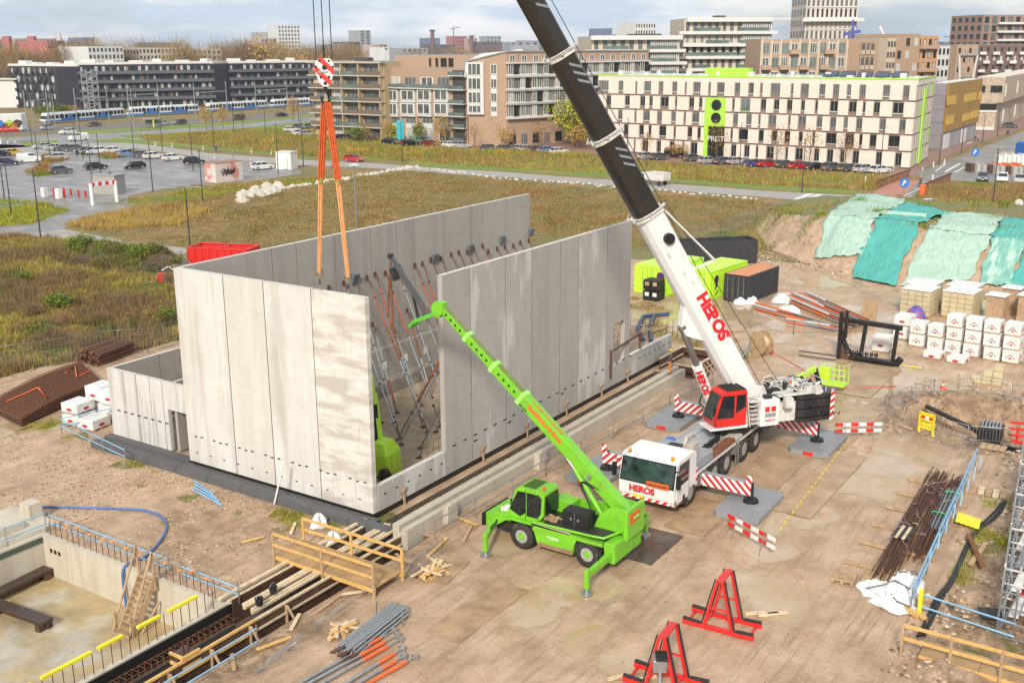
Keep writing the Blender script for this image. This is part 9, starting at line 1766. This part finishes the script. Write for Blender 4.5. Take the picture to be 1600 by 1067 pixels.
tufts('ditch_reeds','orange and green reeds filling the ditch below the apartments','reeds',r1_,20000,(.5,1.25),[GN,GN,YG,OL,STRAW,RUST,OL,GN,GOLD],.08,5,.5,fs=.05,lean=.22)
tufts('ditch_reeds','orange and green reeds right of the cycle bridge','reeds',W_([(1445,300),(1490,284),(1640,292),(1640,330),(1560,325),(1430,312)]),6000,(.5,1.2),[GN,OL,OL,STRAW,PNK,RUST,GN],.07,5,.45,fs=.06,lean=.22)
tufts('parking_shrubs','low shrubs on the car park islands','shrubs',W_([(55,248),(75,243),(105,250),(70,257)]),300,(.5,1.1),[GN,OL,RUST],.1,6,.5); tufts('parking_shrubs','reddish shrubs on the left car park island','shrubs',W_([(45,268),(70,262),(90,272),(60,277)]),350,(.6,1.4),[GN,OL,RUST,RUST],.1,6,.5); tufts('parking_shrubs','shrubs at the right end of the parked row','shrubs',W_([(150,240),(185,234),(190,246),(165,249)]),250,(.5,1.2),[GN,RUST],.1,6,.5)
tufts('verge_grass','weedy grass tip beside the access road at the left edge','grass',W_([(-40,358),(50,350),(110,330),(60,316),(-40,312)]),2600,(.3,.9),[GN,YG,OL],.06,5,.3,fs=.15); tufts('verge_grass','weedy grass beside the car park fence','grass',W_([(160,318),(250,306),(320,294),(400,284),(520,276),(600,268),(560,280),(400,296),(300,312),(220,324)]),4500,(.2,.7),[GN,YG,OL,STRAW],.06,5,.3,fs=.12)
def hm(cx,cy,rx_,ry_,H_,ang,seed): 
    ca,sa=math.cos(ang),math.sin(ang)
    def h(x,y):
        u=((x-cx)*ca+(y-cy)*sa)/rx_; v=(-(x-cx)*sa+(y-cy)*ca)/ry_; r_=np.clip(1-u*u-v*v,0,1); return H_*r_**.7*(.85+.55*fbm(x,y,.55,seed))
    return h
ma=Vector((*g(85,398),0)); mb_=Vector((*g(290,425),0)); mc_=(ma+mb_)/2; hL=hm(mc_.x,mc_.y,(mb_-ma).length/2*1.05,4.2,1.9,math.atan2(mb_.y-ma.y,mb_.x-ma.x),2)
xs=np.arange(mc_.x-26,mc_.x+26,.6); ys=np.arange(mc_.y-26,mc_.y+26,.6); X,Y=np.meshgrid(xs,ys,indexing='ij'); Z=hL(X,Y)-.05; idx=np.arange(X.size).reshape(X.shape); F=np.stack([idx[:-1,:-1],idx[1:,:-1],idx[1:,1:],idx[:-1,1:]],-1).reshape(-1,4); F=F[(Z[:-1,:-1].ravel()>-.02)|(Z[1:,1:].ravel()>-.02)]
o=npmesh('earth_mound',np.stack([X.ravel(),Y.ravel(),Z.ravel()],-1),F,mat('dark earth',(.10,.065,.045),.95,var=.4,vs=1.5,bump=.8,bs=5)); o['kind']='structure'
mp_=[(mc_.x+math.cos(t)*22,mc_.y+math.sin(t)*22) for t in [k*.4 for k in range(16)]]
tufts('mound_weeds','bright green weeds growing over the earth mound beside the path','weeds',mp_,4500,(.2,.7),[GN,(.10,.22,.02),BRN,OL,PNK,DG],.09,7,.3,fs=.3,zf=lambda x,y:hL(x,y)-.05,mask=lambda x,y:(hL(x,y)>.15)&(fbm(x,y,.35,7)>-.02))
tufts('slope_grass','tufts of dry grass on the crest of the netted mound','grass',[(80,-20),(80,8),(100,14),(104,-20)],900,(.3,.9),[OL,STRAW,GN],.06,7,.35,fs=.3,zf=mound_h,mask=lambda x,y:fbm(x,y,.5,17)>.45)
tufts('slope_grass','weeds on the left bank of the sand mound','grass',[(76,12),(80,20),(112,22),(100,10),(84,9)],3000,(.15,.5),[OL,STRAW,GN,BRN],.06,5,.35,fs=.3,zf=mound_h)
tufts('rough_grass','green tufts on the rough sand by the scaffold stack','grass',[(9,-25.8),(21,-25.2),(21,-28),(9,-28.6)],1500,(.08,.25),[GN,YG,OL],.04,6,.18,fs=.8,zf=ground_h,mask=lambda x,y:fbm(x,y,.55,12)>.25); tufts('rough_grass','green tufts along the foot of the front wall','grass',[(-3,0),(-1.4,0),(-1.4,22),(1,28),(-1,28)],900,(.06,.2),[GN,YG,OL],.04,6,.15,fs=.8,zf=ground_h,mask=lambda x,y:fbm(x,y,.8,15)>.2); tufts('rough_grass','grass tufts on the ground beyond the hall end','grass',[(37,-5),(41,-5),(52,12),(42,12)],1500,(.1,.35),[GN,OL,STRAW,BRN],.05,6,.2,fs=.5,zf=ground_h,mask=lambda x,y:fbm(x,y,.5,19)>.1)
# clods and pebbles on the yard
def clods(name,label,poly,n_,sr,cols,zf):
    P_=rng.uniform(np.array(poly).min(0),np.array(poly).max(0),(n_*3,2)); P_=P_[inpoly(P_[:,0],P_[:,1],poly)]; q=fbm(P_[:,0],P_[:,1],.5,3)+rng.normal(0,.35,len(P_)); P_=P_[q>.1]
    P_=P_[~((P_[:,0]<-9.8)&(P_[:,1]>-.4)&(P_[:,1]<12.8))&~((P_[:,1]<.3)&(P_[:,1]>-3.6)&(P_[:,0]<31))&~((P_[:,0]>-1.4)&(P_[:,1]>0)&(P_[:,1]<22)&(P_[:,0]<37))][:n_]
    k=len(P_); s=rng.uniform(sr[0],sr[1],k)**1.; base=np.array([(1,0,0),(0,1,0),(-1,0,0),(0,-1,0),(0,0,1)],float); V=base[None]*s[:,None,None]*rng.uniform(.6,1.3,(k,5,3)); z=zf(P_[:,0],P_[:,1]); V[:,:,0]+=P_[:,0][:,None]; V[:,:,1]+=P_[:,1][:,None]; V[:,:,2]=V[:,:,2]*.7+z[:,None]
    F=(np.array([(0,1,4),(1,2,4),(2,3,4),(3,0,4)])[None]+5*np.arange(k)[:,None,None]).reshape(-1,3); c=np.array(cols)[rng.integers(0,len(cols),k)]*rng.uniform(.7,1.2,(k,1)); o=npmesh(name,V.reshape(-1,3),F,m_veg,np.repeat(c,5,0)); tag(o,label,'clods'); o['kind']='stuff'
SC=[(.42,.29,.18),(.28,.18,.10),(.22,.14,.08),(.55,.45,.34),(.5,.36,.24)]
clods('mud_clods','small clods and stones strewn over the muddy yard',[(-20,-40),(26,-40),(60,-22),(60,-5),(30,-4),(-20,-4)],7000,(.012,.045),SC,ground_h)
clods('mud_clods','crumbly mud clods between the pit and the front wall',[(-9.5,-.3),(-1.4,.3),(-1.4,28),(-25,34),(-25,13),(-9.5,13)],11000,(.02,.08),SC,ground_h)
clods('mud_clods','rough clods beside the scaffold stack and excavation',[(0,-25),(26,-25),(27,-18),(40,-17),(40,-40),(0,-40)],9000,(.03,.14),SC,ground_h)
clods('mud_clods','lumps of soil on the sand mound',[(68,-40),(74,12),(86,14),(84,-40)],3500,(.05,.2),SC,mound_h)
# trees
def crown(seed,n_,cols,size,shape='round',bare=False):
    r_=np.random.default_rng(seed); t=r_.uniform(0,6.283,n_); u=r_.uniform(-1,1,n_); rr=r_.uniform(.25,1,n_)**.45; blob=1+.28*np.sin(3*t+u*4+seed)+.2*np.sin(5*t-u*6)
    c=np.stack([np.sqrt(1-u*u)*np.cos(t)*rr*blob*.5,np.sqrt(1-u*u)*np.sin(t)*rr*blob*.5,.62+u*rr*.38*blob],-1)
    d1=r_.normal(0,1,(n_,3)); d1/=np.linalg.norm(d1,axis=1)[:,None]; d2=np.cross(d1,r_.normal(0,1,(n_,3))); d2/=np.linalg.norm(d2,axis=1)[:,None]
    if bare: d1=np.stack([c[:,0]*.9,c[:,1]*.9,np.abs(c[:,2]-.2)],-1)+r_.normal(0,.25,(n_,3)); d1/=np.linalg.norm(d1,axis=1)[:,None]; s1=size*3.2; s2=size*.16
    else: s1=size; s2=size*.8
    V=np.stack([c-d1*s1,c+d1*s1,c+d2*s2],1).reshape(-1,3); cl=np.array(cols)[r_.integers(0,len(cols),n_)]*r_.uniform(.6,1.4,(n_,1)); me=npmesh('crown',V,np.arange(n_*3).reshape(-1,3),m_veg,np.repeat(cl,3,0)); d=me.data; bpy.data.objects.remove(me); return d
cg=[crown(1,1500,[YG,GOLD,(.3,.32,.03),GN],.045),crown(2,900,[GOLD,RUST,STRAW],.04),crown(3,1500,[BRN,PNK,(.18,.13,.09)],.035,bare=True),crown(4,1500,[(.20,.14,.09),BRN,(.28,.18,.08)],.035,bare=True),crown(5,1300,[(.33,.22,.07),STRAW,BRN],.035,bare=True),crown(6,350,[GOLD,RUST,BRN],.03),crown(7,1200,[GN,DG,OL],.05)]
m_bark=mat('bark',(.09,.07,.055),.9,var=.3)
b=MB(); b.tube((0,0,0),(0,0,.75),.022,6,r2=.006)
for k in range(7): a=k*2.4; z=.28+.06*k; b.tube((0,0,z),(.28*math.cos(a),.28*math.sin(a),z+.28),.009,4,r2=.003); b.tube((.14*math.cos(a),.14*math.sin(a),z+.14),(.2*math.cos(a+.9),.2*math.sin(a+.9),z+.36),.005,3,r2=.002)
o=b.build('trunk',m_bark); trunk_me=o.data; bpy.data.objects.remove(o)
def tree(x,y,h,wd,k,label,grp=None,cat='tree',nm='tree'):
    T=thing(nm,label,cat,(x,y,0),rnd.uniform(0,6.28),grp)
    for n_,me in (('trunk',trunk_me),('crown',cg[k])): o=bpy.data.objects.new(n_,me); C.objects.link(o); o.parent=T; o.scale=(wd,wd,h)
x,y=g(898,228); tree(x,y,zat(885,150,x,y),11,0,'yellow green tree beside the crane boom in front of the gallery block'); x,y=g(830,225); tree(x,y,8,6,5,'small orange leaved tree at the gallery corner'); x,y=g(790,232); tree(x,y,4.5,5,1,'golden bush at the foot of the brick gable',cat='bush',nm='bush'); x,y=g(742,232); tree(x,y,6,5,5,'climbing autumn tree between brick gable and bays')
sm=[(606,222,5,3,1),(615,222,4.5,4,0),(655,224,5,3.5,6),(690,225,7,4,1),(700,226,6,4,5),(775,228,8,5,5),(845,228,5,5,5),(905,232,5,6,1),(562,221,3.5,6,6),(1010,250,6,4,5),(1060,247,3,5,1),(1120,252,8.5,5,5),(1213,258,8,5,5),(1264,262,8,5,5),(1320,262,7,5,5),(1500,215,5,3,5),(1515,190,7,5,0),(66,184,4,6,6),(95,181,4,7,6),(112,180,3.5,6,1),(323,203,7,4,1),(349,202,7,3.5,1),(459,190,8,4,1),(575,235,6,3,5),(1440,110,7,8,1),(1400,262,4,3,5)]
for i,(a,c,h,w_,k) in enumerate(sorted(sm)):
    x,y=g(a,c); tree(x,y,h,w_,k,f'small {("yellow green","golden","bare","bare","bare","sparse orange","green")[k]} street tree or bush, {ordn[i]} from the left','small street trees and bushes')
bs=[]
while len(bs)<34:
    px,py=rnd.uniform(5,285),rnd.uniform(405,560); x,y=g(px,py)
    if y>39 and not(150<px and py>530): bs.append((px,py))
for i,(px,py) in enumerate(sorted(bs)):
    x,y=g(px,py); k=(2,3,6,2,5,3)[i%6]; h=rnd.uniform(.9,1.7); tree(x,y,h,h*rnd.uniform(1.3,2.),k,f'{("brown","dull brown","green","brown","rusty","dull brown")[i%6]} weedy shrub in the left field, {nth(i+1)} from the left','shrubs in the left field','shrub','shrub')
for i in range(11): t=(i+.5)/11; x=ma.x+(mb_.x-ma.x)*t+rnd.uniform(-1.5,1.5); y=ma.y+(mb_.y-ma.y)*t+rnd.uniform(-1.5,1.5); h=rnd.uniform(.9,1.5); tree(x,y,h+float(hL(x,y))*.8,h*2.,6 if i%3 else 3,f'leafy shrub on the earth mound, {nth(i+1)} from the left','shrubs on the earth mound','shrub','shrub')
kn_=('bare brown','bare grey brown','bare straw coloured')
n_=0
for i in range(115):
    px=-40+i*5.2+rnd.uniform(-2.5,2.5); d=rnd.choice((640,680,720,800,900)); 
    if px>560: break
    x,y=D(px,d); top=62+rnd.uniform(-4,26)+(12 if px<90 else 0)*rnd.random(); h=min(max(zat(px,top,x,y),9),27); k=rnd.choice((2,3,3,4,4,1 if rnd.random()<.4 else 4)); tree(x,y,h,h*rnd.uniform(.6,.95),k,f'{dict(((2,"bare brown"),(3,"dull brown"),(4,"straw coloured"),(1,"golden")))[k]} tree in the belt behind the dark blocks, {nth(i+1)} from left','tree belt behind the dark blocks')
for i in range(60):
    px=480+i*19+rnd.uniform(-5,5); d=rnd.uniform(900,1500)
    if 930<px<1500: continue
    x,y=D(px,d); h=min(max(zat(px,72+rnd.uniform(-3,8),x,y),10),26); tree(x,y,h,h*1.1,rnd.choice((2,3,4)),f'distant brownish tree on the skyline, {nth(i+1)} from left','distant skyline trees')
for i in range(16): px=-60+i*5.3; x,y=D(px,rnd.uniform(500,600)); tree(x,y,rnd.uniform(13,19),13,rnd.choice((3,4,1)),f'autumn tree at the far left beside the dark block, {nth(i+1)} from left','autumn trees at the far left')
# city mass on the horizon
rr_=np.random.default_rng(9); b=MB()
for i in range(420):
    px=rr_.uniform(-100,1700); d=rr_.uniform(1000,4200); x,y=D(px,d); h=rr_.uniform(6,17)+ (d>2500)*4; w_=rr_.uniform(14,45); b.mi=int(rr_.integers(0,5)); b.obox((x,y,h/2),(w_,w_*.7,h),rr_.uniform(0,3))
o=b.build('city_roofs',[m_far[0],m_far[1],m_far[2],m_far[4],m_far[6]]); tag(o,'far mass of low city roofs along the horizon','city'); o['kind']='stuff'
# haze
b=MB(); b.box(-6990,-6990,-4,6990,6990,140) if 0 else b.box(-200,-2200,-4,4600,4600,62); hz_=b.build('haze',None if 0 else m_white); hz_.data.materials.clear(); m=bpy.data.materials.new('haze air'); m.use_nodes=True; n=m.node_tree.nodes; n.clear(); o_=n.new('ShaderNodeOutputMaterial'); v=n.new('ShaderNodeVolumePrincipled'); v.inputs['Color'].default_value=(.80,.88,1,1); v.inputs['Density'].default_value=HAZE if 'HAZE' in globals() else .00013; v.inputs['Anisotropy'].default_value=.2; m.node_tree.links.new(v.outputs[0],o_.inputs['Volume']); hz_.data.materials.append(m); hz_['kind']='stuff'
